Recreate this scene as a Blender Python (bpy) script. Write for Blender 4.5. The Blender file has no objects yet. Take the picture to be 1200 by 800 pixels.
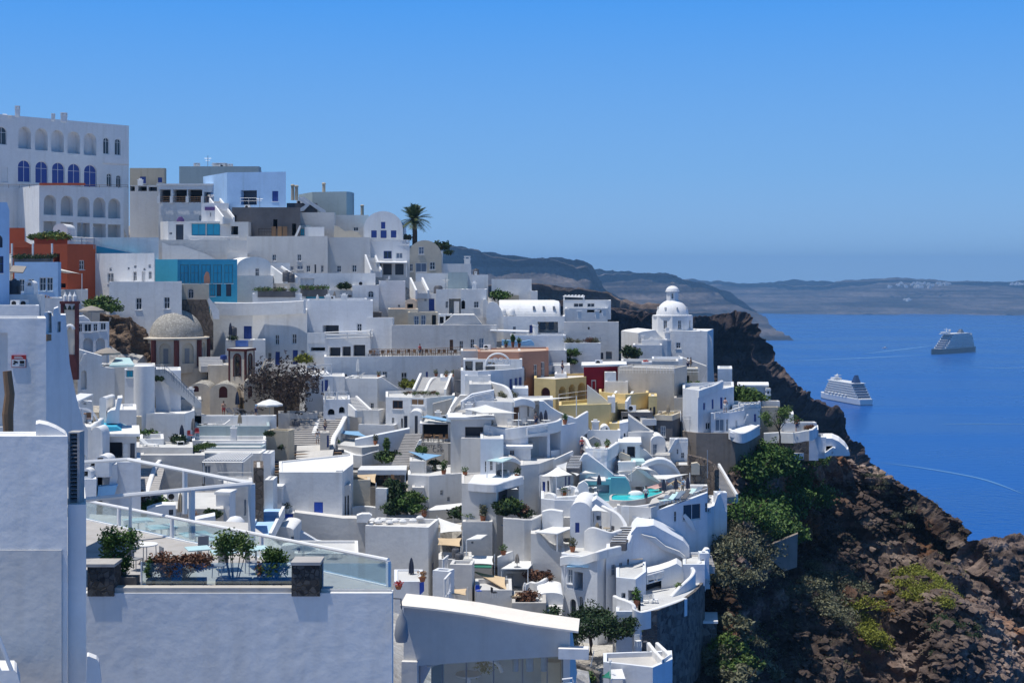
import bpy,math,random
import numpy as np
from mathutils import Vector
from mathutils.geometry import tessellate_polygon
random.seed(7)
scene=bpy.context.scene
COL=scene.collection
F,CX,HY,EYE=1667.0,600.0,320.0,200.0
_G=[(0,0),(61.5,61.5),(64,104),(80,129),(100,146),(120,162),(140,178),(160,195),(200,226),(280,290),(400,400),(1e6,1e6)]
def G(D):
 for(a,b),(c,d)in zip(_G,_G[1:]):
  if D<=c:return b+(d-b)*(D-a)/(c-a)
def rt(D):return G(D)/D
def rt_inv(y):
 lo,hi=1.0,1e5
 for _ in range(60):
  m=(lo+hi)/2
  if G(m)<y:lo=m
  else:hi=m
 return y/lo
def P(px,py,D):
 D=G(D);return Vector(((px-CX)/F*D,D,EYE-(py-HY)/F*D))
def XY(px,D):
 D=G(D);return Vector(((px-CX)/F*D,D))
def Z(py,D):
 D=G(D);return EYE-(py-HY)/F*D
_DY=[(200,275),(285,250),(320,240),(350,228),(380,216),(410,205),(430,196),(450,188),(480,176),(500,168),(520,160),(540,152),(560,145),(580,138),(600,132),(620,127),(650,120),(690,112),(730,106),(800,96),(900,85)]
def Dy(y):
 for(a,b),(c,d)in zip(_DY,_DY[1:]):
  if y<=c:return b+(d-b)*(max(y,a)-a)/(c-a)
 return 85
DEPK=.72
ROOFS=[]
CTRL=[]
MATS={}
def new_mat(name):
 m=bpy.data.materials.new(name);m.use_nodes=True
 nt=m.node_tree;b=nt.nodes['Principled BSDF']
 return m,nt,b
def plaster(key,col,var=.10,rough=.9,streak=.14,bump=.25,scale=.35,stain=(.62,.58,.52)):
 m,nt,b=new_mat(key);N,L=nt.nodes.new,nt.links.new
 geo=N('ShaderNodeNewGeometry')
 n1=N('ShaderNodeTexNoise');n1.inputs['Scale'].default_value=scale;n1.inputs['Detail'].default_value=6;n1.inputs['Roughness'].default_value=.62
 L(geo.outputs['Position'],n1.inputs['Vector'])
 mp=N('ShaderNodeMapping');mp.inputs['Scale'].default_value=(1.3,1.3,.13);L(geo.outputs['Position'],mp.inputs['Vector'])
 n2=N('ShaderNodeTexNoise');n2.inputs['Scale'].default_value=1.1;n2.inputs['Detail'].default_value=5;L(mp.outputs[0],n2.inputs['Vector'])
 r1=N('ShaderNodeMapRange');r1.inputs[1].default_value=.35;r1.inputs[2].default_value=.7;L(n1.outputs['Fac'],r1.inputs[0])
 r2=N('ShaderNodeMapRange');r2.inputs[1].default_value=.52;r2.inputs[2].default_value=.78;r2.inputs[4].default_value=streak*2;L(n2.outputs['Fac'],r2.inputs[0])
 mx=N('ShaderNodeMix');mx.data_type='RGBA'
 d=1-var
 mx.inputs[6].default_value=(*col,1);mx.inputs[7].default_value=(col[0]*d,col[1]*d,col[2]*(d+.01),1);L(r1.outputs[0],mx.inputs[0])
 mx2=N('ShaderNodeMix');mx2.data_type='RGBA'
 L(r2.outputs[0],mx2.inputs[0]);L(mx.outputs[2],mx2.inputs[6]);mx2.inputs[7].default_value=(col[0]*stain[0],col[1]*stain[1],col[2]*stain[2],1)
 n4=N('ShaderNodeTexNoise');n4.inputs['Scale'].default_value=3.1;n4.inputs['Detail'].default_value=8;n4.inputs['Roughness'].default_value=.7;L(geo.outputs['Position'],n4.inputs['Vector'])
 r4=N('ShaderNodeMapRange');r4.inputs[1].default_value=.3;r4.inputs[2].default_value=.75;r4.inputs[3].default_value=1.0;r4.inputs[4].default_value=.91;L(n4.outputs['Fac'],r4.inputs[0])
 mu=N('ShaderNodeMix');mu.data_type='RGBA';mu.blend_type='MULTIPLY';mu.inputs[0].default_value=1;L(mx2.outputs[2],mu.inputs[6]);L(r4.outputs[0],mu.inputs[7])
 L(mu.outputs[2],b.inputs['Base Color']);b.inputs['Roughness'].default_value=rough
 b.inputs['Specular IOR Level'].default_value=.2
 n3=N('ShaderNodeTexNoise');n3.inputs['Scale'].default_value=2.2;n3.inputs['Detail'].default_value=4;L(geo.outputs['Position'],n3.inputs['Vector'])
 n6=N('ShaderNodeTexNoise');n6.inputs['Scale'].default_value=.7;n6.inputs['Detail'].default_value=2;L(geo.outputs['Position'],n6.inputs['Vector'])
 ma=N('ShaderNodeMath');ma.operation='MULTIPLY_ADD';ma.inputs[1].default_value=.45;L(n6.outputs['Fac'],ma.inputs[0]);L(n3.outputs['Fac'],ma.inputs[2])
 bp=N('ShaderNodeBump');bp.inputs['Strength'].default_value=bump*1.6;bp.inputs['Distance'].default_value=.05;L(ma.outputs[0],bp.inputs['Height'])
 L(bp.outputs[0],b.inputs['Normal'])
 MATS[key]=m;return m
def flat(key,col,rough=.6,metal=0,spec=.4):
 m,nt,b=new_mat(key);N,L=nt.nodes.new,nt.links.new
 geo=N('ShaderNodeNewGeometry');n1=N('ShaderNodeTexNoise');n1.inputs['Scale'].default_value=1.7;n1.inputs['Detail'].default_value=4
 L(geo.outputs['Position'],n1.inputs['Vector'])
 mx=N('ShaderNodeMix');mx.data_type='RGBA';mx.inputs[6].default_value=(*col,1);mx.inputs[7].default_value=(*[c*.8 for c in col],1)
 L(n1.outputs['Fac'],mx.inputs[0]);L(mx.outputs[2],b.inputs['Base Color'])
 b.inputs['Roughness'].default_value=rough;b.inputs['Metallic'].default_value=metal;b.inputs['Specular IOR Level'].default_value=spec
 MATS[key]=m;return m
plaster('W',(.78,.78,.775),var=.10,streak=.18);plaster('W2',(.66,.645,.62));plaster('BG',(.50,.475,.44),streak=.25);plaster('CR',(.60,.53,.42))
plaster('TN',(.50,.44,.34),streak=.25);plaster('TC',(.46,.10,.045),streak=.1);plaster('OC',(.72,.56,.27));plaster('PK',(.44,.235,.165))
plaster('RD',(.26,.015,.03),streak=.05);plaster('BL',(.72,.745,.785));plaster('PB',(.40,.60,.85));plaster('TL',(.07,.42,.60),streak=.05);plaster('TP',(.36,.44,.46))  # the near-white one is whitewash with the blue of shade put into its colour
plaster('GR',(.15,.145,.15),var=.3);plaster('CON',(.44,.42,.40),var=.2,streak=.3);plaster('RW',(.27,.235,.205),var=.25,streak=.45);plaster('FL',(.56,.54,.51),var=.2)
plaster('RF',(.60,.60,.59),var=.2,streak=.1);plaster('CRF',(.80,.74,.66),streak=.05);plaster('PKF',(.55,.40,.30),var=.2);plaster('MAR',(.12,.04,.04));plaster('LOG',(.62,.62,.60))
plaster('AQ',(.20,.60,.68),streak=.05);plaster('SKY',(.33,.62,.90),streak=.05);plaster('YR',(.55,.46,.20));plaster('BLU',(.20,.34,.78),streak=.05)
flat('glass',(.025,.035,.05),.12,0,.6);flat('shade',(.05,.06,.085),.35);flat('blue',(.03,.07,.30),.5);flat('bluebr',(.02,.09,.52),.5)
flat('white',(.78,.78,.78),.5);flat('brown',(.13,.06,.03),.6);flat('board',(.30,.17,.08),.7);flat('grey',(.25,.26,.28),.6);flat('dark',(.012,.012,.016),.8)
flat('teal',(.07,.27,.33),.5);flat('greyblue',(.16,.21,.28),.4);flat('metal',(.35,.36,.38),.4,.6);flat('tank',(.10,.10,.11),.5);flat('fabw',(.74,.74,.73),.9)
flat('fabb',(.62,.47,.30),.9);flat('fabg',(.30,.27,.24),.9);flat('fabn',(.035,.045,.08),.9);flat('fabblue',(.20,.38,.58),.85);flat('fabtan',(.36,.30,.22),.9);flat('fabpink',(.62,.40,.36),.9)
flat('wood',(.22,.13,.07),.75);flat('red',(.45,.03,.03),.6);flat('pot',(.36,.13,.06),.8);flat('skin',(.45,.26,.18),.6);flat('trunk',(.085,.06,.045),.95)
flat('green',(.02,.19,.12),.5);flat('maroon',(.10,.02,.02),.7);flat('lightteal',(.52,.72,.72),.4);flat('purple',(.13,.07,.22),.6)
flat('aqglass',(.03,.40,.60),.15,0,.5);flat('hair',(.02,.015,.012),.8);flat('bronze',(.13,.10,.05),.4,.8);flat('sea_dark',(.01,.03,.12),.3);flat('navy',(.012,.022,.09),.4)
def leafmat(key,c1,c2,sc=.9):
 m,nt,b=new_mat(key);N,L=nt.nodes.new,nt.links.new
 geo=N('ShaderNodeNewGeometry');oi=N('ShaderNodeObjectInfo')
 n1=N('ShaderNodeTexNoise');n1.inputs['Scale'].default_value=sc;n1.inputs['Detail'].default_value=3
 L(geo.outputs['Position'],n1.inputs['Vector'])
 ad=N('ShaderNodeMath');ad.operation='ADD';L(geo.outputs['Random Per Island'],ad.inputs[0]);L(n1.outputs['Fac'],ad.inputs[1])
 r=N('ShaderNodeMapRange');r.inputs[1].default_value=.4;r.inputs[2].default_value=1.25;L(ad.outputs[0],r.inputs[0])
 mx=N('ShaderNodeMix');mx.data_type='RGBA';mx.inputs[6].default_value=(*c1,1);mx.inputs[7].default_value=(*c2,1)
 L(r.outputs[0],mx.inputs[0]);L(mx.outputs[2],b.inputs['Base Color'])
 b.inputs['Roughness'].default_value=.6;b.inputs['Specular IOR Level'].default_value=.25
 MATS[key]=m;return m
leafmat('leaf',(.025,.06,.015),(.08,.15,.03));leafmat('leafpalm',(.03,.045,.02),(.09,.12,.045));leafmat('leaflime',(.09,.11,.012),(.22,.23,.03))
leafmat('leafgrey',(.07,.08,.05),(.16,.16,.095));leafmat('leafbr',(.06,.03,.02),(.17,.08,.045));leafmat('leafdry',(.12,.10,.065),(.24,.20,.125));leafmat('leafdark',(.006,.02,.008),(.03,.06,.018))
leafmat('leaforange',(.16,.07,.025),(.28,.14,.045));leafmat('leafmid',(.045,.085,.02),(.11,.17,.04));leafmat('twig',(.022,.014,.013),(.045,.03,.026));leafmat('leafhedge',(.03,.07,.012),(.07,.12,.025))
def glassmat():
 m,nt,b=new_mat('clear');N,L=nt.nodes.new,nt.links.new;nt.nodes.remove(b)
 out=nt.nodes['Material Output'];t=N('ShaderNodeBsdfTransparent');t.inputs[0].default_value=(.87,.94,.945,1)
 g=N('ShaderNodeBsdfGlossy');g.inputs['Roughness'].default_value=.02;g.inputs[0].default_value=(.9,.95,1,1)
 lw=N('ShaderNodeLayerWeight');lw.inputs[0].default_value=.35;mr=N('ShaderNodeMapRange');mr.inputs[3].default_value=.06;mr.inputs[4].default_value=.6
 L(lw.outputs['Fresnel'],mr.inputs[0]);mx=N('ShaderNodeMixShader');L(mr.outputs[0],mx.inputs[0]);L(t.outputs[0],mx.inputs[1]);L(g.outputs[0],mx.inputs[2]);L(mx.outputs[0],out.inputs[0])
 MATS['clear']=m
glassmat()
def poolmat():
 m,nt,b=new_mat('pool');N,L=nt.nodes.new,nt.links.new
 n=N('ShaderNodeTexVoronoi');n.feature='SMOOTH_F1';n.inputs['Scale'].default_value=1.2;g=N('ShaderNodeNewGeometry');L(g.outputs['Position'],n.inputs['Vector'])
 mx=N('ShaderNodeMix');mx.data_type='RGBA';mx.inputs[6].default_value=(.02,.52,.56,1);mx.inputs[7].default_value=(.05,.66,.66,1);L(n.outputs['Distance'],mx.inputs[0]);L(mx.outputs[2],b.inputs['Base Color'])
 b.inputs['Roughness'].default_value=.08
 bp=N('ShaderNodeBump');bp.inputs['Strength'].default_value=.15;L(n.outputs['Distance'],bp.inputs['Height']);L(bp.outputs[0],b.inputs['Normal']);MATS['pool']=m
poolmat()
def stonemat(key,c1,c2,sc=1.6,mortar=(.16,.15,.14)):
 m,nt,b=new_mat(key);N,L=nt.nodes.new,nt.links.new
 g=N('ShaderNodeNewGeometry');v=N('ShaderNodeTexVoronoi');v.inputs['Scale'].default_value=sc;L(g.outputs['Position'],v.inputs['Vector'])
 v2=N('ShaderNodeTexVoronoi');v2.feature='DISTANCE_TO_EDGE';v2.inputs['Scale'].default_value=sc;L(g.outputs['Position'],v2.inputs['Vector'])
 hs=N('ShaderNodeSeparateColor');L(v.outputs['Color'],hs.inputs[0])
 mx=N('ShaderNodeMix');mx.data_type='RGBA';mx.inputs[6].default_value=(*c1,1);mx.inputs[7].default_value=(*c2,1);L(hs.outputs[0],mx.inputs[0])
 r=N('ShaderNodeMapRange');r.inputs[1].default_value=.02;r.inputs[2].default_value=.08;L(v2.outputs['Distance'],r.inputs[0])
 mx2=N('ShaderNodeMix');mx2.data_type='RGBA';mx2.inputs[6].default_value=(*mortar,1);L(r.outputs[0],mx2.inputs[0]);L(mx.outputs[2],mx2.inputs[7]);L(mx2.outputs[2],b.inputs['Base Color'])
 b.inputs['Roughness'].default_value=.95;bp=N('ShaderNodeBump');bp.inputs['Strength'].default_value=.9;bp.inputs['Distance'].default_value=.1;L(r.outputs[0],bp.inputs['Height']);L(bp.outputs[0],b.inputs['Normal']);MATS[key]=m
stonemat('stone',(.05,.045,.045),(.20,.175,.15),1.9);stonemat('stonebr',(.10,.075,.06),(.19,.15,.12),1.9,(.10,.085,.075));stonemat('stoneblk',(.02,.02,.022),(.10,.095,.09),5.0,(.05,.05,.05));stonemat('dome',(.36,.34,.305),(.55,.525,.475),5.5,(.34,.32,.28))
plaster('CHB',(.70,.63,.53),var=.25,streak=.3)
class Fr:
 """A vertical plane through two plan points; s runs along it, z up, d into the building."""
 def __init__(s,A,B):
  s.A=A.copy();s.u=(B-A).normalized();s.n=Vector((s.u.y,-s.u.x));s.e=-s.n;s.len=(B-A).length
 def pt(s,a,z,d=0):q=s.A+s.u*a+s.e*d;return Vector((q.x,q.y,z))
 def px(s,px,py):
  dx=(px-CX)/F;t=s.A.dot(s.n)/(dx*s.n.x+s.n.y);q=Vector((dx*t,t))
  return(q-s.A).dot(s.u),EYE-(py-HY)/F*t
class MB:
 def __init__(s):s.v=[];s.f=[];s.m=[]
 def add(s,vs,fs,mi=0):
  o=len(s.v);s.v+=[tuple(v)for v in vs]
  for f in fs:s.f.append(tuple(i+o for i in f));s.m.append(mi)
 def quad(s,a,b,c,d,mi=0):s.add([a,b,c,d],[(0,1,2,3)],mi)
 def box(s,x0,y0,z0,x1,y1,z1,mi=0):
  s.add([(x0,y0,z0),(x1,y0,z0),(x1,y1,z0),(x0,y1,z0),(x0,y0,z1),(x1,y0,z1),(x1,y1,z1),(x0,y1,z1)],[(3,2,1,0),(4,5,6,7),(0,1,5,4),(1,2,6,5),(2,3,7,6),(3,0,4,7)],mi)
 def cbox(s,c,sx,sy,sz,mi=0,ang=0):
  ca,sa=math.cos(ang),math.sin(ang);vs=[]
  for z in(0,sz):
   for a,b in((-1,-1),(1,-1),(1,1),(-1,1)):
    x,y=a*sx/2,b*sy/2;vs.append((c[0]+x*ca-y*sa,c[1]+x*sa+y*ca,c[2]+z))
  s.add(vs,[(3,2,1,0),(4,5,6,7),(0,1,5,4),(1,2,6,5),(2,3,7,6),(3,0,4,7)],mi)
 def fbox(s,fr,s0,z0,s1,z1,d0,d1,mi=0):
  vs=[fr.pt(a,z,d)for z in(z0,z1)for(a,d)in((s0,d0),(s1,d0),(s1,d1),(s0,d1))]
  s.add(vs,[(3,2,1,0),(4,5,6,7),(0,1,5,4),(1,2,6,5),(2,3,7,6),(3,0,4,7)],mi)
 def face(s,pts2,fn,holes=(),mi=0):
  loops=[[Vector((a,b,0))for a,b in pts2]]+[[Vector((a,b,0))for a,b in h]for h in holes]
  allp=[p for l in loops for p in l]
  if len(allp)<3:return
  s.add([fn(p.x,p.y)for p in allp],tessellate_polygon(loops),mi)
 def tube(s,path,r,n=6,mi=0,cap=True):
  path=[Vector(p)for p in path];rings=[]
  for i,p in enumerate(path):
   t=(path[min(i+1,len(path)-1)]-path[max(i-1,0)]).normalized()
   a=t.cross(Vector((0,0,1)));
   if a.length<.05:a=t.cross(Vector((1,0,0)))
   a.normalize();b=t.cross(a);rr=r[i]if isinstance(r,(list,tuple))else r
   rings.append([p+(a*math.cos(k*2*math.pi/n)+b*math.sin(k*2*math.pi/n))*rr for k in range(n)])
  vs=[v for rg in rings for v in rg];fs=[]
  for i in range(len(path)-1):
   for k in range(n):fs.append((i*n+k,i*n+(k+1)%n,(i+1)*n+(k+1)%n,(i+1)*n+k))
  if cap:fs.append(tuple(range(n))[::-1]);fs.append(tuple((len(path)-1)*n+k for k in range(n)))
  s.add(vs,fs,mi)
 def lathe(s,c,prof,n=24,mi=0,a0=0,a1=2*math.pi,sx=1,sy=1,rot=0):
  full=abs(a1-a0-2*math.pi)<1e-6;m=n if full else n+1;vs=[];fs=[]
  for r,z in prof:
   for k in range(m):
    a=a0+(a1-a0)*k/n+rot;vs.append((c[0]+r*math.cos(a)*sx,c[1]+r*math.sin(a)*sy,c[2]+z))
  for i in range(len(prof)-1):
   for k in range(n):
    k2=(k+1)%m;fs.append((i*m+k,i*m+k2,(i+1)*m+k2,(i+1)*m+k))
  s.add(vs,fs,mi)
 def build(s,name,mats,parent=None,smooth=False,origin=None,auto=None):
  if not s.v:return None
  if parent is not None:o=Vector(parent['o'])
  elif origin is not None:o=Vector(origin)
  else:
   a=np.array(s.v);o=Vector((float(a[:,0].mean()),float(a[:,1].mean()),float(a[:,2].min())))
  me=bpy.data.meshes.new(name);me.from_pydata([(v[0]-o.x,v[1]-o.y,v[2]-o.z)for v in s.v],[],s.f)
  if isinstance(mats,str):mats=[mats]
  for k in mats:me.materials.append(MATS[k])
  if len(mats)>1:me.polygons.foreach_set('material_index',s.m)
  if smooth:me.polygons.foreach_set('use_smooth',[True]*len(me.polygons))
  me.update()
  ob=bpy.data.objects.new(name,me);COL.objects.link(ob);ob['o']=tuple(o)
  if parent is not None:
   ob.parent=parent
   ob.location=(0,0,0)
  else:ob.location=o
  if auto:
   try:me.set_sharp_from_angle(angle=auto)
   except Exception:pass
  return ob
def tag(o,label,cat,group=None,kind=None):
 o['label']=label;o['category']=cat
 if group:o['group']=group
 if kind:o['kind']=kind
 return o
def thing(name,label,cat,loc,group=None):
 o=bpy.data.objects.new(name,None);COL.objects.link(o);o.location=loc;o['o']=tuple(loc);o.empty_display_size=.2
 return tag(o,label,cat,group)
def copy_tree(o,parent=None,loc=None):
 c=o.copy();COL.objects.link(c)
 if parent is not None:c.parent=parent
 if loc is not None:c.location=loc;c['o']=tuple(loc)
 for ch in list(o.children):copy_tree(ch,c)
 return c
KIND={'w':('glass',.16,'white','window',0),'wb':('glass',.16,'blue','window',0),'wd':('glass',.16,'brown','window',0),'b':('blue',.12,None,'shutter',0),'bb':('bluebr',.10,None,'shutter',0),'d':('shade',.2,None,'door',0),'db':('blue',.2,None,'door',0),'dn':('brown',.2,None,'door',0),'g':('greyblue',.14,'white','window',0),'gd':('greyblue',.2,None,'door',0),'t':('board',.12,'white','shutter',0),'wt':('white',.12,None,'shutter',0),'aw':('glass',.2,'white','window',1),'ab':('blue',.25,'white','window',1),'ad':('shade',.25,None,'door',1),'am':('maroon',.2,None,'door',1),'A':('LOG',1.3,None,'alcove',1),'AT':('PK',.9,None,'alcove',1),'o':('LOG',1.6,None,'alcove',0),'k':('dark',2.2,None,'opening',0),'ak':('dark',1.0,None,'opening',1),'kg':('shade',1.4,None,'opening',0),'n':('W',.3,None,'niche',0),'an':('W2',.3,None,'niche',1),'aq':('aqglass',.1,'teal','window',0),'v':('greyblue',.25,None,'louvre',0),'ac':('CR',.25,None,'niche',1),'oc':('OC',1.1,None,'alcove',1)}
def hole_pts(s0,z0,s1,z1,arch):
 if not arch:return[(s0,z0),(s1,z0),(s1,z1),(s0,z1)]
 r=(s1-s0)/2;zs=z1-min(r,(z1-z0)*.8);h=z1-zs;c=(s0+s1)/2
 return[(s0,z0),(s1,z0)]+[(c+r*math.cos(a),zs+h*math.sin(a))for a in[math.pi*k/10 for k in range(11)]]
def openings(fr,specs,lim=None):
 out=[]
 for k,x0,y0,x1,y1 in specs:
  s0,z1=fr.px(x0,y0);s1,z0=fr.px(x1,y1);_,z0b=fr.px(x0,y1);z0=min(z0,z0b)if abs(z0-z0b)>.3 else z0
  if s1<s0:s0,s1=s1,s0
  if lim:
   a,b,c,d=lim;s0=max(s0,a+.06);s1=min(s1,c-.06);z0=max(z0,b+.06);z1=min(z1,d-.06)
  if s1-s0<.12 or z1-z0<.12:continue
  out.append((k,s0,z0,s1,z1))
 return out
def panes(parent,fr,ops):
 for k,s0,z0,s1,z1 in ops:
  pm,r,fm,nm,ar=KIND[k];mb=MB()
  mb.face(hole_pts(s0,z0,s1,z1,ar),lambda a,z:fr.pt(a,z,r))
  pane=mb.build(nm,[pm],parent)
  w,h=s1-s0,z1-z0
  if fm:
   t=min(.09,w*.14);fb=MB();d0=r-.05;d1=r-.005
   top=z1 if not ar else z1-min(w/2,h*.8)
   fb.fbox(fr,s0,z0,s0+t,top,d0,d1);fb.fbox(fr,s1-t,z0,s1,top,d0,d1);fb.fbox(fr,s0+t,z0,s1-t,z0+t,d0,d1)
   if not ar:fb.fbox(fr,s0+t,z1-t,s1-t,z1,d0,d1)
   else:
    c=(s0+s1)/2;R=w/2;hh=z1-top;q=[]
    for j in range(9):
     a=math.pi*j/8;q.append([(c+R*math.cos(a),top+hh*math.sin(a)),(c+(R-t)*math.cos(a),top+(hh-t)*math.sin(a))])
    for j in range(8):
     fb.quad(fr.pt(*q[j][0],d0),fr.pt(*q[j+1][0],d0),fr.pt(*q[j+1][1],d0),fr.pt(*q[j][1],d0))
   nm_=2 if w<1.6 else max(2,int(w/.8))
   for j in range(1,nm_):c=s0+w*j/nm_;fb.fbox(fr,c-t*.35,z0+t,c+t*.35,(z1-t if not ar else z1-.02),d0+.01,d1)
   if h>1.3*w or ar:zc=z0+(top-z0)*(.55 if not ar else .98);fb.fbox(fr,s0+t,zc-t*.3,s1-t,zc+t*.3,d0+.012,d1-.002)
   fb.build('frame',[fm],pane)
  elif nm in('shutter','door')and w>.5:
   fb=MB();d0=r-.035;d1=r-.004;t=.07
   n=2 if w>.7 else 1
   for j in range(n):
    a=s0+w*j/n+t;b=s0+w*(j+1)/n-t
    if not ar:
     zc=z0+h*.5
     fb.fbox(fr,a,z0+t,b,zc-t*.5,d0,d1);fb.fbox(fr,a,zc+t*.5,b,z1-t,d0,d1)
   fb.build('panel',[pm],pane)
  if nm in('window','shutter')and not ar and w>.45:
   sb=MB();sb.fbox(fr,s0-.08,z0-.09,s1+.08,z0-.01,-.07,r-.06);sb.build('sill',['W'],pane)
def parse(st):
 out={'f':[],'r':[],'l':[]}
 for it in(st or '').split(';'):
  q=it.split()
  if len(q)<5:continue
  k=q[0];e='f'
  if k[-1]=='>':k,e=k[:-1],'r'
  elif k[-1]=='<':k,e=k[:-1],'l'
  out[e].append((k,)+tuple(float(x)for x in q[1:5]))
 return out
def wall_with(mb,fr,outline,ops,mi=0):
 """one wall face with its openings cut out, plus the reveals of the openings"""
 hs=[(hole_pts(s0,z0,s1,z1,KIND[k][4]),KIND[k][1])for k,s0,z0,s1,z1 in ops]
 mb.face(outline,lambda a,z:fr.pt(a,z),[h for h,_ in hs],mi)
 for h,r in hs:
  for i in range(len(h)):
   a,b=h[i],h[(i+1)%len(h)]
   mb.quad(fr.pt(*a),fr.pt(*b),fr.pt(*b,r),fr.pt(*a,r),mi)
def inset(pts,t):
 n=len(pts);out=[]
 for i in range(n):
  p0,p1,p2=pts[i-1],pts[i],pts[(i+1)%n]
  u=(p1-p0).normalized();v=(p2-p1).normalized();a=Vector((-u.y,u.x));b=Vector((-v.y,v.x));k=(a+b)
  d=1+a.dot(b);out.append(p1+k*(t/max(d,.35)))
 return out
def chimneys(root,st,D):
 for it in(st or '').split(';'):
  q=it.split()
  if len(q)<4:continue
  x0,y0,x1,y1=[float(v)for v in q[:4]];d=D+(float(q[4])if len(q)>4 else 1.5)
  a=P(x0,y1,d);b=P(x1,y0,d);w=b.x-a.x;mb=MB();c=((a.x+b.x)/2,a.y+w/2,a.z-.5);h=b.z-a.z+.5
  mb.cbox(c,w,w,h*.72);mb.cbox((c[0],c[1],c[2]+h*.72),w*1.2,w*1.2,h*.06)
  for sx in(-1,1):
   for sy in(-1,1):mb.cbox((c[0]+sx*w*.36,c[1]+sy*w*.36,c[2]+h*.78),w*.22,w*.22,h*.12)
  mb.cbox((c[0],c[1],c[2]+h*.9),w*1.1,w*1.1,h*.1)
  mb.build('chimney',['W'],root)
def H(label,x0,x1,top,bot,D=None,wins='',yaw=0,dep=8,xr=None,xl=None,mat='W',par=.45,roof='RF',ch='',name='whitewashed_house',cat='house',foot=3,group=None,slab=None,corners=None,drop=0,xrd=None,ray=False):
 """flat-roofed house: front wall between pixel columns x0 and x1 (right end turned away by yaw), roofed behind a parapet"""
 if D is None:D=Dy(bot)
 dep*=DEPK*rt(D);foot*=rt(D)
 if xr is None and xl is None:ray=True
 if corners:pts=[XY(px,d)for px,d in corners];D=corners[0][1]
 else:
  A=XY(x0,D);th=math.radians(yaw);u=Vector((math.cos(th),math.sin(th)));k=(x1-CX)/F
  t=(k*A.y-A.x)/(u.x-k*u.y);B=A+u*t;pts=[A,B]
 n_in=lambda a,b:Vector((-(b-a).normalized().y,(b-a).normalized().x))
 if xr is not None:
  B=pts[-1];ni=n_in(pts[0],pts[1]);k=(xr-CX)/F;den=ni.x-k*ni.y
  t=(k*B.y-B.x)/den if abs(den)>1e-6 else dep
  if not .6<t<60:t=min(dep,1.2)
  if xrd:t=xrd
  pts.append(B+ni*t)
 if xl is not None:
  A=pts[0];ni=n_in(pts[0],pts[1]);k=(xl-CX)/F;den=ni.x-k*ni.y
  t=(k*A.y-A.x)/den if abs(den)>1e-6 else dep
  if not .6<t<60:t=min(dep,1.2)
  pts.insert(0,A+ni*t)
 fi=1 if xl is not None else 0;zt=Z(top,D);zb=Z(bot,D)-foot
 n=len(pts)
 if xr is not None and xl is None and n==3:loop=pts+[pts[0]+pts[2]-pts[1]]
 elif xl is not None and xr is None and n==3:loop=pts+[pts[2]+pts[0]-pts[1]]
 elif ray:loop=pts+[pts[-1]+pts[-1].normalized()*dep+Vector((-.05,0)),pts[0]+pts[0].normalized()*dep]
 else:
  ni=n_in(pts[0],pts[-1])if not(xl is not None and xr is not None)else Vector((0,0))
  loop=pts+([pts[-1]+ni*dep,pts[0]+ni*dep]if ni.length else[])
 c=sum((p for p in loop),Vector((0,0)))/len(loop)
 CTRL.append((pts[fi].x*.5+pts[min(fi+1,n-1)].x*.5,min(p.y for p in pts),Z(bot,D)));CTRL.append((c.x,c.y,Z(bot,D)-.2))
 root=thing(name,label,cat,(c.x,c.y,zb+foot-.3),group)
 sp=parse(wins);mb=MB();al=[]
 for i in range(len(loop)):
  a,b=loop[i],loop[(i+1)%len(loop)];fr=Fr(a,b);ops=[]
  key='f'if fi<=i<fi+max(1,n-fi-1-(1 if xr is not None else 0))else('r'if(xr is not None and i==n-2)else('l'if(xl is not None and i==0)else None))
  if key:
   src=sp[key]
   if corners and key=='f':
    def inside(w):
     s,_=fr.px((w[1]+w[3])/2,(w[2]+w[4])/2);return 0<s<fr.len
    src=[w for w in src if inside(w)]
   ops=openings(fr,src,(0,zb,fr.len,zt))
  wall_with(mb,fr,[(0,zb),(fr.len,zb),(fr.len,zt),(0,zt)],ops)
  al.append((fr,ops))
 t=.28 if par>0 else .02;zr=zt-max(par,.02);ins=inset(loop,t)
 for i in range(len(loop)):
  j=(i+1)%len(loop);v3=lambda p,z:Vector((p.x,p.y,z))
  mb.quad(v3(loop[i],zt),v3(loop[j],zt),v3(ins[j],zt),v3(ins[i],zt));mb.quad(v3(ins[i],zt),v3(ins[j],zt),v3(ins[j],zr),v3(ins[i],zr))
 mb.build('wall',[mat],root)
 rb=MB();rb.face([(p.x,p.y)for p in ins],lambda a,b:Vector((a,b,zr)));rb.build('roof',[roof],root)
 if slab:
  o2=inset(loop,-slab);sb=MB();sb.face([(p.x,p.y)for p in o2],lambda a,b:Vector((a,b,zt+.22)));sb.face([(p.x,p.y)for p in o2],lambda a,b:Vector((a,b,zt+.003)))
  for i in range(len(o2)):
   j=(i+1)%len(o2);sb.quad(v3(o2[i],zt+.003),v3(o2[j],zt+.003),v3(o2[j],zt+.22),v3(o2[i],zt+.22))
  sb.build('roof_slab',['W'],root)
 for fr,ops in al:panes(root,fr,ops)
 chimneys(root,ch,D)
 if D>64 and len(ins)==4 and name.split('_')[-1]in('house','building','cafe','hotel','bar','room','terrace','block'):ROOFS.append((ins,zr))
 return root
def plane_fr(pa,pb):return Fr(XY(*pa),XY(*pb))
def arch_outline(fr,x0,x1,crown,spring,bot,n=14):
 a,zs=fr.px(x0,spring);b,_=fr.px(x1,spring);_,zc=fr.px((x0+x1)/2,crown);_,zb=fr.px((x0+x1)/2,bot);c=(a+b)/2;r=(b-a)/2
 return[(a,zb),(b,zb)]+[(c+r*math.cos(t),zs+(zc-zs)*math.sin(t))for t in[math.pi*k/n for k in range(n+1)]]
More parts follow.
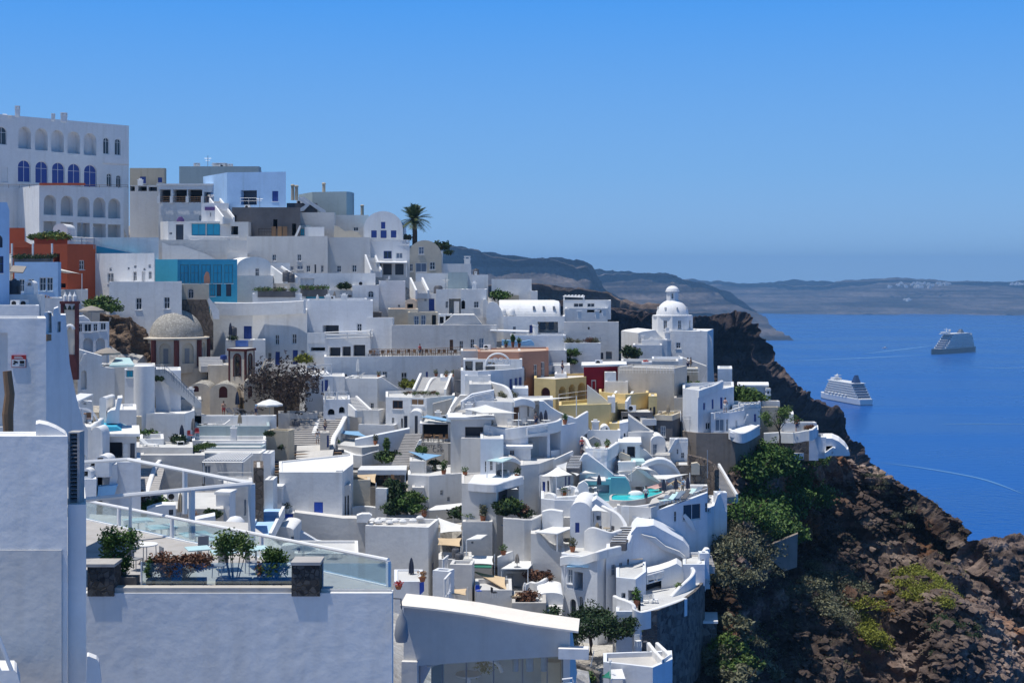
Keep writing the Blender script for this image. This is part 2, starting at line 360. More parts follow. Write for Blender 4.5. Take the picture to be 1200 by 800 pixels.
def SL(label,pts,A,B,thick,mat='W',wins='',name='garden_wall',cat='wall',foot=0,topmat=None,group=None,through=False,part='wall',ctrl=True,extra=None):
 """a wall or gabled / vaulted body: the pixel outline pts on the vertical plane A-B, given real thickness"""
 if B is None:fr=Fr(*A);k_=rt_inv(A[0].y)
 else:
  fr=plane_fr(A,B);k_=rt(A[1]);sx=sum(x for x,y in pts)/len(pts);fr.e=Vector(((sx-CX)/F,1)).normalized()
 thick*=k_;foot*=k_;ol=[fr.px(x,y)for x,y in pts]if pts and not extra else extra
 zmin=min(z for _,z in ol);ol=[(s,z-foot if z-zmin<.05 else z)for s,z in ol]
 ar=sum(ol[i][0]*ol[(i+1)%len(ol)][1]-ol[(i+1)%len(ol)][0]*ol[i][1]for i in range(len(ol)))
 if ar<0:ol=ol[::-1]
 sm=sum(s for s,_ in ol)/len(ol);base=fr.pt(sm,zmin,thick/2)
 if ctrl:CTRL.append((base.x,base.y,zmin-.2))
 sp=parse(wins)['f'];ops=openings(fr,sp);mb=MB();rb=MB()
 wall_with(mb,fr,ol,ops);mb.face(ol,lambda a,z:fr.pt(a,z,thick))
 for i in range(len(ol)):
  p,q=ol[i],ol[(i+1)%len(ol)];up=(p[0]-q[0])/max(1e-6,math.hypot(p[0]-q[0],p[1]-q[1]))
  (rb if(topmat and up>.25)else mb).quad(fr.pt(*p),fr.pt(*q),fr.pt(*q,thick),fr.pt(*p,thick))
 if not ops and not rb.v:
  return tag(mb.build(name,[mat],None,origin=base),label,cat,group)
 root=thing(name,label,cat,base,group);mb.build(part,[mat],root)
 if rb.v:rb.build('roof',[topmat],root,smooth=True,auto=.6)
 panes(root,fr,ops);return root
def VAULT(label,x0,x1,crown,spring,bot,D,length,wins='',mat='W',yaw=0,topmat='W',name='vaulted_house',cat='house',foot=3,group=None):
 A=XY(x0,D);th=math.radians(yaw);u=Vector((math.cos(th),math.sin(th)));k=(x1-CX)/F;t=(k*A.y-A.x)/(u.x-k*u.y);B=A+u*t
 fr=Fr(A,B)
 ol=arch_outline(fr,x0,x1,crown,spring,bot)
 return SL(label,None,(A,B),None,length,mat,wins,name,cat,foot,topmat,group,extra=ol)
def smooth_pts(pts,n=6):
 pts=[Vector(p)for p in pts]
 if len(pts)<3:return pts
 out=[]
 for i in range(len(pts)-1):
  p0=pts[max(i-1,0)];p1=pts[i];p2=pts[i+1];p3=pts[min(i+2,len(pts)-1)]
  for k in range(n):
   t=k/n;out.append(.5*((2*p1)+(p2-p0)*t+(2*p0-5*p1+4*p2-p3)*t*t+(3*p1-p0-3*p2+p3)*t*t*t))
 out.append(pts[-1]);return out
def CW(label,pts,h,t=.3,mat='W',sm=6,name='parapet_wall',cat='wall',group=None,parent=None,part='parapet',zb=None,ctrl=False):
 """curving wall whose rounded top runs through the pixel points (px,py,D); h metres high"""
 h*=rt(pts[0][2])
 q=smooth_pts([P(*p)for p in pts],sm)if sm>1 else[P(*p)for p in pts]
 mb=MB();n=len(q);rows=[]
 for i,p in enumerate(q):
  d=q[min(i+1,n-1)]-q[max(i-1,0)];d2=Vector((d.x,d.y,0))
  d2=d2.normalized()if d2.length>1e-6 else Vector((1,0,0));s=Vector((d2.y,-d2.x,0))*(t/2);b=(zb if zb is not None else p.z-h)
  w=lambda k,z:Vector((p.x+s.x*k,p.y+s.y*k,z))
  rows.append([w(1,b),w(1,p.z-.07),w(.65,p.z),w(-.65,p.z),w(-1,p.z-.07),w(-1,b)])
  if ctrl:CTRL.append((p.x,p.y,b))
 for i in range(n-1):
  for k in range(5):mb.quad(rows[i][k],rows[i+1][k],rows[i+1][k+1],rows[i][k+1])
 for r in(rows[0],rows[-1]):mb.add(r,[(0,1,2,3,4,5)])
 if parent is not None:return mb.build(part,[mat],parent)
 return tag(mb.build(name,[mat]),label,cat,group)
def FLOOR(label,pts,thick=.3,mat='FL',name='terrace',cat='terrace',zfix=None,foot=None,group=None,ctrl=True):
 q=[P(*p)for p in pts];mb=MB();zz=[p.z if zfix is None else zfix for p in q]
 th=thick if foot is None else foot
 top=[Vector((p.x,p.y,z))for p,z in zip(q,zz)];bt=[Vector((p.x,p.y,z-th))for p,z in zip(q,zz)]
 tr=tessellate_polygon([[Vector((p.x,p.y,0))for p in q]]);n=len(q)
 mb.add(top,tr);mb.add(bt,tr)
 for i in range(n):j=(i+1)%n;mb.quad(bt[i],bt[j],top[j],top[i])
 if ctrl:
  for p,z in zip(q,zz):CTRL.append((p.x,p.y,z-th))
 return tag(mb.build(name,[mat]),label,cat,group)
def STAIRS(label,p0,p1,w,n=None,mat='W2',name='stairs',cat='stairs',walls=0,group=None,face=None):
 """steps rising from p0 to p1 (px,py,D), w metres wide, with side walls if walls>0"""
 w*=rt(p0[2]);a,b=P(*p0),P(*p1);d=Vector((b.x-a.x,b.y-a.y,0));run=max(d.length,.1);u=d/run if d.length>.1 else Vector((1,0,0));s=Vector((-u.y,u.x,0))
 n=n or max(4,int(abs(b.z-a.z)/.2));mb=MB();low=min(a.z,b.z)-.6
 ang=math.atan2(u.y,u.x);rh=(b.z-a.z)/n;rl=run/n
 for i in range(n):
  c=a+u*(rl*(i+.5));mb.cbox((c.x,c.y,low),rl*1.0,w,a.z+rh*(i+1)-low,0,ang)
 for sd in((-1,1)if walls else()):
  o=s*(sd*(w/2+.13));mbw=mb
  q=[a+o,b+o]
  for k in range(1):
   e=s*.13
   v=[Vector((p.x+x*e.x,p.y+x*e.y,z))for p,zt in((q[0],a.z+walls),(q[1],b.z+walls))for x in(-1,1)for z in(low,zt)]
   mb.add(v,[(0,1,5,4),(2,3,7,6),(1,3,7,5),(0,2,3,1),(4,6,7,5),(0,2,6,4)],1)
 CTRL.append((a.x,a.y,a.z-.2));CTRL.append((b.x,b.y,b.z-.2))
 return tag(mb.build(name,[mat,'W']),label,cat,group)
def RAIL(pts,h=.9,mat='white',parent=None,label=None,bars=0,posts=1.5,r=.03,name='railing',group=None,mid=1,sm=1):
 q=[P(*p)for p in pts];mb=MB()
 for a,b in zip(q,q[1:]):
  L=(b-a).length;n=max(1,int(L/posts))
  mb.tube([a,b],r,5)
  for m in range(1,mid+1):dz=Vector((0,0,h*m/(mid+1)));mb.tube([a-dz,b-dz],r*.7,4)
  for i in range(n+1):p=a.lerp(b,i/n);mb.tube([p,p-Vector((0,0,h))],r,5)
  if bars:
   k=max(1,int(L/bars))
   for i in range(k):p=a.lerp(b,(i+.5)/k);mb.tube([p,p-Vector((0,0,h))],r*.5,4)
 if parent is not None:return mb.build(name,[mat],parent)
 return tag(mb.build(name,[mat]),label,'railing',group)
def gz(px,py,D):return P(px,py,D)
def PARASOL(label,px,ytop,ybot,D,closed=True,w=None,mat='fabtan',group=None):
 a=P(px,ybot,D);h=Z(ytop,D)-a.z;r=thing('parasol',label,'parasol',a,group);mb=MB();mb.tube([a,a+Vector((0,0,h))],.035,6);mb.lathe(a,[(.0,.08),(.28,.08),(.3,0)],12);mb.build('pole',['metal'],r)
 mb=MB()
 if closed:
  z0=h*.38;n=16;prof=[(.03,h),(.09,h*.93),(.17,h*.75),(.19,h*.6),(.21,z0)]
  vs=[];fs=[]
  for i,(rr,z)in enumerate(prof):
   for k in range(n):q=rr*(1.15 if k%2 else .75);vs.append((a.x+q*math.cos(k*2*math.pi/n),a.y+q*math.sin(k*2*math.pi/n),a.z+z-(.1 if k%2 and i==4 else 0)))
  for i in range(4):
   for k in range(n):fs.append((i*n+k,i*n+(k+1)%n,(i+1)*n+(k+1)%n,(i+1)*n+k))
  mb.add(vs,fs)
 else:
  R=(w or 3)/2;n=8;vs=[(a.x,a.y,a.z+h)];fs=[]
  for j,(f,dz)in enumerate(((.55,.2),(1,.5),(1,.68))):
   for k in range(n*2):
    sg=1 if k%2==0 else .95;vs.append((a.x+R*f*sg*math.cos(k*math.pi/n),a.y+R*f*sg*math.sin(k*math.pi/n),a.z+h-dz*R*.75-(0 if k%2==0 else-.02*j)))
  m=n*2
  for k in range(m):fs.append((0,1+k,1+(k+1)%m))
  for j in range(2):
   for k in range(m):fs.append((1+j*m+k,1+(j+1)*m+k,1+(j+1)*m+(k+1)%m,1+j*m+(k+1)%m))
  mb.add(vs,fs)
  rb=MB()
  for k in range(n):t=k*2*math.pi/n;rb.tube([a+Vector((0,0,h*.72)),a+Vector((R*.6*math.cos(t),R*.6*math.sin(t),h-.2*R))],.012,4)
  rb.build('ribs',['metal'],r)
 mb.build('canopy',[mat],r);return r
def CANOPY(label,pts,ybase,thick=.14,mat='fabw',posts=True,postmat='white',name='pergola',cat='pergola',slats=0,which=None,group=None):
 """a flat shade roof through four pixel points (px,py,D) on posts that come down to pixel row ybase"""
 q=[P(*p)for p in pts];c=sum(q,Vector())/4;zb=Z(ybase,min(p[2]for p in pts));r=thing(name,label,cat,(c.x,c.y,zb),group)
 mb=MB();dz=Vector((0,0,thick))
 if slats:
  for i in range(slats):
   f=(i+.25)/slats;g=(i+.75)/slats;a,b=q[0].lerp(q[1],f),q[0].lerp(q[1],g);d,e=q[3].lerp(q[2],f),q[3].lerp(q[2],g)
   mb.add([a,b,e,d,a-dz,b-dz,e-dz,d-dz],[(0,1,2,3),(7,6,5,4),(0,4,5,1),(1,5,6,2),(2,6,7,3),(3,7,4,0)])
  for i in range(4):mb.tube([q[i]-dz*1.5,q[(i+1)%4]-dz*1.5],.06,4)
 else:
  n=6;vs=[];
  for l in(0,1):
   for i in range(n+1):
    for j in range(n+1):
     p=q[0].lerp(q[1],i/n).lerp(q[3].lerp(q[2],i/n),j/n);sag=.0 if mat!='fabw'else .10*math.sin(math.pi*i/n)*math.sin(math.pi*j/n)
     vs.append(p-Vector((0,0,sag+l*thick)))
  fs=[];m=n+1;o=m*m
  for i in range(n):
   for j in range(n):
    a=i*m+j;fs.append((a,a+m,a+m+1,a+1));fs.append((o+a,o+a+1,o+a+m+1,o+a+m))
  for i in range(n):
   for e in([i*m,(i+1)*m],[i*m+n,(i+1)*m+n],[i,i+1],[n*m+i,n*m+i+1]):fs.append((e[0],e[1],o+e[1],o+e[0]))
  mb.add(vs,fs)
 mb.build('canopy',[mat],r)
 if posts:
  for i in(which if which is not None else range(4)):
   p=q[i];p=p.lerp(c,.04);pb=MB();pb.tube([Vector((p.x,p.y,zb-.1)),Vector((p.x,p.y,p.z-thick*.6))],.06,6);pb.build('post',[postmat],r)
 return r
def SAIL(label,pts,ybase=None,mat='fabw',sag=.35,group=None,poles=None):
 """stretched shade sail through three or four pixel points"""
 q=[P(*p)for p in pts];c=sum(q,Vector())/len(q);zb=(Z(ybase,pts[0][2])if ybase else min(p.z for p in q)-1.5);r=thing('shade_sail',label,'shade sail',(c.x,c.y,zb),group)
 mb=MB();n=8;vs=[];fs=[]
 if len(q)==3:q4=[q[0],q[1],q[2],q[2].lerp(q[0],.02)]
 else:q4=q
 m=n+1
 for l in(0,1):
  for i in range(m):
   for j in range(m):
    a,b=i/n,j/n
    p=q4[0].lerp(q4[1],a).lerp(q4[3].lerp(q4[2],a),b)
    e=math.sin(math.pi*a)*(1-abs(2*b-1))*0;inw=.10*(math.sin(math.pi*a)*abs(2*b-1)**3+math.sin(math.pi*b)*abs(2*a-1)**3)
    p=p.lerp(c,inw);p=p-Vector((0,0,sag*math.sin(math.pi*a)*math.sin(math.pi*b)+l*.03));vs.append(p)
 o=m*m
 for i in range(n):
  for j in range(n):
   a=i*m+j;fs.append((a,a+m,a+m+1,a+1));fs.append((o+a,o+a+1,o+a+m+1,o+a+m))
 mb.add(vs,fs);mb.build('sail',[mat],r,smooth=True)
 for i in(poles if poles is not None else range(len(q))):
  p=q[i]+(q[i]-c).normalized()*.15;pb=MB();pb.tube([Vector((p.x,p.y,zb-.3)),Vector((p.x,p.y,p.z+.1))],.05,6);pb.build('pole',['white'],r)
 return r
PROT={}
def clone(key,make,label,loc,rot=0,cat=None,group=None,scale=1):
 if key not in PROT:
  o=make();PROT[key]=o
 else:o=copy_tree(PROT[key])
 o.location=loc;o.rotation_euler=(0,0,rot);o.scale=(scale,)*3;o['o']=tuple(loc);o['label']=label
 if group:o['group']=group
 elif 'group'in o.keys():del o['group']
 return o
Z0=Vector((0,0,0))
def mk_lounger(mat='white'):
 def f():
  r=thing('sun_lounger','x','sun lounger',Z0);mb=MB();mb.box(-.33,-.95,.28,.33,.35,.34);v=[(-.33,.35,.28),(.33,.35,.28),(.33,.95,.72),(-.33,.95,.72),(-.33,.35,.34),(.33,.35,.34),(.33,.93,.78),(-.33,.93,.78)]
  mb.add(v,[(0,1,2,3),(4,5,6,7),(0,1,5,4),(1,2,6,5),(2,3,7,6),(3,0,4,7)]);mb.build('cushion',[mat],r)
  for sx in(-1,1):
   for y in(-.8,.5):lb=MB();lb.box(sx*.3-.03,y-.03,0,sx*.3+.03,y+.03,.29);lb.build('leg',['white'],r)
  return r
 return f
def mk_table(mat='fabw',w=.8,rnd=False):
 def f():
  r=thing('table','x','table',Z0);mb=MB()
  if rnd:mb.lathe(Z0,[(0,.75),(w/2,.75),(w/2,.71),(0,.71)],20)
  else:mb.box(-w/2,-w/2,.71,w/2,w/2,.75)
  mb.build('table_top',[mat],r);mb=MB();mb.tube([(0,0,.71),(0,0,.03)],.04,8);mb.lathe(Z0,[(0,.05),(.25,.03),(.25,0)],12);mb.build('pedestal',['metal'],r);return r
 return f
def mk_chair(mat='fabw',fm='white'):
 def f():
  r=thing('terrace_chair','x','chair',Z0);mb=MB();mb.box(-.22,-.22,.43,.22,.22,.47);mb.build('seat',[mat],r)
  mb=MB();mb.box(-.22,.19,.5,.22,.23,.9);mb.build('backrest',[mat],r)
  for sx in(-.2,.2):
   for y in(-.2,.2):lb=MB();lb.tube([(sx,y,.44 if y<0 else .9),(sx*1.08,y*1.08,0)],.018,5);lb.build('leg',[fm],r)
  return r
 return f
def mk_ac():
 r=thing('air_conditioner','x','air conditioner',Z0);mb=MB();mb.box(-.45,-.16,.06,.45,.16,.72);mb.build('casing',['white'],r)
 fb=MB();c=(-.1,-.165,.39)
 v=[(c[0],c[1]-.004,c[2])]+[(c[0]+.25*math.cos(k*math.pi/8),c[1]-.004,c[2]+.25*math.sin(k*math.pi/8))for k in range(16)]
 fb.add(v,[(0,1+k,1+(k+1)%16)for k in range(16)]);fb.build('fan',['dark'],r)
 for sx in(-.35,.35):b=MB();b.box(sx-.03,-.15,0,sx+.03,.15,.06);b.build('foot',['metal'],r)
 return r
def mk_tank():
 r=thing('water_tank','x','water tank',Z0);mb=MB();mb.lathe(Z0,[(0,1.38),(.18,1.36),(.2,1.3),(.45,1.25),(.55,1.12),(.55,.7),(.57,.68),(.55,.66),(.55,.05),(.5,0)],20);mb.build('body',['tank'],r,smooth=True,auto=.7)
 mb=MB();mb.lathe((0,0,1.36),[(0,.07),(.17,.06),(.17,0)],12);mb.build('lid',['tank'],r);return r
def AC(label,px,py,D,rot=0):return clone('ac',mk_ac,label,P(px,py,D),rot)
def TANK(label,px,py,D,sc=1):return clone('tank',mk_tank,label,P(px,py,D),0,scale=sc*rt(D))
def CHAIR(label,px,py,D,rot=0,mat='fabw',group=None,fm='white'):return clone('chair'+mat,mk_chair(mat,fm),label,P(px,py,D),rot,group=group)
def TABLE(label,px,py,D,rot=0,mat='fabw',w=.8,rnd=False,group=None):return clone('table%s%s%s'%(mat,w,rnd),mk_table(mat,w,rnd),label,P(px,py,D),rot,group=group)
def LOUNGER(label,px,py,D,rot=0,mat='fabw',group=None):return clone('loung'+mat,mk_lounger(mat),label,P(px,py,D),rot,group=group)
def leaves(mb,c,rx,ry,rz,n,size,mi=0,rng=random,shell=.35,up=.25,lo=-1):
 """n leaf-sized faces through an uneven ellipsoid volume"""
 k=0;nz=[(rng.uniform(0,6.3),rng.uniform(-1,1),rng.uniform(.5,1.15))for _ in range(9)]
 while k<n:
  d=Vector((rng.gauss(0,1),rng.gauss(0,1),rng.gauss(0,1))).normalized()
  if d.z<lo:continue
  lob=1+.28*math.sin(d.x*4.3+nz[0][0])*math.sin(d.y*3.7+nz[1][0])+.18*math.sin(d.z*6+nz[2][0]+d.x*5)
  rr=(rng.random()**shell)*lob
  p=Vector((c[0]+d.x*rx*rr,c[1]+d.y*ry*rr,c[2]+d.z*rz*rr))
  a=Vector((rng.uniform(-1,1),rng.uniform(-1,1),rng.uniform(-.6,.6)+up)).normalized();b=a.cross(Vector((rng.uniform(-1,1),rng.uniform(-1,1),rng.uniform(-1,1)))).normalized()
  s=size*rng.uniform(.6,1.3);mb.add([p-a*s,p+b*s*.45,p+a*s,p-b*s*.45],[(0,1,2,3)],mi);k+=1
def mk_bush(mat,n=500,size=.16,seed=1,tall=.8,mounds=5):
 def f():
  rng=random.Random(seed);r=thing('shrub','x','shrub',Z0);mb=MB()
  for i in range(mounds):
   t=rng.uniform(0,6.28);d=rng.uniform(.2,.75)if i else 0;h=rng.uniform(.5,1)*tall
   leaves(mb,(d*math.cos(t),d*math.sin(t),h*.5),rng.uniform(.4,.65),rng.uniform(.4,.65),h*.55,n//mounds,size,0,rng,.4,.4)
  mb.build('foliage',[mat],r);tb=MB()
  for i in range(6):t=rng.uniform(0,6.28);tb.tube([(0,0,-.15),(.3*math.cos(t),.3*math.sin(t),.3),(.6*math.cos(t),.6*math.sin(t),tall*.75)],[.04,.025,.01],5)
  tb.build('stems',['trunk'],r);return r
 return f
def rt_of(loc):return rt_inv(loc[1])
def BUSH(label,loc,sc,mat='leaf',rot=None,group=None,seed=None,n=700,size=.15,tall=.8):
 v=seed if seed is not None else random.randint(1,3)
 sc*=rt_of(loc)
 return clone('bush%s%d%s%s'%(mat,v,n,tall),mk_bush(mat,n,size,v,tall),label,loc,random.uniform(0,6.28)if rot is None else rot,group=group,scale=sc)
def POT(label,px,py,D,h=.9,mat='leaf',group=None,potmat='pot',w=.5):
 h*=rt(D)*.6;w*=rt(D)*.75;a=P(px,py,D);r=thing('potted_plant',label,'potted plant',a,group);mb=MB();mb.lathe(a,[(0,.38*h),(w*.42,.38*h),(w*.46,.4*h),(w*.46,.34*h),(w*.3,0),(0,0)],14);mb.build('pot',[potmat],r,smooth=True,auto=.6)
 mb=MB();leaves(mb,(a.x,a.y,a.z+.66*h),w*.62,w*.62,.34*h,int(160*max(.6,h)),.09*max(1,h*.9));mb.build('foliage',[mat],r);return r
def PERSON(label,px,py,D,h=1.72,shirt='red',pants='navy',rot=0,sit=False,lean=0):
 a=P(px,py,D);r=thing('person',label,'person',a);k=h/1.75;c,s=math.cos(rot),math.sin(rot)
 def W(x,y,z):return Vector((a.x+(x*c-y*s)*k,a.y+(x*s+y*c)*k,a.z+z*k))
 def body(name,verts,edges,rad,mat,rootv=0):
  me=bpy.data.meshes.new(name);me.from_pydata([tuple(W(*v)-a)for v in verts],edges,[]);ob=bpy.data.objects.new(name,me);COL.objects.link(ob);ob.parent=r;ob['o']=tuple(a);me.materials.append(MATS[mat])
  m=ob.modifiers.new('skin','SKIN');sv=me.skin_vertices[0].data
  for i,q in enumerate(rad):sv[i].radius=(q*k,q*k)
  sv[rootv].use_root=True;ob.modifiers.new('sub','SUBSURF').render_levels=1
  return ob
 ly=lean
 if sit:J=dict(hip=(0,0,.5),ch=(0,.02+ly,.95),nk=(0,.03+ly,1.1),hd=(0,.0+ly,1.25),hl=(-.1,0,.48),hr=(.1,0,.48),kl=(-.12,-.42,.5),kr=(.12,-.42,.5),fl=(-.12,-.45,.06),fr=(.12,-.45,.06),tl=(-.12,-.6,.03),tr=(.12,-.6,.03))
 else:J=dict(hip=(0,0,.95),ch=(0,.0+ly,1.3),nk=(0,.0+ly,1.47),hd=(0,-.02+ly,1.62),hl=(-.1,0,.9),hr=(.1,0,.9),kl=(-.11,-.04,.5),kr=(.12,.05,.5),fl=(-.12,0,.07),fr=(.13,.12,.07),tl=(-.13,-.15,.03),tr=(.14,-.02,.03))
 sh=J['nk'][2]-.08;v=[J['hip'],J['ch'],J['nk'],(J['hd'][0],J['hd'][1],J['hd'][2]-.06),(J['hd'][0],J['hd'][1],J['hd'][2]+.1),(-.19,J['ch'][1],sh),(.19,J['ch'][1],sh),(-.26,J['ch'][1]-.02,sh-.27),(.26,J['ch'][1]-.02,sh-.27),(-.24,J['ch'][1]-.2,sh-.48),(.24,J['ch'][1]-.2,sh-.48),J['hl'],J['hr'],J['kl'],J['kr'],J['fl'],J['fr'],J['tl'],J['tr']]
 e=[(0,1),(1,2),(2,3),(3,4),(1,5),(1,6),(5,7),(6,8),(7,9),(8,10),(0,11),(0,12),(11,13),(12,14),(13,15),(14,16),(15,17),(16,18)]
 body('body',v,e,[.12,.14,.055,.085,.075,.06,.06,.042,.042,.032,.032,.085,.085,.058,.058,.04,.04,.035,.035],'skin')
 body('shirt',[J['hip'],(0,J['ch'][1]*.5,(J['hip'][2]+J['ch'][2])/2),J['ch'],(0,J['ch'][1],sh),(-.2,J['ch'][1],sh-.03),(.2,J['ch'][1],sh-.03),(-.24,J['ch'][1],sh-.18),(.24,J['ch'][1],sh-.18)],[(0,1),(1,2),(2,3),(3,4),(3,5),(4,6),(5,7)],[.145,.14,.16,.1,.075,.075,.06,.06],shirt)
 body('trousers',[J['hip'],J['hl'],J['hr'],J['kl'],J['kr']],[(0,1),(0,2),(1,3),(2,4)],[.145,.1,.1,.07,.07],pants)
 mb=MB();hd=W(J['hd'][0],J['hd'][1]+.015,J['hd'][2]+.04);mb.lathe(hd,[(0,.1*k),(.06*k,.085*k),(.1*k,.02*k),(.098*k,-.03*k)],12);mb.build('hair',['hair'],r,smooth=True)
 return r
def TREE(label,px,py,D,h,mat='leaf',cr=1.6,n=2600,size=.2,name='tree',trunk=.14,seed=3,spread=1.0,bare=False,nc=16):
 k_=rt(D);h*=k_;cr*=k_;trunk*=k_;size*=k_;rng=random.Random(seed);a=P(px,py,D);r=thing(name,label,'tree',a);tb=MB();tips=[]
 th=h*.38;top=a+Vector((rng.uniform(-.2,.2),0,th));tb.tube([a-Vector((0,0,.3)),a.lerp(top,.5)+Vector((.06,0,0)),top],[trunk,trunk*.8,trunk*.65],8)
 nb=7
 for i in range(nb):
  t=i*2*math.pi/nb+rng.uniform(-.3,.3);L=cr*rng.uniform(.6,1);e=top+Vector((math.cos(t)*L*spread,math.sin(t)*L*spread,(h-th)*rng.uniform(.3,.75)));m=top.lerp(e,.5)+Vector((0,0,.25))
  tb.tube([top-Vector((0,0,.15)),m,e],[trunk*.45,trunk*.3,trunk*.1],6);tips.append(e)
  for j in range(3):q=m.lerp(e,rng.random());e2=q+Vector((rng.uniform(-.5,.5)*cr,rng.uniform(-.5,.5)*cr,rng.uniform(.1,.6)*(h-th)*.5));tb.tube([q,e2],[trunk*.18,trunk*.05],5);tips.append(e2)
 if bare:
  lv=[]
  for t0 in list(tips):
   for j in range(7):
    e2=t0+Vector((rng.gauss(0,.45),rng.gauss(0,.45),rng.gauss(0.05,.4)))*cr*.5;tb.tube([t0,t0.lerp(e2,.5)+Vector((0,0,rng.uniform(-.1,.1))),e2],[trunk*.09,trunk*.06,.008],4);lv.append(e2)
    for q in range(3):e3=e2+Vector((rng.gauss(0,.3),rng.gauss(0,.3),rng.gauss(-.05,.3)))*cr*.5;tb.tube([e2.lerp(t0,rng.random()*.6),e3],[.014,.006],3);lv.append(e3)
 tb.build('trunk',['trunk'],r);mb=MB()
 if bare:
  for e2 in lv:
   for _ in range(5):leaves(mb,e2,.35,.35,.3,1,size,0,rng,.8)
 else:
  for i in range(nc):
   e=rng.choice(tips)+Vector((rng.gauss(0,.25),rng.gauss(0,.25),rng.gauss(0.05,.2)))*cr*.6;rr=cr*rng.uniform(.26,.46);leaves(mb,e,rr,rr,rr*.75,n//nc,size,0,rng,.4,.3)
 mb.build('crown',[mat],r);return r
def PALM(label,px,ytop,ybot,D):
 rng=random.Random(5);a=P(px,ybot,D);h=Z(ytop,D)-a.z;r=thing('palm_tree',label,'palm tree',a);tz=h*.55;tb=MB()
 path=[a+Vector((.0,0,-1)),a+Vector((.05,0,tz*.4)),a+Vector((-.05,0,tz*.8)),a+Vector((-.1,0,tz))];tb.tube(path,[.42,.36,.34,.45],10)
 for i in range(14):z=tz*i/14;tb.lathe((a.x-.03,a.y,a.z+z),[(.36,0),(.42,.05),(.36,.12)],10)
 tb.build('trunk',['trunk'],r);mb=MB();c=a+Vector((-.1,0,tz))
 for i in range(66):
  t=rng.uniform(0,6.283);el=rng.uniform(-.35,1.45);L=(h-tz)*rng.uniform(.95,1.25)*(.95 if el>.3 else .85);d=Vector((math.cos(t)*math.cos(el),math.sin(t)*math.cos(el),math.sin(el)));pts=[]
  for k in range(9):f=k/8;pts.append(c+d*L*f+Vector((0,0,-1))*L*.38*f*f*(1.2-.6*abs(math.sin(el))))
  for k in range(8):
   tv=(pts[k+1]-pts[k]).normalized();sd=tv.cross(Vector((0,0,1)));
   if sd.length<.1:sd=Vector((1,0,0))
   sd.normalize();wd=.8*(1-.75*abs(k/8-.35));q=pts[k]
   for sg in(-1,1):
    for m in range(3):
     b=pts[k].lerp(pts[k+1],m/3);tip=b+sd*sg*wd+tv*.42-Vector((0,0,.2*wd));mb.add([b,b+tv*.09,tip],[(0,1,2)])
   mb.add([q-sd*.03,q+sd*.03,pts[k+1]+sd*.02,pts[k+1]-sd*.02],[(0,1,2,3)])
 mb.build('crown',['leafpalm'],r);return r
def TEXT(txt,loc,size,rotz,mat,parent=None,name='lettering',rx=math.pi/2,label=None,align='CENTER'):
 cu=bpy.data.curves.new(name,'FONT');cu.body=txt;cu.size=size;cu.align_x=align;cu.extrude=.004;tmp=bpy.data.objects.new(name,cu);COL.objects.link(tmp);bpy.context.view_layer.update();me=bpy.data.meshes.new_from_object(tmp.evaluated_get(bpy.context.evaluated_depsgraph_get()));bpy.data.objects.remove(tmp);me.materials.clear();me.materials.append(MATS[mat]);ob=bpy.data.objects.new(name,me);COL.objects.link(ob)
 if parent is not None:ob.parent=parent;ob.location=Vector(loc)-Vector(parent['o'])
 else:ob.location=loc
 ob.rotation_euler=(rx,0,rotz);return ob
def TAVERNA(px0,px1,py,D,n,label,group,mat='wood',rows=1):
 pass
def BLOCKS(label,pts,h=.75,mat='white',name='lattice_parapet',group=None,cell=.55):
 """pierced parapet: posts, a coping and round lattice cells between the pixel points"""
 h*=rt(pts[0][2]);cell*=rt(pts[0][2])
 q=[P(*p)for p in pts];mb=MB()
 for a,b in zip(q,q[1:]):
  L=(b-a).length;n=max(1,int(L/cell));up=Vector((0,0,1));d=(b-a)/n;dd=Vector((d.x,d.y,0)).normalized();nn=Vector((dd.y,-dd.x,0))
  for z0,z1 in((-.09,0),(-h,-h+.07)):
   e=nn*.08;v=[p+s*e+Vector((0,0,z))for p in(a,b)for s in(-1,1)for z in(z0,z1)];mb.add(v,[(0,1,3,2),(4,6,7,5),(0,4,5,1),(2,3,7,6),(1,5,7,3),(0,2,6,4)])
  hz=h-.16;R=hz/2;rr=.05
  for i in range(n):
   c=a+d*(i+.5)-Vector((0,0,.09+R));ring=[]
   w=d.length/2
   ring=[c+dd*(w*math.cos(t))+up*(R*math.sin(t))for t in[k*math.pi/5 for k in range(11)]];mb.tube(ring,rr,4,cap=False)
  for i in range(0,n+1,4):p=a+d*i;mb.tube([p-Vector((0,0,h)),p],.09,4)
 return tag(mb.build(name,[mat]),label,'parapet',group)
SUN_EL,SUN_AZ=73.0,-104.0
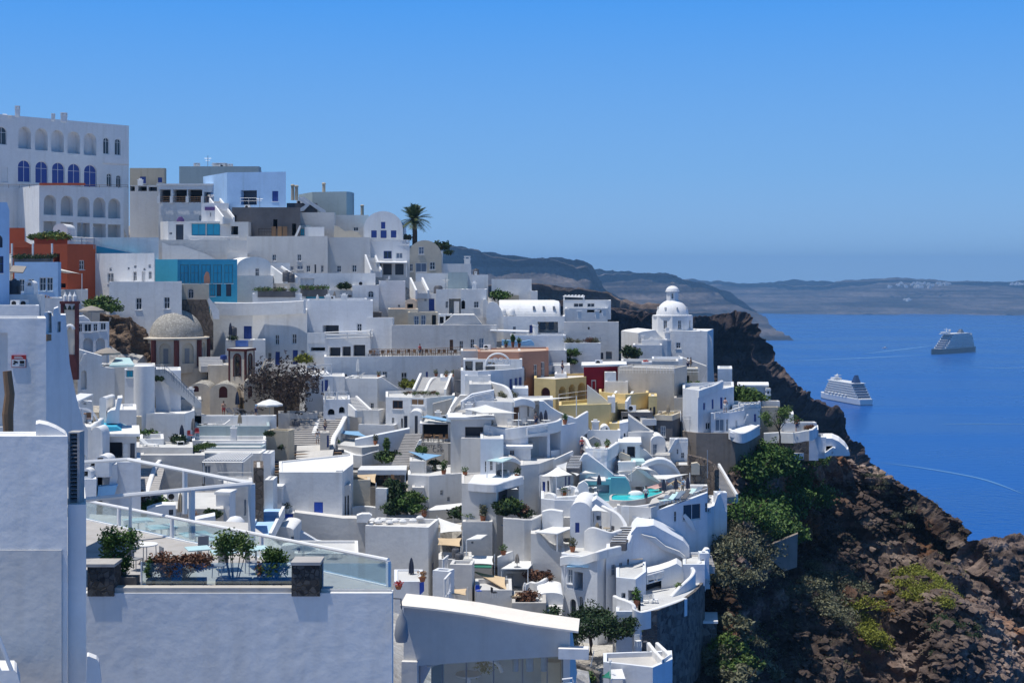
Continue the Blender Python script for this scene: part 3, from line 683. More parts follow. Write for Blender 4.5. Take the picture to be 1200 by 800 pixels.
def setup():
 w=bpy.data.worlds.new('World');scene.world=w;w.use_nodes=True;nt=w.node_tree;N,L=nt.nodes.new,nt.links.new
 bg=nt.nodes['Background'];sky=N('ShaderNodeTexSky');sky.sky_type='NISHITA';sky.sun_disc=False;sky.sun_elevation=math.radians(SUN_EL);sky.sun_rotation=math.radians(SUN_AZ)
 sky.altitude=200;sky.air_density=1.0;sky.dust_density=.35;sky.ozone_density=3.0
 tc=N('ShaderNodeTexCoord');sp=N('ShaderNodeSeparateXYZ');L(tc.outputs['Generated'],sp.inputs[0]);cr=N('ShaderNodeValToRGB');e=cr.color_ramp.elements
 e[0].position=0;e[0].color=(3.1,5.1,7.7,1);e[1].position=.20;e[1].color=(.62,3.1,8.4,1);q=e.new(.07);q.color=(1.95,4.3,7.9,1);q=e.new(.5);q.color=(.5,2.1,6.2,1)
 L(sp.outputs['Z'],cr.inputs[0]);mr=N('ShaderNodeMapRange');mr.interpolation_type='SMOOTHSTEP';mr.inputs[1].default_value=.18;mr.inputs[2].default_value=.5;L(sp.outputs['Z'],mr.inputs[0])
 mx=N('ShaderNodeMix');mx.data_type='RGBA';L(mr.outputs[0],mx.inputs[0]);L(cr.outputs[0],mx.inputs[6]);hs=N('ShaderNodeHueSaturation');hs.inputs['Saturation'].default_value=1.3;hs.inputs['Value'].default_value=.8;L(sky.outputs[0],hs.inputs['Color']);L(hs.outputs[0],mx.inputs[7]);L(mx.outputs[2],bg.inputs['Color']);bg.inputs['Strength'].default_value=.095
 sd=bpy.data.lights.new('sun','SUN');sd.energy=4.3;sd.angle=math.radians(.5);sd.color=(1,.96,.89);so=bpy.data.objects.new('sun',sd);COL.objects.link(so)
 el,az=math.radians(SUN_EL),math.radians(SUN_AZ);d=Vector((math.sin(az)*math.cos(el),math.cos(az)*math.cos(el),math.sin(el)));so.rotation_euler=d.to_track_quat('Z','Y').to_euler();so.location=(-100,0,600)
 cam=bpy.data.cameras.new('camera');co=bpy.data.objects.new('camera',cam);COL.objects.link(co);co.location=(0,0,EYE);co.rotation_euler=(math.pi/2,0,0)
 cam.sensor_width=36;cam.lens=F*36/1200;cam.shift_y=-(400-HY)/1200;cam.clip_start=.5;cam.clip_end=120000;scene.camera=co
 v=scene.view_settings;v.view_transform='Standard';v.look='None';v.exposure=0.17;v.gamma=1
 c=scene.cycles;c.use_denoising=True;c.max_bounces=7;c.diffuse_bounces=4;c.transparent_max_bounces=12;c.volume_bounces=0;c.use_adaptive_sampling=True;c.sample_clamp_indirect=8
 try:c.denoiser='OPENIMAGEDENOISE';c.denoising_prefilter='ACCURATE'
 except Exception:pass
setup()
def hash2(ix,iy,s):
 h=(ix.astype(np.int64)*374761393+iy.astype(np.int64)*668265263+s*982451653)&0x7fffffff
 h=((h^(h>>13))*1274126177)&0x7fffffff;h=h^(h>>16);return(h&0xffff)/65535.0
def vnoise(x,y,s=0):
 ix=np.floor(x);iy=np.floor(y);fx=x-ix;fy=y-iy;fx=fx*fx*fx*(fx*(fx*6-15)+10);fy=fy*fy*fy*(fy*(fy*6-15)+10)
 a=hash2(ix,iy,s);b=hash2(ix+1,iy,s);c=hash2(ix,iy+1,s);d=hash2(ix+1,iy+1,s);return(a*(1-fx)+b*fx)*(1-fy)+(c*(1-fx)+d*fx)*fy
def fbm(x,y,o=5,s=0,ridge=False):
 t=np.zeros_like(x);a=.5
 for i in range(o):
  v=vnoise(x,y,s+i*17)
  if ridge:v=1-np.abs(2*v-1)
  t+=a*(v-.5);x=x*2.03+11.3;y=y*2.01-7.7;a*=.52
 return t
def terrmat(key,cols,scale,bump=.6,bd=.4,rust=None,st=None):
 m,nt,b=new_mat(key);N,L=nt.nodes.new,nt.links.new;g=N('ShaderNodeNewGeometry')
 n=N('ShaderNodeTexNoise');n.inputs['Scale'].default_value=scale;n.inputs['Detail'].default_value=8;n.inputs['Roughness'].default_value=.66;L(g.outputs['Position'],n.inputs['Vector'])
 cr=N('ShaderNodeValToRGB');e=cr.color_ramp.elements;e[0].position=.32;e[0].color=(*cols[0],1);e[1].position=.72;e[1].color=(*cols[-1],1)
 for i,c in enumerate(cols[1:-1]):q=e.new(.32+.4*(i+1)/(len(cols)-1));q.color=(*c,1)
 L(n.outputs['Fac'],cr.inputs[0]);last=cr.outputs[0]
 if rust:
  n2=N('ShaderNodeTexNoise');n2.inputs['Scale'].default_value=rust[1];n2.inputs['Detail'].default_value=5;L(g.outputs['Position'],n2.inputs['Vector']);r=N('ShaderNodeMapRange');r.inputs[1].default_value=rust[2];r.inputs[2].default_value=rust[2]+.12;L(n2.outputs['Fac'],r.inputs[0])
  mx=N('ShaderNodeMix');mx.data_type='RGBA';L(r.outputs[0],mx.inputs[0]);L(last,mx.inputs[6]);mx.inputs[7].default_value=(*rust[0],1);last=mx.outputs[2]
 if st:
  mp=N('ShaderNodeMapping');mp.inputs['Scale'].default_value=(st*.03,st*.03,st);L(g.outputs['Position'],mp.inputs['Vector']);n7=N('ShaderNodeTexNoise');n7.inputs['Detail'].default_value=4;n7.inputs['Scale'].default_value=1;L(mp.outputs[0],n7.inputs['Vector']);r7=N('ShaderNodeMapRange');r7.inputs[1].default_value=.38;r7.inputs[2].default_value=.62;r7.inputs[3].default_value=.4;r7.inputs[4].default_value=1.7;L(n7.outputs['Fac'],r7.inputs[0]);m7=N('ShaderNodeMix');m7.data_type='RGBA';m7.blend_type='MULTIPLY';m7.inputs[0].default_value=1;L(last,m7.inputs[6]);L(r7.outputs[0],m7.inputs[7]);last=m7.outputs[2]
 n5=N('ShaderNodeTexNoise');n5.inputs['Scale'].default_value=scale*9;n5.inputs['Detail'].default_value=9;n5.inputs['Roughness'].default_value=.75;L(g.outputs['Position'],n5.inputs['Vector']);r5=N('ShaderNodeMapRange');r5.inputs[1].default_value=.3;r5.inputs[2].default_value=.72;r5.inputs[3].default_value=.45;r5.inputs[4].default_value=1.45;L(n5.outputs['Fac'],r5.inputs[0]);m5=N('ShaderNodeMix');m5.data_type='RGBA';m5.blend_type='MULTIPLY';m5.inputs[0].default_value=1;L(last,m5.inputs[6]);L(r5.outputs[0],m5.inputs[7]);last=m5.outputs[2]
 L(last,b.inputs['Base Color']);b.inputs['Roughness'].default_value=.97;b.inputs['Specular IOR Level'].default_value=.1
 v=N('ShaderNodeTexVoronoi');v.inputs['Scale'].default_value=scale*5;L(g.outputs['Position'],v.inputs['Vector']);ad=N('ShaderNodeMath');ad.operation='ADD';L(n5.outputs['Fac'],ad.inputs[0]);ml=N('ShaderNodeMath');ml.operation='MULTIPLY';ml.inputs[1].default_value=.35;L(v.outputs['Distance'],ml.inputs[0]);L(ml.outputs[0],ad.inputs[1])
 bp=N('ShaderNodeBump');bp.inputs['Strength'].default_value=bump;bp.inputs['Distance'].default_value=bd;L(ad.outputs[0],bp.inputs['Height']);L(bp.outputs[0],b.inputs['Normal']);MATS[key]=m
terrmat('cliff',[(.03,.024,.024),(.10,.074,.064),(.18,.135,.112),(.28,.22,.18)],.22,.8,.3,((.16,.075,.035),.06,.56),st=.35)
terrmat('cliff2',[(.035,.028,.03),(.075,.058,.055),(.13,.095,.08)],.05,.9,2.0,st=.16)
terrmat('rockbr',[(.07,.05,.04),(.16,.115,.085),(.28,.21,.155)],.5,.8,.15)
terrmat('hillmid',[(.05,.04,.035),(.10,.075,.06),(.16,.12,.10)],.018,.6,3,st=.1)
terrmat('hillfar',[(.04,.036,.036),(.075,.063,.058),(.12,.10,.09)],.006,.4,8,st=.06)
terrmat('earth',[(.34,.31,.28),(.44,.42,.39),(.52,.50,.47)],.25,.5,.2)
def interp_grid(rows,nu,nv):
 """rows[r][c]=(x,y,z) -> (nv,nu,3), Catmull-Rom both ways"""
 A=np.array(rows,float)
 def cr(A,n,ax):
  A=np.moveaxis(A,ax,0);m=A.shape[0];t=np.linspace(0,m-1-1e-9,n);i=t.astype(int);f=(t-i)[:,None,None]
  g=lambda k:A[np.clip(k,0,m-1)]
  p0,p1,p2,p3=g(i-1),g(i),g(i+1),g(i+2);o=.5*((2*p1)+(p2-p0)*f+(2*p0-5*p1+4*p2-p3)*f*f+(3*p1-p0-3*p2+p3)*f**3);return np.moveaxis(o,0,ax)
 return cr(cr(A,nv,0),nu,1)
def grid_obj(name,G,mat,smooth=False):
 nv,nu,_=G.shape;me=bpy.data.meshes.new(name);V=G.reshape(-1,3)
 j,i=np.meshgrid(np.arange(nu-1),np.arange(nv-1));a=(i*nu+j).ravel();Fc=np.stack([a,a+1,a+nu+1,a+nu],1)
 me.vertices.add(len(V));me.vertices.foreach_set('co',V.ravel());me.loops.add(Fc.size);me.loops.foreach_set('vertex_index',Fc.ravel());me.polygons.add(len(Fc));me.polygons.foreach_set('loop_start',np.arange(0,Fc.size,4));me.polygons.foreach_set('loop_total',np.full(len(Fc),4));me.update(calc_edges=True);me.validate()
 me.materials.append(MATS[mat]);me.polygons.foreach_set('use_smooth',[smooth]*len(Fc))
 o=bpy.data.objects.new(name,me);COL.objects.link(o);o['kind']='structure';return o
def displace(G,amp,sc,seed,ridge=True,crag=0):
 du=np.gradient(G,axis=1);dv=np.gradient(G,axis=0);n=np.cross(du,dv);n/=np.linalg.norm(n,axis=2,keepdims=True)+1e-9
 x=G[...,0]*.9+G[...,1]*.35;y=G[...,2]*.8+G[...,1]*.75
 h=np.zeros(x.shape)
 for a,s,k,r in zip(amp,sc,range(9),[ridge]*9):
  h+=a*fbm(x/s+k*3.1,y/s-k*5.2,3,seed+k*5,r)*2
 h-=h.mean()*.9
 if crag:
  for k,(a,w)in enumerate(((crag,11),(crag*.6,5.5),(crag*.3,2.4))):c=fbm(x/w+9*k,y/w*1.3-4*k,4,seed+60+k);h+=a*np.clip((c-.02)/.05,0,1)*(.7+.6*fbm(x/1.6,y/1.6,3,seed+90))
 return G+n*h[...,None]
NEAR=None
def cliffs():
 global NEAR
 cols=[790,830,870,910,950,1000,1050,1100,1150,1210,1290]
 R=[[(660,215),(660,222),(660,232),(660,250),(660,262),(660,268),(680,268),(720,265),(760,262),(800,258),(860,256)],[(545,165),(545,172),(548,184),(535,192),(530,203),(538,207),(566,205),(608,202),(662,197),(716,193),(790,190)],[(575,158),(585,160),(590,168),(590,181),(572,196),(575,199),(596,199),(634,197),(684,193),(735,190),(805,188)],[(610,150),(612,150),(606,157),(612,172),(612,188),(606,194),(622,196),(660,187),(704,182),(752,183),(820,187)],[(650,141),(640,141),(632,149),(650,168),(652,184),(655,186),(660,188),(690,175),(722,174),(770,178),(840,187)],[(690,132),(680,134),(672,142),(700,164),(690,174),(692,176),(700,178),(726,166),(756,166),(800,172),(870,186)],[(730,125),(720,128),(716,136),(745,158),(730,166),(732,168),(745,171),(762,158),(800,161),(840,168),(910,186)],[(780,118),(775,121),(765,130),(790,150),(775,158),(780,160),(790,165),(810,154),(860,158),(890,165),(960,186)],[(860,112),(850,115),(840,124),(850,143),(840,150),(850,152),(860,158),(880,151),(930,156),(960,163),(1040,186)],[(1000,104),(980,108),(970,116),(960,135),(950,142),(960,145),(980,151),(1000,146),(1060,153),(1080,160),(1200,186)]]
 def dd_(c,D):
  near=120+(D-190)*.7+(9 if c<=830 else 2 if c==870 else 0);far=133+(D-190)*1.15;f=min(max((c-905)/95,0),1);return near*(1-f)+far*f
 rows=[[tuple(P(c,py,dd_(c,D)))for c,(py,D)in zip(cols,r)]for r in R]
 G=interp_grid(rows,460,420);G=displace(G,[1.7,.9,.42,.2,.09],[17,7,3,1.2,.5],11,crag=2.2)
 NEAR=G;grid_obj('cliff',G,'cliff')
 c2=[640,700,760,815,845,868,884,900,925,950,972,985,990,1003,1020,1040,1065,1100,1140,1190,1260]
 cr=[350,358,366,371,368,368,385,418,440,464,474,481,503,520,545,566,590,622,650,700,780]
 def prof(k):
  out=[]
  for c,y in zip(c2,cr):
   f=(c-640)/620;d0=520-60*f;z=Z(y,d0)
   if k==-1:out.append(tuple(XY(c,d0+90).to_3d()+Vector((0,0,max(z-90,-3)))))
   else:
    dz=[0,6,16,34,60,100,150,200][k];dd=[0,3,9,22,38,62,92,125][k];p=XY(c,d0);out.append((p.x-dd*(c-600)/F*1.25,d0-dd,max(z-dz,-3)))
  return out
 G=interp_grid([prof(k)for k in(-1,0,1,2,3,4,5,6,7)],360,220);G=displace(G,[5.5,3.6,2,1],[46,19,7,2.5],31,crag=3);G[...,2]-=5;grid_obj('headland',G,'cliff2')
 rows=[]
 for y0,y1,d in((362,372,143),(363,374,142),(372,386,141.4),(388,396,140.8),(404,408,140.2),(418,420,139.6),(428,430,139),(445,445,138.5)):rows.append([tuple(P(x,y0+(y1-y0)*(x-108)/80,d+(-.8 if 120<x<160 else .6)))for x in(108,118,130,142,155,164,170,174)])
 G=interp_grid(rows,110,110);G=displace(G,[.8,.5,.25,.1],[6,2.6,1.1,.5],171,crag=1.0);grid_obj('rock_outcrop',G,'rockbr')
 ck=[1105,1125,1140,1152,1165,1178,1190,1205,1225,1260];yk=[735,690,656,641,632,628,633,640,665,720]
 rows=[]
 for dd,dz in((40,60),(14,14),(5,2),(0,0),(-3,5),(-6,14),(-9,28),(-14,46),(-26,80)):rows.append([tuple(Vector((0,dd,-dz))+P(c,y,262)+Vector((((c-600)/F)*dd,0,0)))for c,y in zip(ck,yk)])
 G=interp_grid(rows,150,130);G=displace(G,[3.5,2,1,.5],[14,6,2.6,1.1],131);grid_obj('rock_spur',G,'cliff')
 c3=[520,570,625,655,690,708,725,745,770,800,840,880,920];y3=[338,336,333,338,341,345,353,362,364,372,392,420,460]
 def pr3(k):
  out=[]
  for c,y in zip(c3,y3):
   d0=1150-150*(c-520)/400;z=Z(y,d0);dz=[0,6,18,40,90,170][k]if k>=0 else 110;dd=[0,25,70,140,220,330][k]if k>=0 else-320;p=XY(c,d0);out.append((p.x,d0-dd,max(z-dz,-3)))
  return out
 G=interp_grid([pr3(k)for k in(-1,0,1,2,3,4,5)],260,120);G=displace(G,[6,4,2],[90,35,12],51);G[...,2]-=5;grid_obj('hill',G,'hillmid')
 def far(name,cs,ys,D0,D1,base,seed,amp,mat='hillfar',band=.55):
  def pf(k):
   out=[]
   for c,y in zip(cs,ys):
    f=(c-cs[0])/(cs[-1]-cs[0]);d0=D0+(D1-D0)*f;z=max(Z(y,d0),2);p=XY(c,d0);s=d0/3500
    if k==-1:out.append((p.x*1.12,d0*1.12,z*.6))
    elif k==-2:out.append((p.x*1.25,d0*1.25,-4))
    else:fr=[1,.97,.80,.62,.35,.0][k];dd=[0,20,60,160,300,520][k]*s;out.append((p.x,d0-dd,z*fr-(4 if k==5 else 0)))
   return out
  G=interp_grid([pf(k)for k in(-2,-1,0,1,2,3,4,5)],340,110);q=(D0+D1)/7000;G=displace(G,[a*q for a in amp],[260*q,90*q,34*q],seed);grid_obj(name,G,mat)
 far('far_headland',[380,440,500,520,545,570,600,630,650,672,690,700,716,750,790,830,870],[300,296,292,291,294,300,305,306,306,311,314,331,346,358,366,371,376],3300,3600,0,71,[13,9,5])
 far('far_cliff',[560,640,690,720,760,785,800,815,835,850,868,885],[324,322,321,321,322,323,329,332,337,345,356,366],4600,4900,0,91,[12,9,5])
 far('far_island',[700,780,830,870,920,960,1000,1040,1080,1110,1150,1200,1260,1330],[331,331,331,333,332,333,331,330,331,332,331,332,331,332],8300,7700,0,111,[14,7,4])
cliffs()
def sea():
 m,nt,b=new_mat('water');N,L=nt.nodes.new,nt.links.new;g=N('ShaderNodeNewGeometry')
 mp=N('ShaderNodeMapping');mp.inputs['Scale'].default_value=(.0016,.0045,1);mp.inputs['Rotation'].default_value=(0,0,.12);L(g.outputs['Position'],mp.inputs['Vector'])
 n=N('ShaderNodeTexNoise');n.inputs['Scale'].default_value=1;n.inputs['Detail'].default_value=5;L(mp.outputs[0],n.inputs['Vector'])
 r=N('ShaderNodeMapRange');r.inputs[1].default_value=.35;r.inputs[2].default_value=.68;L(n.outputs['Fac'],r.inputs[0])
 mx=N('ShaderNodeMix');mx.data_type='RGBA';mx.inputs[6].default_value=(.001,.055,.26,1);mx.inputs[7].default_value=(.003,.078,.33,1);L(r.outputs[0],mx.inputs[0]);L(mx.outputs[2],b.inputs['Base Color'])
 rr=N('ShaderNodeMapRange');rr.inputs[3].default_value=.22;rr.inputs[4].default_value=.34;L(r.outputs[0],rr.inputs[0]);L(rr.outputs[0],b.inputs['Roughness']);b.inputs['IOR'].default_value=1.33;b.inputs['Specular IOR Level'].default_value=.35
 w=N('ShaderNodeTexNoise');w.inputs['Scale'].default_value=.09;w.inputs['Detail'].default_value=4;L(g.outputs['Position'],w.inputs['Vector'])
 bp=N('ShaderNodeBump');bp.inputs['Strength'].default_value=.35;bp.inputs['Distance'].default_value=2.5;L(w.outputs['Fac'],bp.inputs['Height']);L(bp.outputs[0],b.inputs['Normal']);MATS['water']=m
 mb=MB();n=96;R=10800;vs=[(0,0,0)]
 rad=[300,1200,3000,6000,R]
 for q in rad:
  for k in range(n):vs.append((q*math.cos(k*2*math.pi/n),q*math.sin(k*2*math.pi/n),0))
 fs=[(0,1+k,1+(k+1)%n)for k in range(n)]
 for i in range(len(rad)-1):
  for k in range(n):fs.append((1+i*n+k,1+(i+1)*n+k,1+(i+1)*n+(k+1)%n,1+i*n+(k+1)%n))
 mb.add(vs,fs);o=mb.build('sea',['water'],origin=(0,0,0));o['kind']='structure'
sea()
def rowk(kind,xs,y0,y1,w):return ';'.join('%s %g %g %g %g'%(kind,x-w/2,y0,x+w/2,y1)for x in xs)
def rowl(kind,xs,y0,y1,w,dy):return ';'.join('%s %g %g %g %g'%(kind,x-w/2,y0+dy*i,x+w/2,y1+dy*i)for i,x in enumerate(xs))
hot=H('long white hotel on the hilltop with three rows of arcades',-46,151,130,282,172,wins=rowl('A',[29,48.5,67.5,86.5,105.5],148,175,15,1.9)+';'+rowl('ab',[28.5,49,68.5,87,106],187,214,15,1.4)+';'+rowl('aw',[124.5,138],161,181,7,1.3)+';aw -4 148 8 170;wt 2 196 9 214;aw 125 203 131 219;aw 136 205 142 220;w 27 232 33 252',yaw=48,dep=12,par=.5,ch='17.5 124 22 133 2;60 133 63.5 138 5;71 132 77 139 5',name='hilltop_hotel',cat='hotel',xr=153)
H('two storey arcade terrace built out in front of the hilltop hotel',46,145,217,284,172.5,wins=rowl('A',[58.5,78.5,98,116.5,134],228,252,14.5,1.1)+';'+rowl('o',[58.5,78.5,98,116.5,134],259,276,15,1),yaw=40,dep=4,xl=20,par=.7,name='arcade_loggia',cat='arcade')
H('strip of red flowers along the terrace before the blue arched windows',46,100,214.5,217,172.3,mat='TC',par=.02,dep=.5,foot=0,name='flower_box',cat='planter')
RAIL([(-2,216.2,171.5),(150,217,187)],.5,'wood',label='brown terrace railing in front of the blue arched windows',mid=1)
H('slim balcony block on the right end of the hilltop hotel',120,151,184,191,184,yaw=42,dep=3,foot=0,par=.2,name='balcony',cat='balcony')
H('tan stone block beside the hotel with two teal shutters',152,193,197,240,214,wins='b 164 207 171 215;b 185 208 190 214',mat='TN',xr=195,name='tan_house',par=.3)
H('narrow cream block with an open terrace left of the restaurant',152,187,217,278,205,wins='k 152 218 158 224;k 162 218 172 224;kg 174 219 184 224',mat='W2',par=.2,dep=7)
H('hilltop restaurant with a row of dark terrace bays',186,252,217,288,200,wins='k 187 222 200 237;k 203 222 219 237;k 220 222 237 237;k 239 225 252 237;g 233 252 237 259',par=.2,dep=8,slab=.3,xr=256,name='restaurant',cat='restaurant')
RAIL([(188,230.5,199.7),(254,231,199.7)],1.0,'wood',label='brown slatted railing of the hilltop restaurant terrace',bars=.35,mid=2)
for i,x in enumerate((186,201,219.5,237.5,253)):
 mb=MB();p=P(x,238,199.6);mb.box(p.x-.22,p.y-.2,p.z,p.x+.22,p.y+.2,p.z+1.1);tag(mb.build('terrace_post',['W']),'short white post of the restaurant terrace railing','post','posts of the restaurant terrace')
H('pale teal flat block behind the restaurant on the skyline',210,303,195,232,230,mat='TP',xr=306,par=.3,ch='227 191 233 197;249 191 264 197;267 192 272 197;289 198 303 203',dep=10,name='teal_house')
mb=MB();p=P(243.5,197,232);mb.tube([p,p+Vector((0,0,2.2))],.05,5);mb.tube([p+Vector((-.6,0,1.7)),p+Vector((.6,0,1.7))],.03,4);mb.tube([p+Vector((-.4,0,1.3)),p+Vector((.4,0,1.3))],.03,4);tag(mb.build('roof_antenna',['metal']),'thin antenna on the pale teal roof','antenna')
H('pale blue cube house with a wide balcony window near the skyline',238,335,207,246,196,wins='kg 282 223 301 240;b 319 224 326 236',mat='PB',par=.25,corners=[(238,205),(266,193),(335,191)],dep=9,name='blue_cube_house')
RAIL([(282,232,190.8),(301,232,190.8)],.9,label='white balcony railing of the pale blue cube house',posts=1)
H('dark grey volcanic stone house under the pale blue cube',272,352,243,280,188,wins='k 272 252 277 276;k 320 257 325 268;k 342 262 347 276',mat='GR',par=.2,dep=6,name='stone_house')
SL('dark stone gable wall stepping down beside the white stairs',[(268,278),(268,256),(278,247),(290,244),(290,278)],(262,189.5),(295,189.5),.8,'GR')
STAIRS('steep white stairs climbing to the pale blue cube',(268,258,186),(252,236,193),1.2,14,walls=.5)
H('small white cafe with a curved end and two large dark windows',224,272,261,290,187,wins='aq 224 262 241 276;aq 242 262 258 276;k 270 264 277 278',par=.2,dep=5,slab=.25,name='cafe',cat='cafe')
H('rounded white bar building with a tall dark door and purple emblem',188,224,260,292,187.5,wins='w 198 272 202 275;d 206 263 215 283',corners=[(188,190),(191,188),(197,187),(224,187)],par=.4,dep=5,name='bar',cat='bar')
mb=MB();p=P(211.5,259.5,186.6);mb.lathe(p,[(0,.75),(.25,.7),(.55,.3),(.6,0),(0,0)],16,sy=.25);o=mb.build('bar_emblem',['purple'],smooth=True,auto=.6);tag(o,'purple domed emblem over the bar door','sign')
H('white house with a purple signboard above the cafe',236,268,238,266,189.5,wins='g 258 247 261 252;g 263 247 267 253;g 246 249 247.5 254',par=.3,dep=5)
mb=MB();fr=plane_fr((240,189.3),(255,189.3));s0,z1=fr.px(240,242.5);s1,z0=fr.px(255,246.5);mb.fbox(fr,s0,z0,s1,z1,-.02,.12);tag(mb.build('shop_sign',['purple']),'narrow purple signboard on the white wall above the cafe','sign')
RAIL([(222,277,184),(280,278,184)],1.0,label='white terrace railing in front of the cafe',bars=.5)
H('long pale retaining wall below the cafe terrace',184,290,281,312,183,par=.3,mat='W2',dep=4,name='retaining_wall',cat='wall')
H('white terrace parapet under the hilltop hotel',100,186,278,300,160,wins='',par=.6,dep=6,name='terrace_wall',cat='wall',yaw=6)
SL('thin teal wedge of wall below the hotel terrace',[(113,298),(113,288),(162,298)],(110,158.5),(165,160),.5,'TL')
H('deep grey shed with a dark stair opening beside the cafe',270,291,260,292,185,wins='k 270 265 279 275',par=.15,dep=4,mat='W2',xr=296,name='shed',cat='shed')
SL('stepped gable parapet running down from the cafe terrace',[(190,304),(190,284),(200,288),(214,288),(240,297),(252,303),(252,308)],(188,181.5),(255,181.5),.35)
H('low grey tank block below the cafe wall',266,290,296,312,179,par=.2,mat='W2',dep=4,name='terrace_block',cat='block')
H('terracotta red house with a roof terrace of plants',15,112,286,362,150,wins='k 63 297 70 315;w 93 305 99 316;kg 69 332 77 337',corners=[(15,147),(79,146),(112,150)],mat='TC',par=.7,dep=8,xr=None,name='terracotta_house',roof='PKF')
H('small terracotta upper room left on the red roof terrace',8,29,267,286,152,mat='TC',par=.15,dep=4,foot=1,name='roof_room',cat='room')
SL('sloping terracotta stair wall on the red roof terrace',[(15,290),(15,281),(26,281),(38,287),(38,290)],(10,146.5),(40,146.5),.35,'TC',ctrl=False)
for i,(x,h,m,w)in enumerate([(44,1.3,'leafmid',1.1),(50,1.1,'leafmid',1.0),(57,1.2,'leaflime',1.2),(66,1.7,'leafmid',1.4),(73,1.3,'leaflime',1.1),(77,1.0,'leafmid',.9)]):
 BUSH(['spiky green planter bush left end of the red terrace','second bush from the left on the red terrace planter','pale yellow green bush in the red terrace planter','tallest bush in the red terrace planter before the white dome','yellowish bush right of the tallest planter bush','last small bush at the right end of the red planter'][i],P(x,281,148.5),w*.9,m,seed=1+i%3,n=500,size=.16)
VAULT('tiny white domed roof behind the red terrace planter',62,79,262,269,284,156,3,'','W',name='roof_dome',cat='dome')
H('red planter box along the back of the red terrace',40,79,279,287,148,mat='TC',par=.1,dep=.7,foot=.5,name='planter_box',cat='planter')
for i,x in enumerate((96,110)):
 mb=MB();p=P(x,288,149.5);mb.tube([p-Vector((0,0,.4)),p+Vector((0,0,2.2+.6*(1-i)))],.05,5);mb.lathe(p+Vector((0,0,2.2+.6*(1-i))),[(.12,0),(.12,.25),(0,.3)],8);tag(mb.build('lamp_post',['metal']),['tall thin lamp post on the red terrace','shorter lamp post at the right corner of the red terrace'][i],'lamp post')
RAIL([(79,277.5,149),(111,279,149.5)],.9,'metal',label='thin railing on the right half of the red roof terrace')
for i,x in enumerate((14,38.5,61)):
 mb=MB();p=P(x,312,143);mb.tube([p,p+Vector((0,0,2.9))],.13,8);tag(mb.build('pergola_post',['W']),'plain white pergola post standing before the red wall','post','pergola posts before the red wall')
H('sky blue house with barred windows below the red house',17,68,307,352,138,wins='w 46 325 54 341;w 54.5 325 62 341;w 22 327 29 342;w 33 327 40 336',mat='PB',par=.3,dep=6,name='blue_toned_house',xr=69)
H('dark planted terrace edge on the sky blue roof',16,62,303,309,139,mat='GR',par=.05,dep=3,foot=.2,name='planter_trough',cat='planter')
for i,x in enumerate((22,27,33,42,52,58)):BUSH('low dark bush along the sky blue roof edge',P(x,304,139.5),.75,'leafdark',group='bushes on the sky blue roof',n=260,size=.13)
CANOPY('little grey canopy before the sky blue house',[(11,318,132),(27,319,132),(31,312,135),(15,311,135)],345,mat='fabg',which=[0])
SAIL('white triangular awning on the red wall',[(67,316,141),(95,321,141),(67,314,145)],345,poles=[1])
H('white parapet terrace below the red house',68,103,339,366,143,par=.6,mat='W',dep=5,name='terrace_block',cat='terrace')
SL('pale blue house at the left picture edge',[(-30,400),(-30,237),(8,237),(11,246),(11,400)],(-30,96),(12,99),9,'PB',wins='wb -5 300 4 320;ad -8 275 3 290',name='edge_house',cat='house')
H('white rooftop blocks with air conditioners at the left',10,48,345,372,100,par=.3,dep=5,name='rooftop',cat='house',xr=50)
H('curved white oven chimney on the left rooftops',28,41,331,350,101,par=.05,dep=1.5,foot=.5,name='oven_chimney',cat='chimney')
VAULT('small rounded white chimney hood left of the air conditioners',28,40,329,333,346,100.3,.8,'ak 32 331 37 335',name='chimney_hood',cat='chimney')
AC('left air conditioner with a dark fan on the left rooftops',18,360,97);AC('right air conditioner on the left rooftops',28,360,98,.5)
TANK('dull brown round tank on the left rooftops',17,345,103,.8)
H('white wall block in front of the left rooftops',-20,46,358,378,92,par=.25,dep=4,mat='BL',name='roof_wall',cat='wall')
H('white terrace wall under the sky blue house',46,73,349,378,118,par=.4,dep=6,name='terrace_wall',cat='wall')
POT('orange potted plant on the white terrace below the blue house',52,352,119.5,.9,'leaforange');POT('second orange potted plant by the blue house',58,352,119.5,.7,'leaforange')
sg=H('near white wall at the left with a red camera sign',-40,54,373,520,52,wins='n -20 390 9 500',par=.25,dep=4,ray=True,name='near_house',roof='W')
fr=plane_fr((-40,51.97),(54,51.97));mb=MB();s0,z1=fr.px(13.5,416);s1,z0=fr.px(30.5,430.5);root=thing('camera_sign','red and white video surveillance sign on the near wall','sign',fr.pt((s0+s1)/2,z0,0))
mb.fbox(fr,s0,z0,s1,z1,-.012,.02);mb.build('board',['red'],root);w=s1-s0;h=z1-z0
mb=MB();mb.fbox(fr,s0+.03*w,z0+.05*h,s1-.03*w,z0+.66*h,-.016,-.013);mb.build('panel',['fabw'],root)
mb=MB();mb.face([(s0+.12*w,z0+.5*h),(s0+.2*w,z0+.58*h),(s0+.48*w,z0+.45*h),(s0+.44*w,z0+.36*h),(s0+.3*w,z0+.36*h)],lambda a,z:fr.pt(a,z,-.019));mb.face([(s0+.1*w,z0+.25*h),(s0+.26*w,z0+.25*h),(s0+.3*w,z0+.4*h),(s0+.14*w,z0+.4*h)],lambda a,z:fr.pt(a,z,-.02))
mb.fbox(fr,s0+.58*w,z0+.3*h,s0+.9*w,z0+.56*h,-.019,-.0165);mb.fbox(fr,s0+.55*w,z0+.14*h,s0+.9*w,z0+.22*h,-.019,-.0165);mb.build('camera_symbol',['dark'],root)
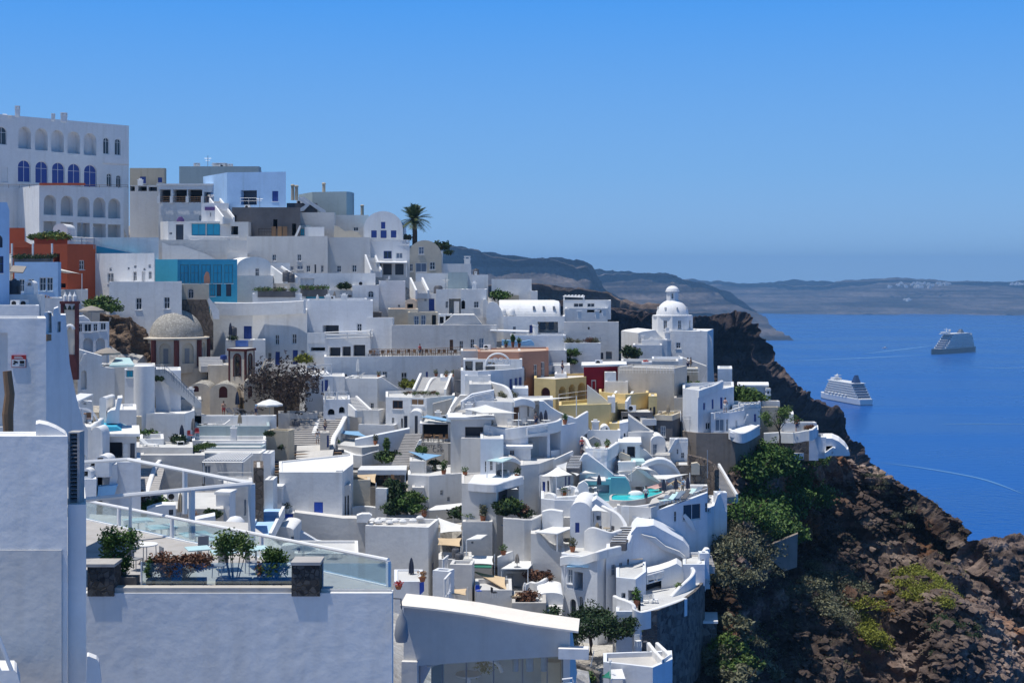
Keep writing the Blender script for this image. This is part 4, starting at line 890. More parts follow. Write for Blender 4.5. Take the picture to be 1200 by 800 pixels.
mb=MB();mb.fbox(fr,s0+.2*w,z0+.74*h,s0+.8*w,z0+.8*h,-.016,-.013);mb.fbox(fr,s0+.2*w,z0+.86*h,s0+.7*w,z0+.91*h,-.016,-.013);mb.build('text_line',['fabw'],root)
mb=MB();a=P(10,512,49.5);rng=random.Random(4)
mb.tube([a+Vector((0,0,0)),a+Vector((-.03,0,.8)),a+Vector((.04,0,1.5)),a+Vector((-.05,0,2.3))],[.17,.19,.17,.15],9);tag(mb.build('timber_post',['wood']),'weathered brown timber post standing by the near left wall','post')
sw=SL('stepped white buttress wall with a rounded merlon right of the near wall',[(53,520),(53,371),(56,366),(60,367),(62,371),(63,362),(68,360),(70,369),(77,369),(80,405),(82,430),(90,470),(98,500),(98,520)],(50,57),(100,61),2.2,wins='n 52 366 60.5 390;n 67 377 71 389',name='buttress_wall')
mb=MB();fr=plane_fr((50,56.9),(100,60.9));s0,z1=fr.px(52.5,392);s1,z0=fr.px(57.5,399);mb.fbox(fr,s0,z0,s1,z1,-.1,.0);tag(mb.build('wall_lamp',['board']),'small square wall lamp under the buttress niche','lamp')
root=thing('bell_gate','dark red free standing bell gate with three arched openings','bell tower',P(81,420,88))
mb=MB();c=P(81,420,88);zt=Z(356,88);z0=c.z-2;xa,xb=P(73.5,0,88).x,P(90,0,88).x;Y=G(88)
for x in(xa,xb):mb.box(x-.14,Y-.2,z0,x+.14,Y+.3,zt)
mb.build('pier',['MAR'],root);mb=MB();mb.box(xa+.16,Y-.05,z0+2.4,xb-.16,Y+.2,Z(363,88));mb.build('panel',['CHB'],root)
mb=MB();mb.box(xa-.2,Y-.3,zt,xb+.2,Y+.4,zt+.25);mb.build('lintel',['MAR'],root)
for i in range(3):
 x=xa+(xb-xa)*(i+.5)/3;mb=MB();mb.lathe((x,Y+.05,zt+.25),[(.22,0),(.2,.5),(.12,.62),(.0,.95)],8);mb.build('finial',['fabw'],root);mb=MB();mb.lathe((x,Y-.05,zt-.55),[(.2,0),(.14,.2),(.1,.34),(0,.4)],10);mb.build('bell',['bronze'],root)
mb=MB();mb.box(xa-.1,Y-.25,z0,xb+.1,Y+.35,z0+2.35);mb.build('base',['MAR'],root)
mb=MB();hp=[P(82+4.2*math.cos(t),386-(-1)*5*math.sin(t)*-1,87.6)for t in[math.pi*k/8 for k in range(9)]];mb.tube(hp,.16,6);mb.build('hood',['W'],root)
bl=H('shade tinted white house with square windows over two arches',91,126,377,425,115,wins='w 91 379 96 389;w 98 379 107 389;w 109 379 114 388;w 117 378 124 387;ak 97 396 109 413;ak 112 396 123 413',mat='BL',par=.35,dep=5,name='arched_house',xr=128)
SL('small shade tinted rounded roof hump behind the square windows',[(91,380),(91,371),(98,370),(104,374),(108,380)],(88,117),(110,117),3,'BL',name='roof_hump',cat='roof',ctrl=False)
PARASOL('grey open parasol over the rock edge',107,358,380,122,False,3.0,'fabg');PARASOL('grey open parasol on the terrace before the two arches',125.5,399,420,108,False,2.9,'fabg')
H('plain beige wall behind the grey parasol',97,117,362,384,126,mat='BG',par=.1,dep=2,name='yard_wall',cat='wall')
BUSH('green bush growing on top of the rocky ledge',P(121,362,137),1.6,'leafmid',seed=2,n=900);BUSH('second green bush on the rocky ledge by the white wall',P(130,365,136),1.0,'leafhedge',seed=1)
H('tall white house with small niches above the rocky ledge',111,181,297,385,150,wins='w 126 320 130 332;w 129.5 320 133 332;n 128 314 131 317.5;w 156 318 160 329;n 166 318 170 331;w 174 318 177.5 327;n 149 313 152 316;n 157 311 160 314;n 168 314 170.5 317;n 174 310 177 314',par=.35,dep=7,corners=[(111,150),(149,147.5),(181,146)],name='tall_house')
H('white house with two small grey windows above the dome',128,213,330,405,143,wins='w 127.5 351 134 364;w 159 349 166 363;w 192 348 199 362',par=.35,dep=5,yaw=-4,name='white_house',roof='W')
H('teal fronted house with tall blue glass panels',182,278,304,352,156,wins='aq 211 310 221 332;aq 223 310 233 332;aq 236 310 247 332;aq 250 310 260 332;aq 263 310 273 332;aq 246 333 252 347;d 254 333 259 347;d 265 333 271 347',corners=[(182,158),(208,155),(278,157)],mat='TL',par=.35,dep=6,name='teal_house')
SL('red and white painted oar shaped ornament leaning on the teal front',[(239,332),(239,324),(241,319),(243,318),(245,320),(246,326),(246,332)],(235,152),(250,152),.1,'PK',name='ornament',cat='ornament',ctrl=False)
H('small cream annexe with an arched window beside the stone wall',213,245,333,352,147,wins='aw 220 338 227 350',mat='CR',par=.25,dep=4,name='annexe',cat='annexe')
SL('dark brown rubble stone wall behind the ochre dome',[(214,410),(214,351),(242,351),(247,372),(250,378),(250,410)],(210,146),(252,146),1.2,'stonebr')
SL('white buttress sloping beside the dark rubble wall',[(243,352),(245,349),(257,364),(257,374),(250,374),(248,366)],(240,144.8),(260,144.8),.6,ctrl=False)
D0=140
def church_ochre():
 c=P(206.5,446,D0+4.2);R=36*G(D0)/F*1.02;z1=Z(396.5,D0+3.5);z0=Z(427.5,D0+1);r=thing('domed_church','old church with a weathered ochre dome on an octagonal drum','church',(c.x,c.y,Z(446,D0)))
 x,y=c.x,c.y;n=8;off=math.pi/8-.15
 mb=MB();pts=[Vector((x+R*math.cos(k*2*math.pi/n+off),y+R*math.sin(k*2*math.pi/n+off)))for k in range(n)]
 al=[]
 for k in range(n):
  a,b=pts[k],pts[(k+1)%n];mid=(a+b)/2-Vector((x,y));fr=Fr(a,b)
  ops=[]
  if mid.y<0:
   L=fr.len;h=z1-z0;ops=[('ac',L*.24,z0+h*.06,L*.76,z0+h*.86)]if mid.x>-R*.8 else[('ad',L*.28,z0+h*.05,L*.72,z0+h*.9)]
  wall_with(mb,fr,[(0,z0-1),(fr.len,z0-1),(fr.len,z1),(0,z1)],ops);al.append((fr,ops))
 mb.build('drum',['CHB'],r)
 for fr,ops in al:
  for o in ops:
   panes(r,fr,[o])
   if o[0]=='ac':
    k,s0,a0,s1,a1=o;m=(s0+s1)/2;w=(s1-s0)*.2;q=MB();q.fbox(fr,m-w,a0+.02,m+w,a0+(a1-a0)*.72,.2,.24);q.build('window',['grey'],r)
 for p in pts:
  q=MB();d=(p-Vector((x,y))).normalized();b=p+d*.02;q.lathe((b.x,b.y,z0-.2),[(.34,0),(.34,z1-z0+.1)],6);q.build('pilaster',['MAR'],r)
 q=MB();q.lathe((x,y,z1),[(R*.98,-.02),(R*1.06,.0),(R*1.06,.16),(R*.8,.26)],48);q.build('cornice',['CHB'],r)
 Rd=31*G(D0)/F*1.03;H_=Z(362.5,D0+4)-z1;prof=[(Rd*math.cos(t),.2+(H_-.2)*math.sin(t))for t in[math.pi/2*k/16 for k in range(17)]]
 q=MB();q.lathe((x,y,z1),[(Rd*1.0,.05)]+prof,48);q.build('dome',['dome'],r,smooth=True)
 q=MB();zt=z1+H_;q.lathe((x,y,zt-.12),[(.55,0),(.5,.25),(.28,.5),(.1,.6),(.08,.75),(0,.8)],12);q.build('finial',['dome'],r,smooth=True,auto=.8)
 q=MB();q.tube([(x,y,zt+.5),(x,y,zt+1.5)],.04,5);q.tube([(x-.3,y,zt+1.2),(x+.3,y,zt+1.2)],.035,5);q.build('cross',['metal'],r)
 b=MB();zb=Z(446,D0)-2;fr=plane_fr((195,D0+.2),(243,D0+.2));s0,_=fr.px(176,440);s1,_=fr.px(241,440)
 b.fbox(fr,s0,zb,s1,z0-.4,.9,8.5);b.build('base',['CHB'],r);return r
church_ochre()
def bell_tower():
 D=133;r=thing('bell_tower','small square bell tower with dark red trim and arched bell openings','bell tower',P(283,448,D));w=27*D/F;a=math.radians(-18)
 A=XY(268,D);u=Vector((math.cos(a),math.sin(a)));k=(288-CX)/F;t=(k*A.y-A.x)/(u.x-k*u.y);B=A+u*t;n=Vector((-u.y,u.x));k=(298-CX)/F;t2=(k*B.y-B.x)/(n.x-k*n.y);t2=min(max(t2,1.2),2.9);Cc=B+n*t2;Dd=A+n*t2;z0=Z(446,D)-2;z1=Z(411,D);loop=[A,B,Cc,Dd];mb=MB();hs=[]
 for i in range(4):
  fr=Fr(loop[i],loop[(i+1)%4]);L=fr.len;o=[('ak',L*.3,Z(441,D),L*.7,Z(414.5,D))];wall_with(mb,fr,[(0,z0),(L,z0),(L,z1),(0,z1)],o);hs.append((fr,o,L))
 mb.build('wall',['CHB'],r)
 for fr,o,L in hs:
  q=MB();k,s0,a0,s1,a1=o[0];hp=hole_pts(s0,a0,s1,a1,1)[1:]+[(s0,a0)]
  q.tube([fr.pt(s,z,-.02)for s,z in hp],.09,5);q.fbox(fr,0,z0+2,L*.08,z1,-.05,.04);q.fbox(fr,L*.92,z0+2,L,z1,-.05,.04);q.build('trim',['MAR'],r)
  q=MB();q.face(hp,lambda a,z:fr.pt(a,z,.35));q.build('opening',['stonebr'],r)
  m=fr.pt((s0+s1)/2,a0+(a1-a0)*.5,.2);q=MB();q.lathe(m,[(.26,0),(.2,.15),(.14,.4),(0,.5)],10);q.build('bell',['bronze'],r)
 c=(A+B+Cc+Dd)/4;o2=inset(loop,-.16);q=MB()
 for zz,mm in((z1,.0),):
  q.face([(p.x,p.y)for p in o2],lambda a,b:Vector((a,b,z1+.28)))
  q.face([(p.x,p.y)for p in o2],lambda a,b:Vector((a,b,z1+.003)))
  for i in range(4):j=(i+1)%4;q.quad(Vector((*o2[i],z1+.003)),Vector((*o2[j],z1+.003)),Vector((*o2[j],z1+.28)),Vector((*o2[i],z1+.28)))
 q.build('cornice',['MAR'],r);q=MB();i2=inset(loop,-.1);q.face([(p.x,p.y)for p in i2],lambda a,b:Vector((a,b,z1+.3)));q.build('roof',['RF'],r)
bell_tower()
VAULT('cream barrel vaulted chapel bay with dark red doors',246,278,449.5,458,497,129,7,'am 256.5 452.5 266.5 466','CHB',topmat='dome',name='chapel',cat='chapel',yaw=4)
VAULT('smaller cream chapel bay with a half round fanlight on the left',221,246,449,456,497,131,7,'am 226 452 233 459','CHB',topmat='dome',name='chapel',cat='chapel',yaw=4)
SL('narrow gabled chapel front with an arched window under red edging',[(286,500),(286,450),(293.5,441),(301.5,450),(301.5,500)],(284,126.5),(304,128),6,'CHB',wins='am 290.5 452 295.5 465',name='chapel',cat='chapel',topmat='dome')
SL('taller gabled stone chapel front with three lancet openings',[(301.5,500),(301.5,448),(310,427),(321,450),(321,500)],(300,129),(322,131),7,'CHB',wins='ak 304 443 306.5 458;am 308.5 442 312 461;ak 315 444 318 458',name='chapel',cat='chapel',topmat='dome')
SL('far gabled chapel front half hidden by the bare tree',[(321,500),(321,452),(328,441),(335,452),(335,500)],(320,133),(336,134),6,'stonebr',wins='am 325 455 329 468',name='chapel',cat='chapel',topmat='dome')
H('low stone house wall behind the bare tree',334,376,442,495,142,mat='stonebr',par=.1,dep=5,name='stone_house')
H('white barrel roofed nave behind the bell tower',244,268,428,450,137,mat='CHB',par=.02,dep=5,name='church_nave',cat='church')
BLOCKS('cream pierced parapet behind the gabled chapels',[(316,429,150),(351,429,150)],1.0,'CHB')
gh=H('large white house with two rows of blue doors and windows',246,357,362,432,150,wins='b 285.5 382 295 398;w 322 392 327 404;w 342 391 347.5 403;w 313.5 413 318 425;db 322 412 328 428;db 342.5 410 349 427;w 352 410 357 419',corners=[(246,152),(296,151),(310,149.5),(360,147)],par=.35,dep=9,name='large_house')
CW('broad curved white parapet crowning the large white house',[(248,354,150.5),(280,354.5,150),(310,354,148.5),(338,353,147),(357,352,145.6)],1.35,.5)
H('upper white block behind the curved parapet',296,354,344,362,156,par=.3,dep=6,mat='BL',name='upper_block')
H('planter trough full of cacti on the upper roof',302,346,341,345,155.5,mat='GR',par=.05,dep=1.0,foot=.3,name='planter_trough',cat='planter')
H('second planter trough of cacti near the glass pool',352,384,339,344,157.5,mat='GR',par=.05,dep=1.0,foot=.3,name='planter_trough',cat='planter')
for i,x in enumerate((304,309,314,320,327,334,341)):BUSH('dusty green cactus bush in the long roof trough',P(x,341.5,156),.7,'leafgrey'if i%2 else 'leaf',group='cactus bushes in the long trough',n=300,size=.12)
for i,x in enumerate((355,360,366,372,379)):BUSH('dusty green cactus bush in the short roof trough',P(x,339.5,158),.75,'leafgrey'if i%2 else 'leaf',group='cactus bushes in the short trough',n=300,size=.12)
H('shade tinted white pool terrace with a turquoise panel',357,387,345,372,158,wins='aq 358.5 347 381 355',mat='BL',par=.3,dep=4,name='pool_terrace',cat='terrace')
TANK('dark blue water barrel beside the shutter of the large house',273,394,148.6,.75)
H('short white balcony with blue railings on the large house',264,296,398,420,147.6,wins='',par=.5,dep=2.6,name='balcony',cat='balcony')
H('white wall block right of the bell tower',296,311,398,432,145,par=.2,dep=3,mat='W',name='wall_block',cat='wall')
PARASOL('closed dark parasol on the balcony behind the bell tower',270,378,400,146,True,mat='fabn')
BUSH('round dark bush on the balcony behind the bell tower',P(272,398,147),.55,'leafdark',seed=1)
bal=H('dark blue balcony railing block beside the water barrel',276,291,399,405,146.9,mat='BLU',par=.1,dep=.3,foot=.1,name='balcony_railing',cat='railing')
BUSH('yellow green bush by the doors of the large white house',P(359,424,145),1.15,'leaflime',seed=2,n=700)
STAIRS('short pale steps between the dome and the large house',(249,430,138),(246,418,141.5),2.2,7)
mb=MB();p=P(262,421,138.5);mb.lathe(p,[(0,.55),(.4,.5),(.45,.1),(.4,0)],14);tag(mb.build('blue_barrel',['blue'],smooth=True,auto=.7),'blue barrel beside the pale steps','barrel')
H('grey teal flat block with a rounded right end on the skyline',355,415,228,262,207,mat='TP',par=.2,corners=[(350,216),(366,207),(406,205),(412,207),(415,211)],dep=7,name='teal_house')
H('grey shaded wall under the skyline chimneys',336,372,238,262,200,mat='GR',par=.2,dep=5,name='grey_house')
SL('white topped stair wall slanting down over the grey wall',[(352,232),(355,230),(382,247),(382,250),(378,250)],(350,199.3),(384,199.3),.6,ctrl=False)
SL('small white zigzag wall beside the grey shaded wall',[(352,248),(352,244),(358,240),(349,232),(352,231),(363,240),(356,247)],(345,199.2),(368,199.2),.4,ctrl=False)
for i,(x,y0,y1,d,l)in enumerate([(343,216,231,205,'left of the two stubby brown chimneys near the skyline'),(347.5,217,231,205,'right of the two stubby brown chimneys near the skyline'),(379.5,214,230,209,'tall slim brown chimney alone on the grey teal roof'),(424.5,240,251,212,'short brown chimney behind the barrel house')]):
 mb=MB();p=P(x,y1,d);h=Z(y0,d)-p.z;mb.lathe(p,[(.28,-.5),(.26,h*.85),(.34,h*.86),(.34,h*.93),(.2,h),(0,h)],10);tag(mb.build('chimney',['TN'],smooth=True,auto=.6),l,'chimney')
H('pale stepped plaster house under the grey teal block',352,392,249,282,193,mat='W2',par=.2,dep=6,xr=393,name='plaster_house')
H('beige lower block right of the stepped plaster house',391,432,252,284,197,wins='w 414 266 420 271',mat='W2',par=.2,dep=6,name='plaster_house')
SL('curved buff parapet on the long pale building',[(391,280),(392,264),(398,266),(404,271),(412,270),(420,272),(424,278),(424,280)],(390,190),(426,190),.6,'CR',ctrl=False)
H('small glassy annex with a leaning board on the long roof',348,364,264,280,189,wins='aq 352 268 357 276',mat='TP',par=.2,dep=3,name='annexe',cat='annexe')
H('white box with a rounded top on the long roof',357,380,266,281,188.5,mat='W',par=.2,dep=3,name='roof_room',cat='room')
SL('slanting white plank wall on the long roof',[(345,277),(351,264),(353,265),(348,277)],(344,187.5),(354,187.5),.3,ctrl=False)
for i,x in enumerate((321,328,334)):
 mb=MB();p=P(x,277,186.5);mb.cbox(p,.62,.5,1.5);tag(mb.build('crate_stack',['wood'if i!=1 else 'board']),['tan crate left in the row on the long roof','orange brown crate in the middle of the roof row','tan crate right in the row on the long roof'][i],'crate')
RAIL([(303,268,186.3),(319,268,186.3)],1.0,'dark',label='dark fence left of the crates on the long roof',bars=.25)
H('long pale building with two rows of small windows',289,384,277,322,183,wins='w 319 298 323.5 306;w 348.5 298 353 306;g 340 312 344 317;g 348 311 355 316;w 359 311 363.5 319;d 366.5 310 370.5 320;w 376 311 379 319',mat='W2',par=.25,dep=9,corners=[(289,183),(368,181),(384,180.5)],name='long_building',cat='building')
H('pale building with two dark windows beside the barrel house',384,434,278,324,182,wins='w 394.5 311 400 319;w 412.5 310.5 418 319',mat='W2',par=.25,dep=9,name='pale_building',cat='building')
VAULT('white barrel vaulted house with dark blue windows on the ridge',426,472,247.5,268,282,190,12,'b 446.5 260 451.5 268;b 435 270 441.5 278.5;b 446 270 453 279;b 458 270 464.5 278.5',yaw=2,topmat='SKY')
H('white lower storey with an open porch below the barrel house',431,480,283,326,184,wins='wb 449.5 294 459 303;k 442 309 447 322;d 449 309 459 322;d 463 309 473 322;g 464 296 472 303',par=.15,dep=7,name='porch_house')
BLOCKS('white pierced balcony parapet of the barrel house',[(432,280.5,184.3),(480,281,184)],.75,cell=.5)
CANOPY('thin white porch roof below the barrel house',[(440,307,180),(477,307.5,180),(477,306,184),(440,306,184)],324,.12,mat='white',which=[0,1],name='porch_roof',cat='roof')
VAULT('grey barrel vaulted house right of the palm',478,517.5,281.5,300,324,184,9,'g 490.5 289 497 298;w 480 309 484 318;g 487 308 500 319;w 503.5 307 510 316','CR',yaw=3,topmat='W2')
H('white side block at the right of the grey barrel house',513,519,294,318,185,par=.1,dep=5,name='side_block',cat='block')
PALM('tall date palm standing alone on the ridge',486,236,283,193)
STAIRS('narrow white stairs left of the porch house',(441,320,179),(434,302,182),1.1,10,walls=.5)
BUSH('round grey bush behind the palm on the ridge',P(475,281,196),1.0,'leafgrey',seed=2);BUSH('dark rounded bush on the ridge right of the grey barrel house',P(516,292,200),1.5,'leafdark',seed=1);BUSH('low dark bush on the ridge skyline beside the far hills',P(528,298,230),1.1,'leafdark',seed=3)
H('long white house with a white chimney on the ridge',517,552,309,330,187,par=.15,dep=8,ch='544 300 551 310 2',yaw=3)
VAULT('small white vaulted house with a little grey window',278,318,301,312,326,168,7,'w 299 314 304 324',yaw=22,topmat='W')
H('white house base beneath the small vault',276,320,323,346,166,par=.1,dep=6)
H('white terrace block right of the small vault',318,340,308,326,172,par=.3,dep=5,name='terrace_block',cat='terrace')
STAIRS('white open stairs beside the small vault',(342,327,163),(324,314,168),1.1,12,walls=.3)
TANK('black tank group under the white open stairs',336,330,163,.9);TANK('second black tank under the white open stairs',341,331,163,.8)
H('long white wall terrace below the pale building',340,440,320,350,166,par=.4,dep=5,name='terrace_wall',cat='wall',wins='n 352 326 368 338')
H('white block with an arched dark window on the upper slope',413,444,334,362,162,wins='aw 431 340.5 438 349',par=.2,dep=6)
H('plain white cube below the porch house',444,475,329,362,163,wins='w 466 357 469 360',par=.25,dep=7)
H('white flat terrace with slot openings left of the arched window block',385,414,340,358,165,wins='k 400 345 404.5 347;k 408 345.5 412 348',par=.3,dep=6,name='terrace_house')
for i,x in enumerate((390,397,403,409)):CHAIR('white chair among tables on the slotted terrace',x,359,160,i*1.3,group='white chairs on the slotted terrace')
TABLE('white table on the left half of the slotted terrace',393,360.5,159);TABLE('white table on the right half of the slotted terrace',406,360.5,159)
BUSH('dark shrub on the terrace wall below the pale building',P(406,338,165),1.0,'leafdark',seed=2);POT('potted shrub with yellow leaves near the porch stairs',432,331,167,1.6,'leaflime');
PERSON('person in a dark shirt standing near the porch stairs',420,332,168,1.7,'navy','navy')
PARASOL('closed grey parasol on the slotted terrace',392,341,358,161,True,mat='fabg')
H('white house with a blue door under the black dome tank',489,513,344,366,164,wins='b 502.5 350 509 364;g 497 349 500 353;k 511 353.5 513.5 357',par=.3,dep=6)
STAIRS('steep white stairs with side walls below the ridge house',(495,345,163),(488,330,168),1.2,10,walls=.6)
mb=MB();p=P(513.5,346,165.5);mb.lathe(p,[(0,1.4),(.45,1.35),(.62,1.1),(.64,.1),(.5,0)],18);tag(mb.build('round_tank',['tank'],smooth=True,auto=.8),'large round black tank on the white ridge house','water tank')
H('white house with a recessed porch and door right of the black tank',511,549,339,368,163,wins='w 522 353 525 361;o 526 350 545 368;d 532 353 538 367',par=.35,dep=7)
H('white upper terrace wall under the long ridge house',487,526,320,346,172,par=.4,dep=5,name='terrace_wall',cat='wall')
H('pale aqua terrace block right of the upper terrace wall',525,548,319,342,171,wins='',mat='TP',par=.4,dep=5,name='terrace_block',cat='terrace')
VAULT('half round stone bread oven at the foot of the plain cube',475,488,350,355,362,159,2.2,'k 477 356 484 361','CR',topmat='PKF',name='bread_oven',cat='oven')
H('white stepped houses cluster at the ridge end',548,572,322,346,172,par=.2,dep=7,ch='556 318 559 323 2')
H('white house front with a framed window and arched recess',540,570,339,372,160,wins='w 555 353 561 361;ak 540 352 545 362',par=.35,dep=7,xr=571)
SL('curved white end wall hugging the framed window house',[(566,372),(566,351),(569,350),(572,354),(573,362),(574,372)],(564,158.5),(576,158.5),1.2,ctrl=False)
H('flat white house with aqua reflections near the ridge end',576,623,327,352,171,wins='',mat='W',par=.25,dep=8,xr=624)
H('small annexe right of the flat white ridge house',622,630,341,352,170,par=.2,dep=4,name='annexe',cat='annexe')
BUSH('green bush beside the flat white ridge house',P(580,350,167),1.5,'leaf',seed=3);H('brown timber deck hut in front of the flat ridge house',588,608,346,353,168,mat='TN',par=.05,dep=2.5,foot=.5,name='deck_hut',cat='hut')
def big_vault():
 A=(572,152);fr=plane_fr((572,153.5),(590,150.5));
 r=thing('vaulted_house','big white barrel vaulted house lying crosswise before the church','house',P(615,398,156))
 y0,L=152.5,0;xa,xb=P(585,0,152.5).x,P(657,0,152.5).x;zs=Z(371,152.5);zc=Z(351.5,155.5);R=zc-zs;cy=G(152.5)+R*1.25;mb=MB();n=18
 ring=lambda x:[Vector((x,cy-R*1.25*math.cos(t),zs+R*math.sin(t)))for t in[math.pi*k/n for k in range(n+1)]]
 xs=[xa,xa+(xb-xa)*.9,xb-.15,xb];sc=[1,1,.93,.80];rs=[[Vector((p.x,cy+(p.y-cy)*q,zs+(p.z-zs)*q))for p in ring(x)]for x,q in zip(xs,sc)]
 for i in range(3):
  for k in range(n):mb.quad(rs[i][k],rs[i][k+1],rs[i+1][k+1],rs[i+1][k])
 mb.add(rs[0],[tuple(range(n+1))]);mb.add(rs[-1],[tuple(range(n+1))[::-1]]);mb.build('vault',['W'],r,smooth=True,auto=.5)
 for i,px in enumerate((589.5,600)):
  q=MB();p=P(px,369.5,152.4);q.lathe(p,[(0,.95),(.3,.85),(.42,.5),(.42,0)],12,sy=.8);q.build('dormer',['W'],r,smooth=True)
 for px in(625.5,637,649):q=MB();p=P(px,363,152.9);q.cbox(p,.28,.5,.5);q.build('vent',['grey'],r)
 CTRL.append((P(615,0,155).x,G(155),Z(398,153)))
big_vault()
SL('rounded white gable end of the big barrel vault',[(570,400),(570,362),(573,354.5),(577,353.5),(582,355),(587,362),(590,371),(590,400)],(568,151.2),(592,151.2),1.2,name='gable_wall')
H('white house front with columns under the big barrel vault',590,662,370.5,402,150,wins='w 601 382.5 604.5 391;db 620.5 381 625 397;o 630 377 654 390',par=.3,dep=7,name='porch_house')
for i,(x,k)in enumerate(((636,'w'),(646,'d'))):
 mb=MB();p=P(x,389,150.8);mb.box(p.x-.35,p.y,p.z+.3,p.x+.35,p.y+.4,p.z+1.5);tag(mb.build('porch_window',['glass']),['small dark window inside the column porch','larger dark window at the right inside the column porch'][i],'window')
mb=MB();p=P(627.5,397,149.3);mb.lathe(p,[(.36,0),(.36,1.65),(.42,1.7),(.42,1.9)],16);tag(mb.build('column',['W'],smooth=True,auto=.6),'thick round white column of the porch under the vault','column')
CANOPY('long thin white canopy left of the round column',[(574,387,145.5),(619,388.5,145.5),(620,387,148),(576,385.5,148)],402,.12,mat='white',which=[1])
H('white terrace with a low parapet under the column porch',598,663,393,416,144,par=.5,dep=5,mat='BL',name='terrace_block',cat='terrace')
SL('smooth blue sunk wall beside the potted plants',[(588,405),(588,398),(612,400),(622,398),(626,402),(626,405)],(586,142),(628,142),.6,'SKY',ctrl=False)
for i,(x,l,h)in enumerate(((593,'left reddish potted plant on the terrace before the column porch',1.3),(601,'tall dark potted plant in the middle before the column porch',2.2),(608.5,'bushy potted plant at the right before the column porch',1.7))):POT(l,x,407,140,h)
H('beige cube house with a roof terrace before the church',661,725,377,440,146,wins='d 704 413 707 421;kg 710 412 717 421;k 689 383 691 386;w> 727 403 730 412;w> 733 394 736 402;w> 733 412 736 420',mat='W2',par=.3,xr=740,dep=10,yaw=-4,name='cube_house',ch='')
H('white roof room with slot windows on the beige cube house',662,712,361,378,156,wins='k 688 363 697 366;k 700 363 705 366.5;k 675 358 676 360',par=.2,dep=6,foot=1,name='roof_room',cat='room')
H('second low roof room with dark slots behind the cube house',660,716,352,364,160,wins='w 672 355 684 360;w 688 355 697 360;k 702 367 707 371',par=.2,dep=5,foot=1,name='roof_room',cat='room')
CANOPY('thin pergola frame on the skyline roofs',[(660,346,160),(684,347,160),(685,345.5,164),(661,345.5,164)],359,.1,mat='white',slats=6)
for i,(x,y)in enumerate(((664,371),(679,373),(700,373),(708,370))):
 mb=MB();p=P(x,y,151);mb.cbox(p,.5,.5,.9);mb.cbox(p+Vector((0,0,.9)),.7,.7,.15);tag(mb.build('roof_vent',['W']),['leftmost little roof vent on the cube house','second little roof vent from the left on the cube house','third little roof vent on the cube house','rightmost little roof vent on the cube house'][i],'vent')
H('white terrace block carrying pots before the beige cube house',662,704,402,446,141,wins='',par=.35,dep=5,xr=705,name='terrace_block',cat='terrace')
for i,(x,w)in enumerate(((666,.9),(671,.7),(677,.7),(692,1.0),(698,.9))):BUSH('brownish potted shrub along the terrace edge of the cube house',P(x,401.5,142.5),w*.8,'leafbr'if i%2 else 'leafgrey',group='brownish shrubs before the cube house',n=300,size=.12)
BUSH('bright green climbing plant on the white wall left of the terrace',P(668,417,140),.9,'leafhedge',seed=2,n=600);BUSH('lower bright green climbing plant on the same white wall',P(667.5,426,140),.8,'leafhedge',seed=1,n=500)
H('white stepped cluster below the column porch',640,664,410,446,139,wins='w 652 431 656 441;g 644 426 650 443',par=.3,dep=5)
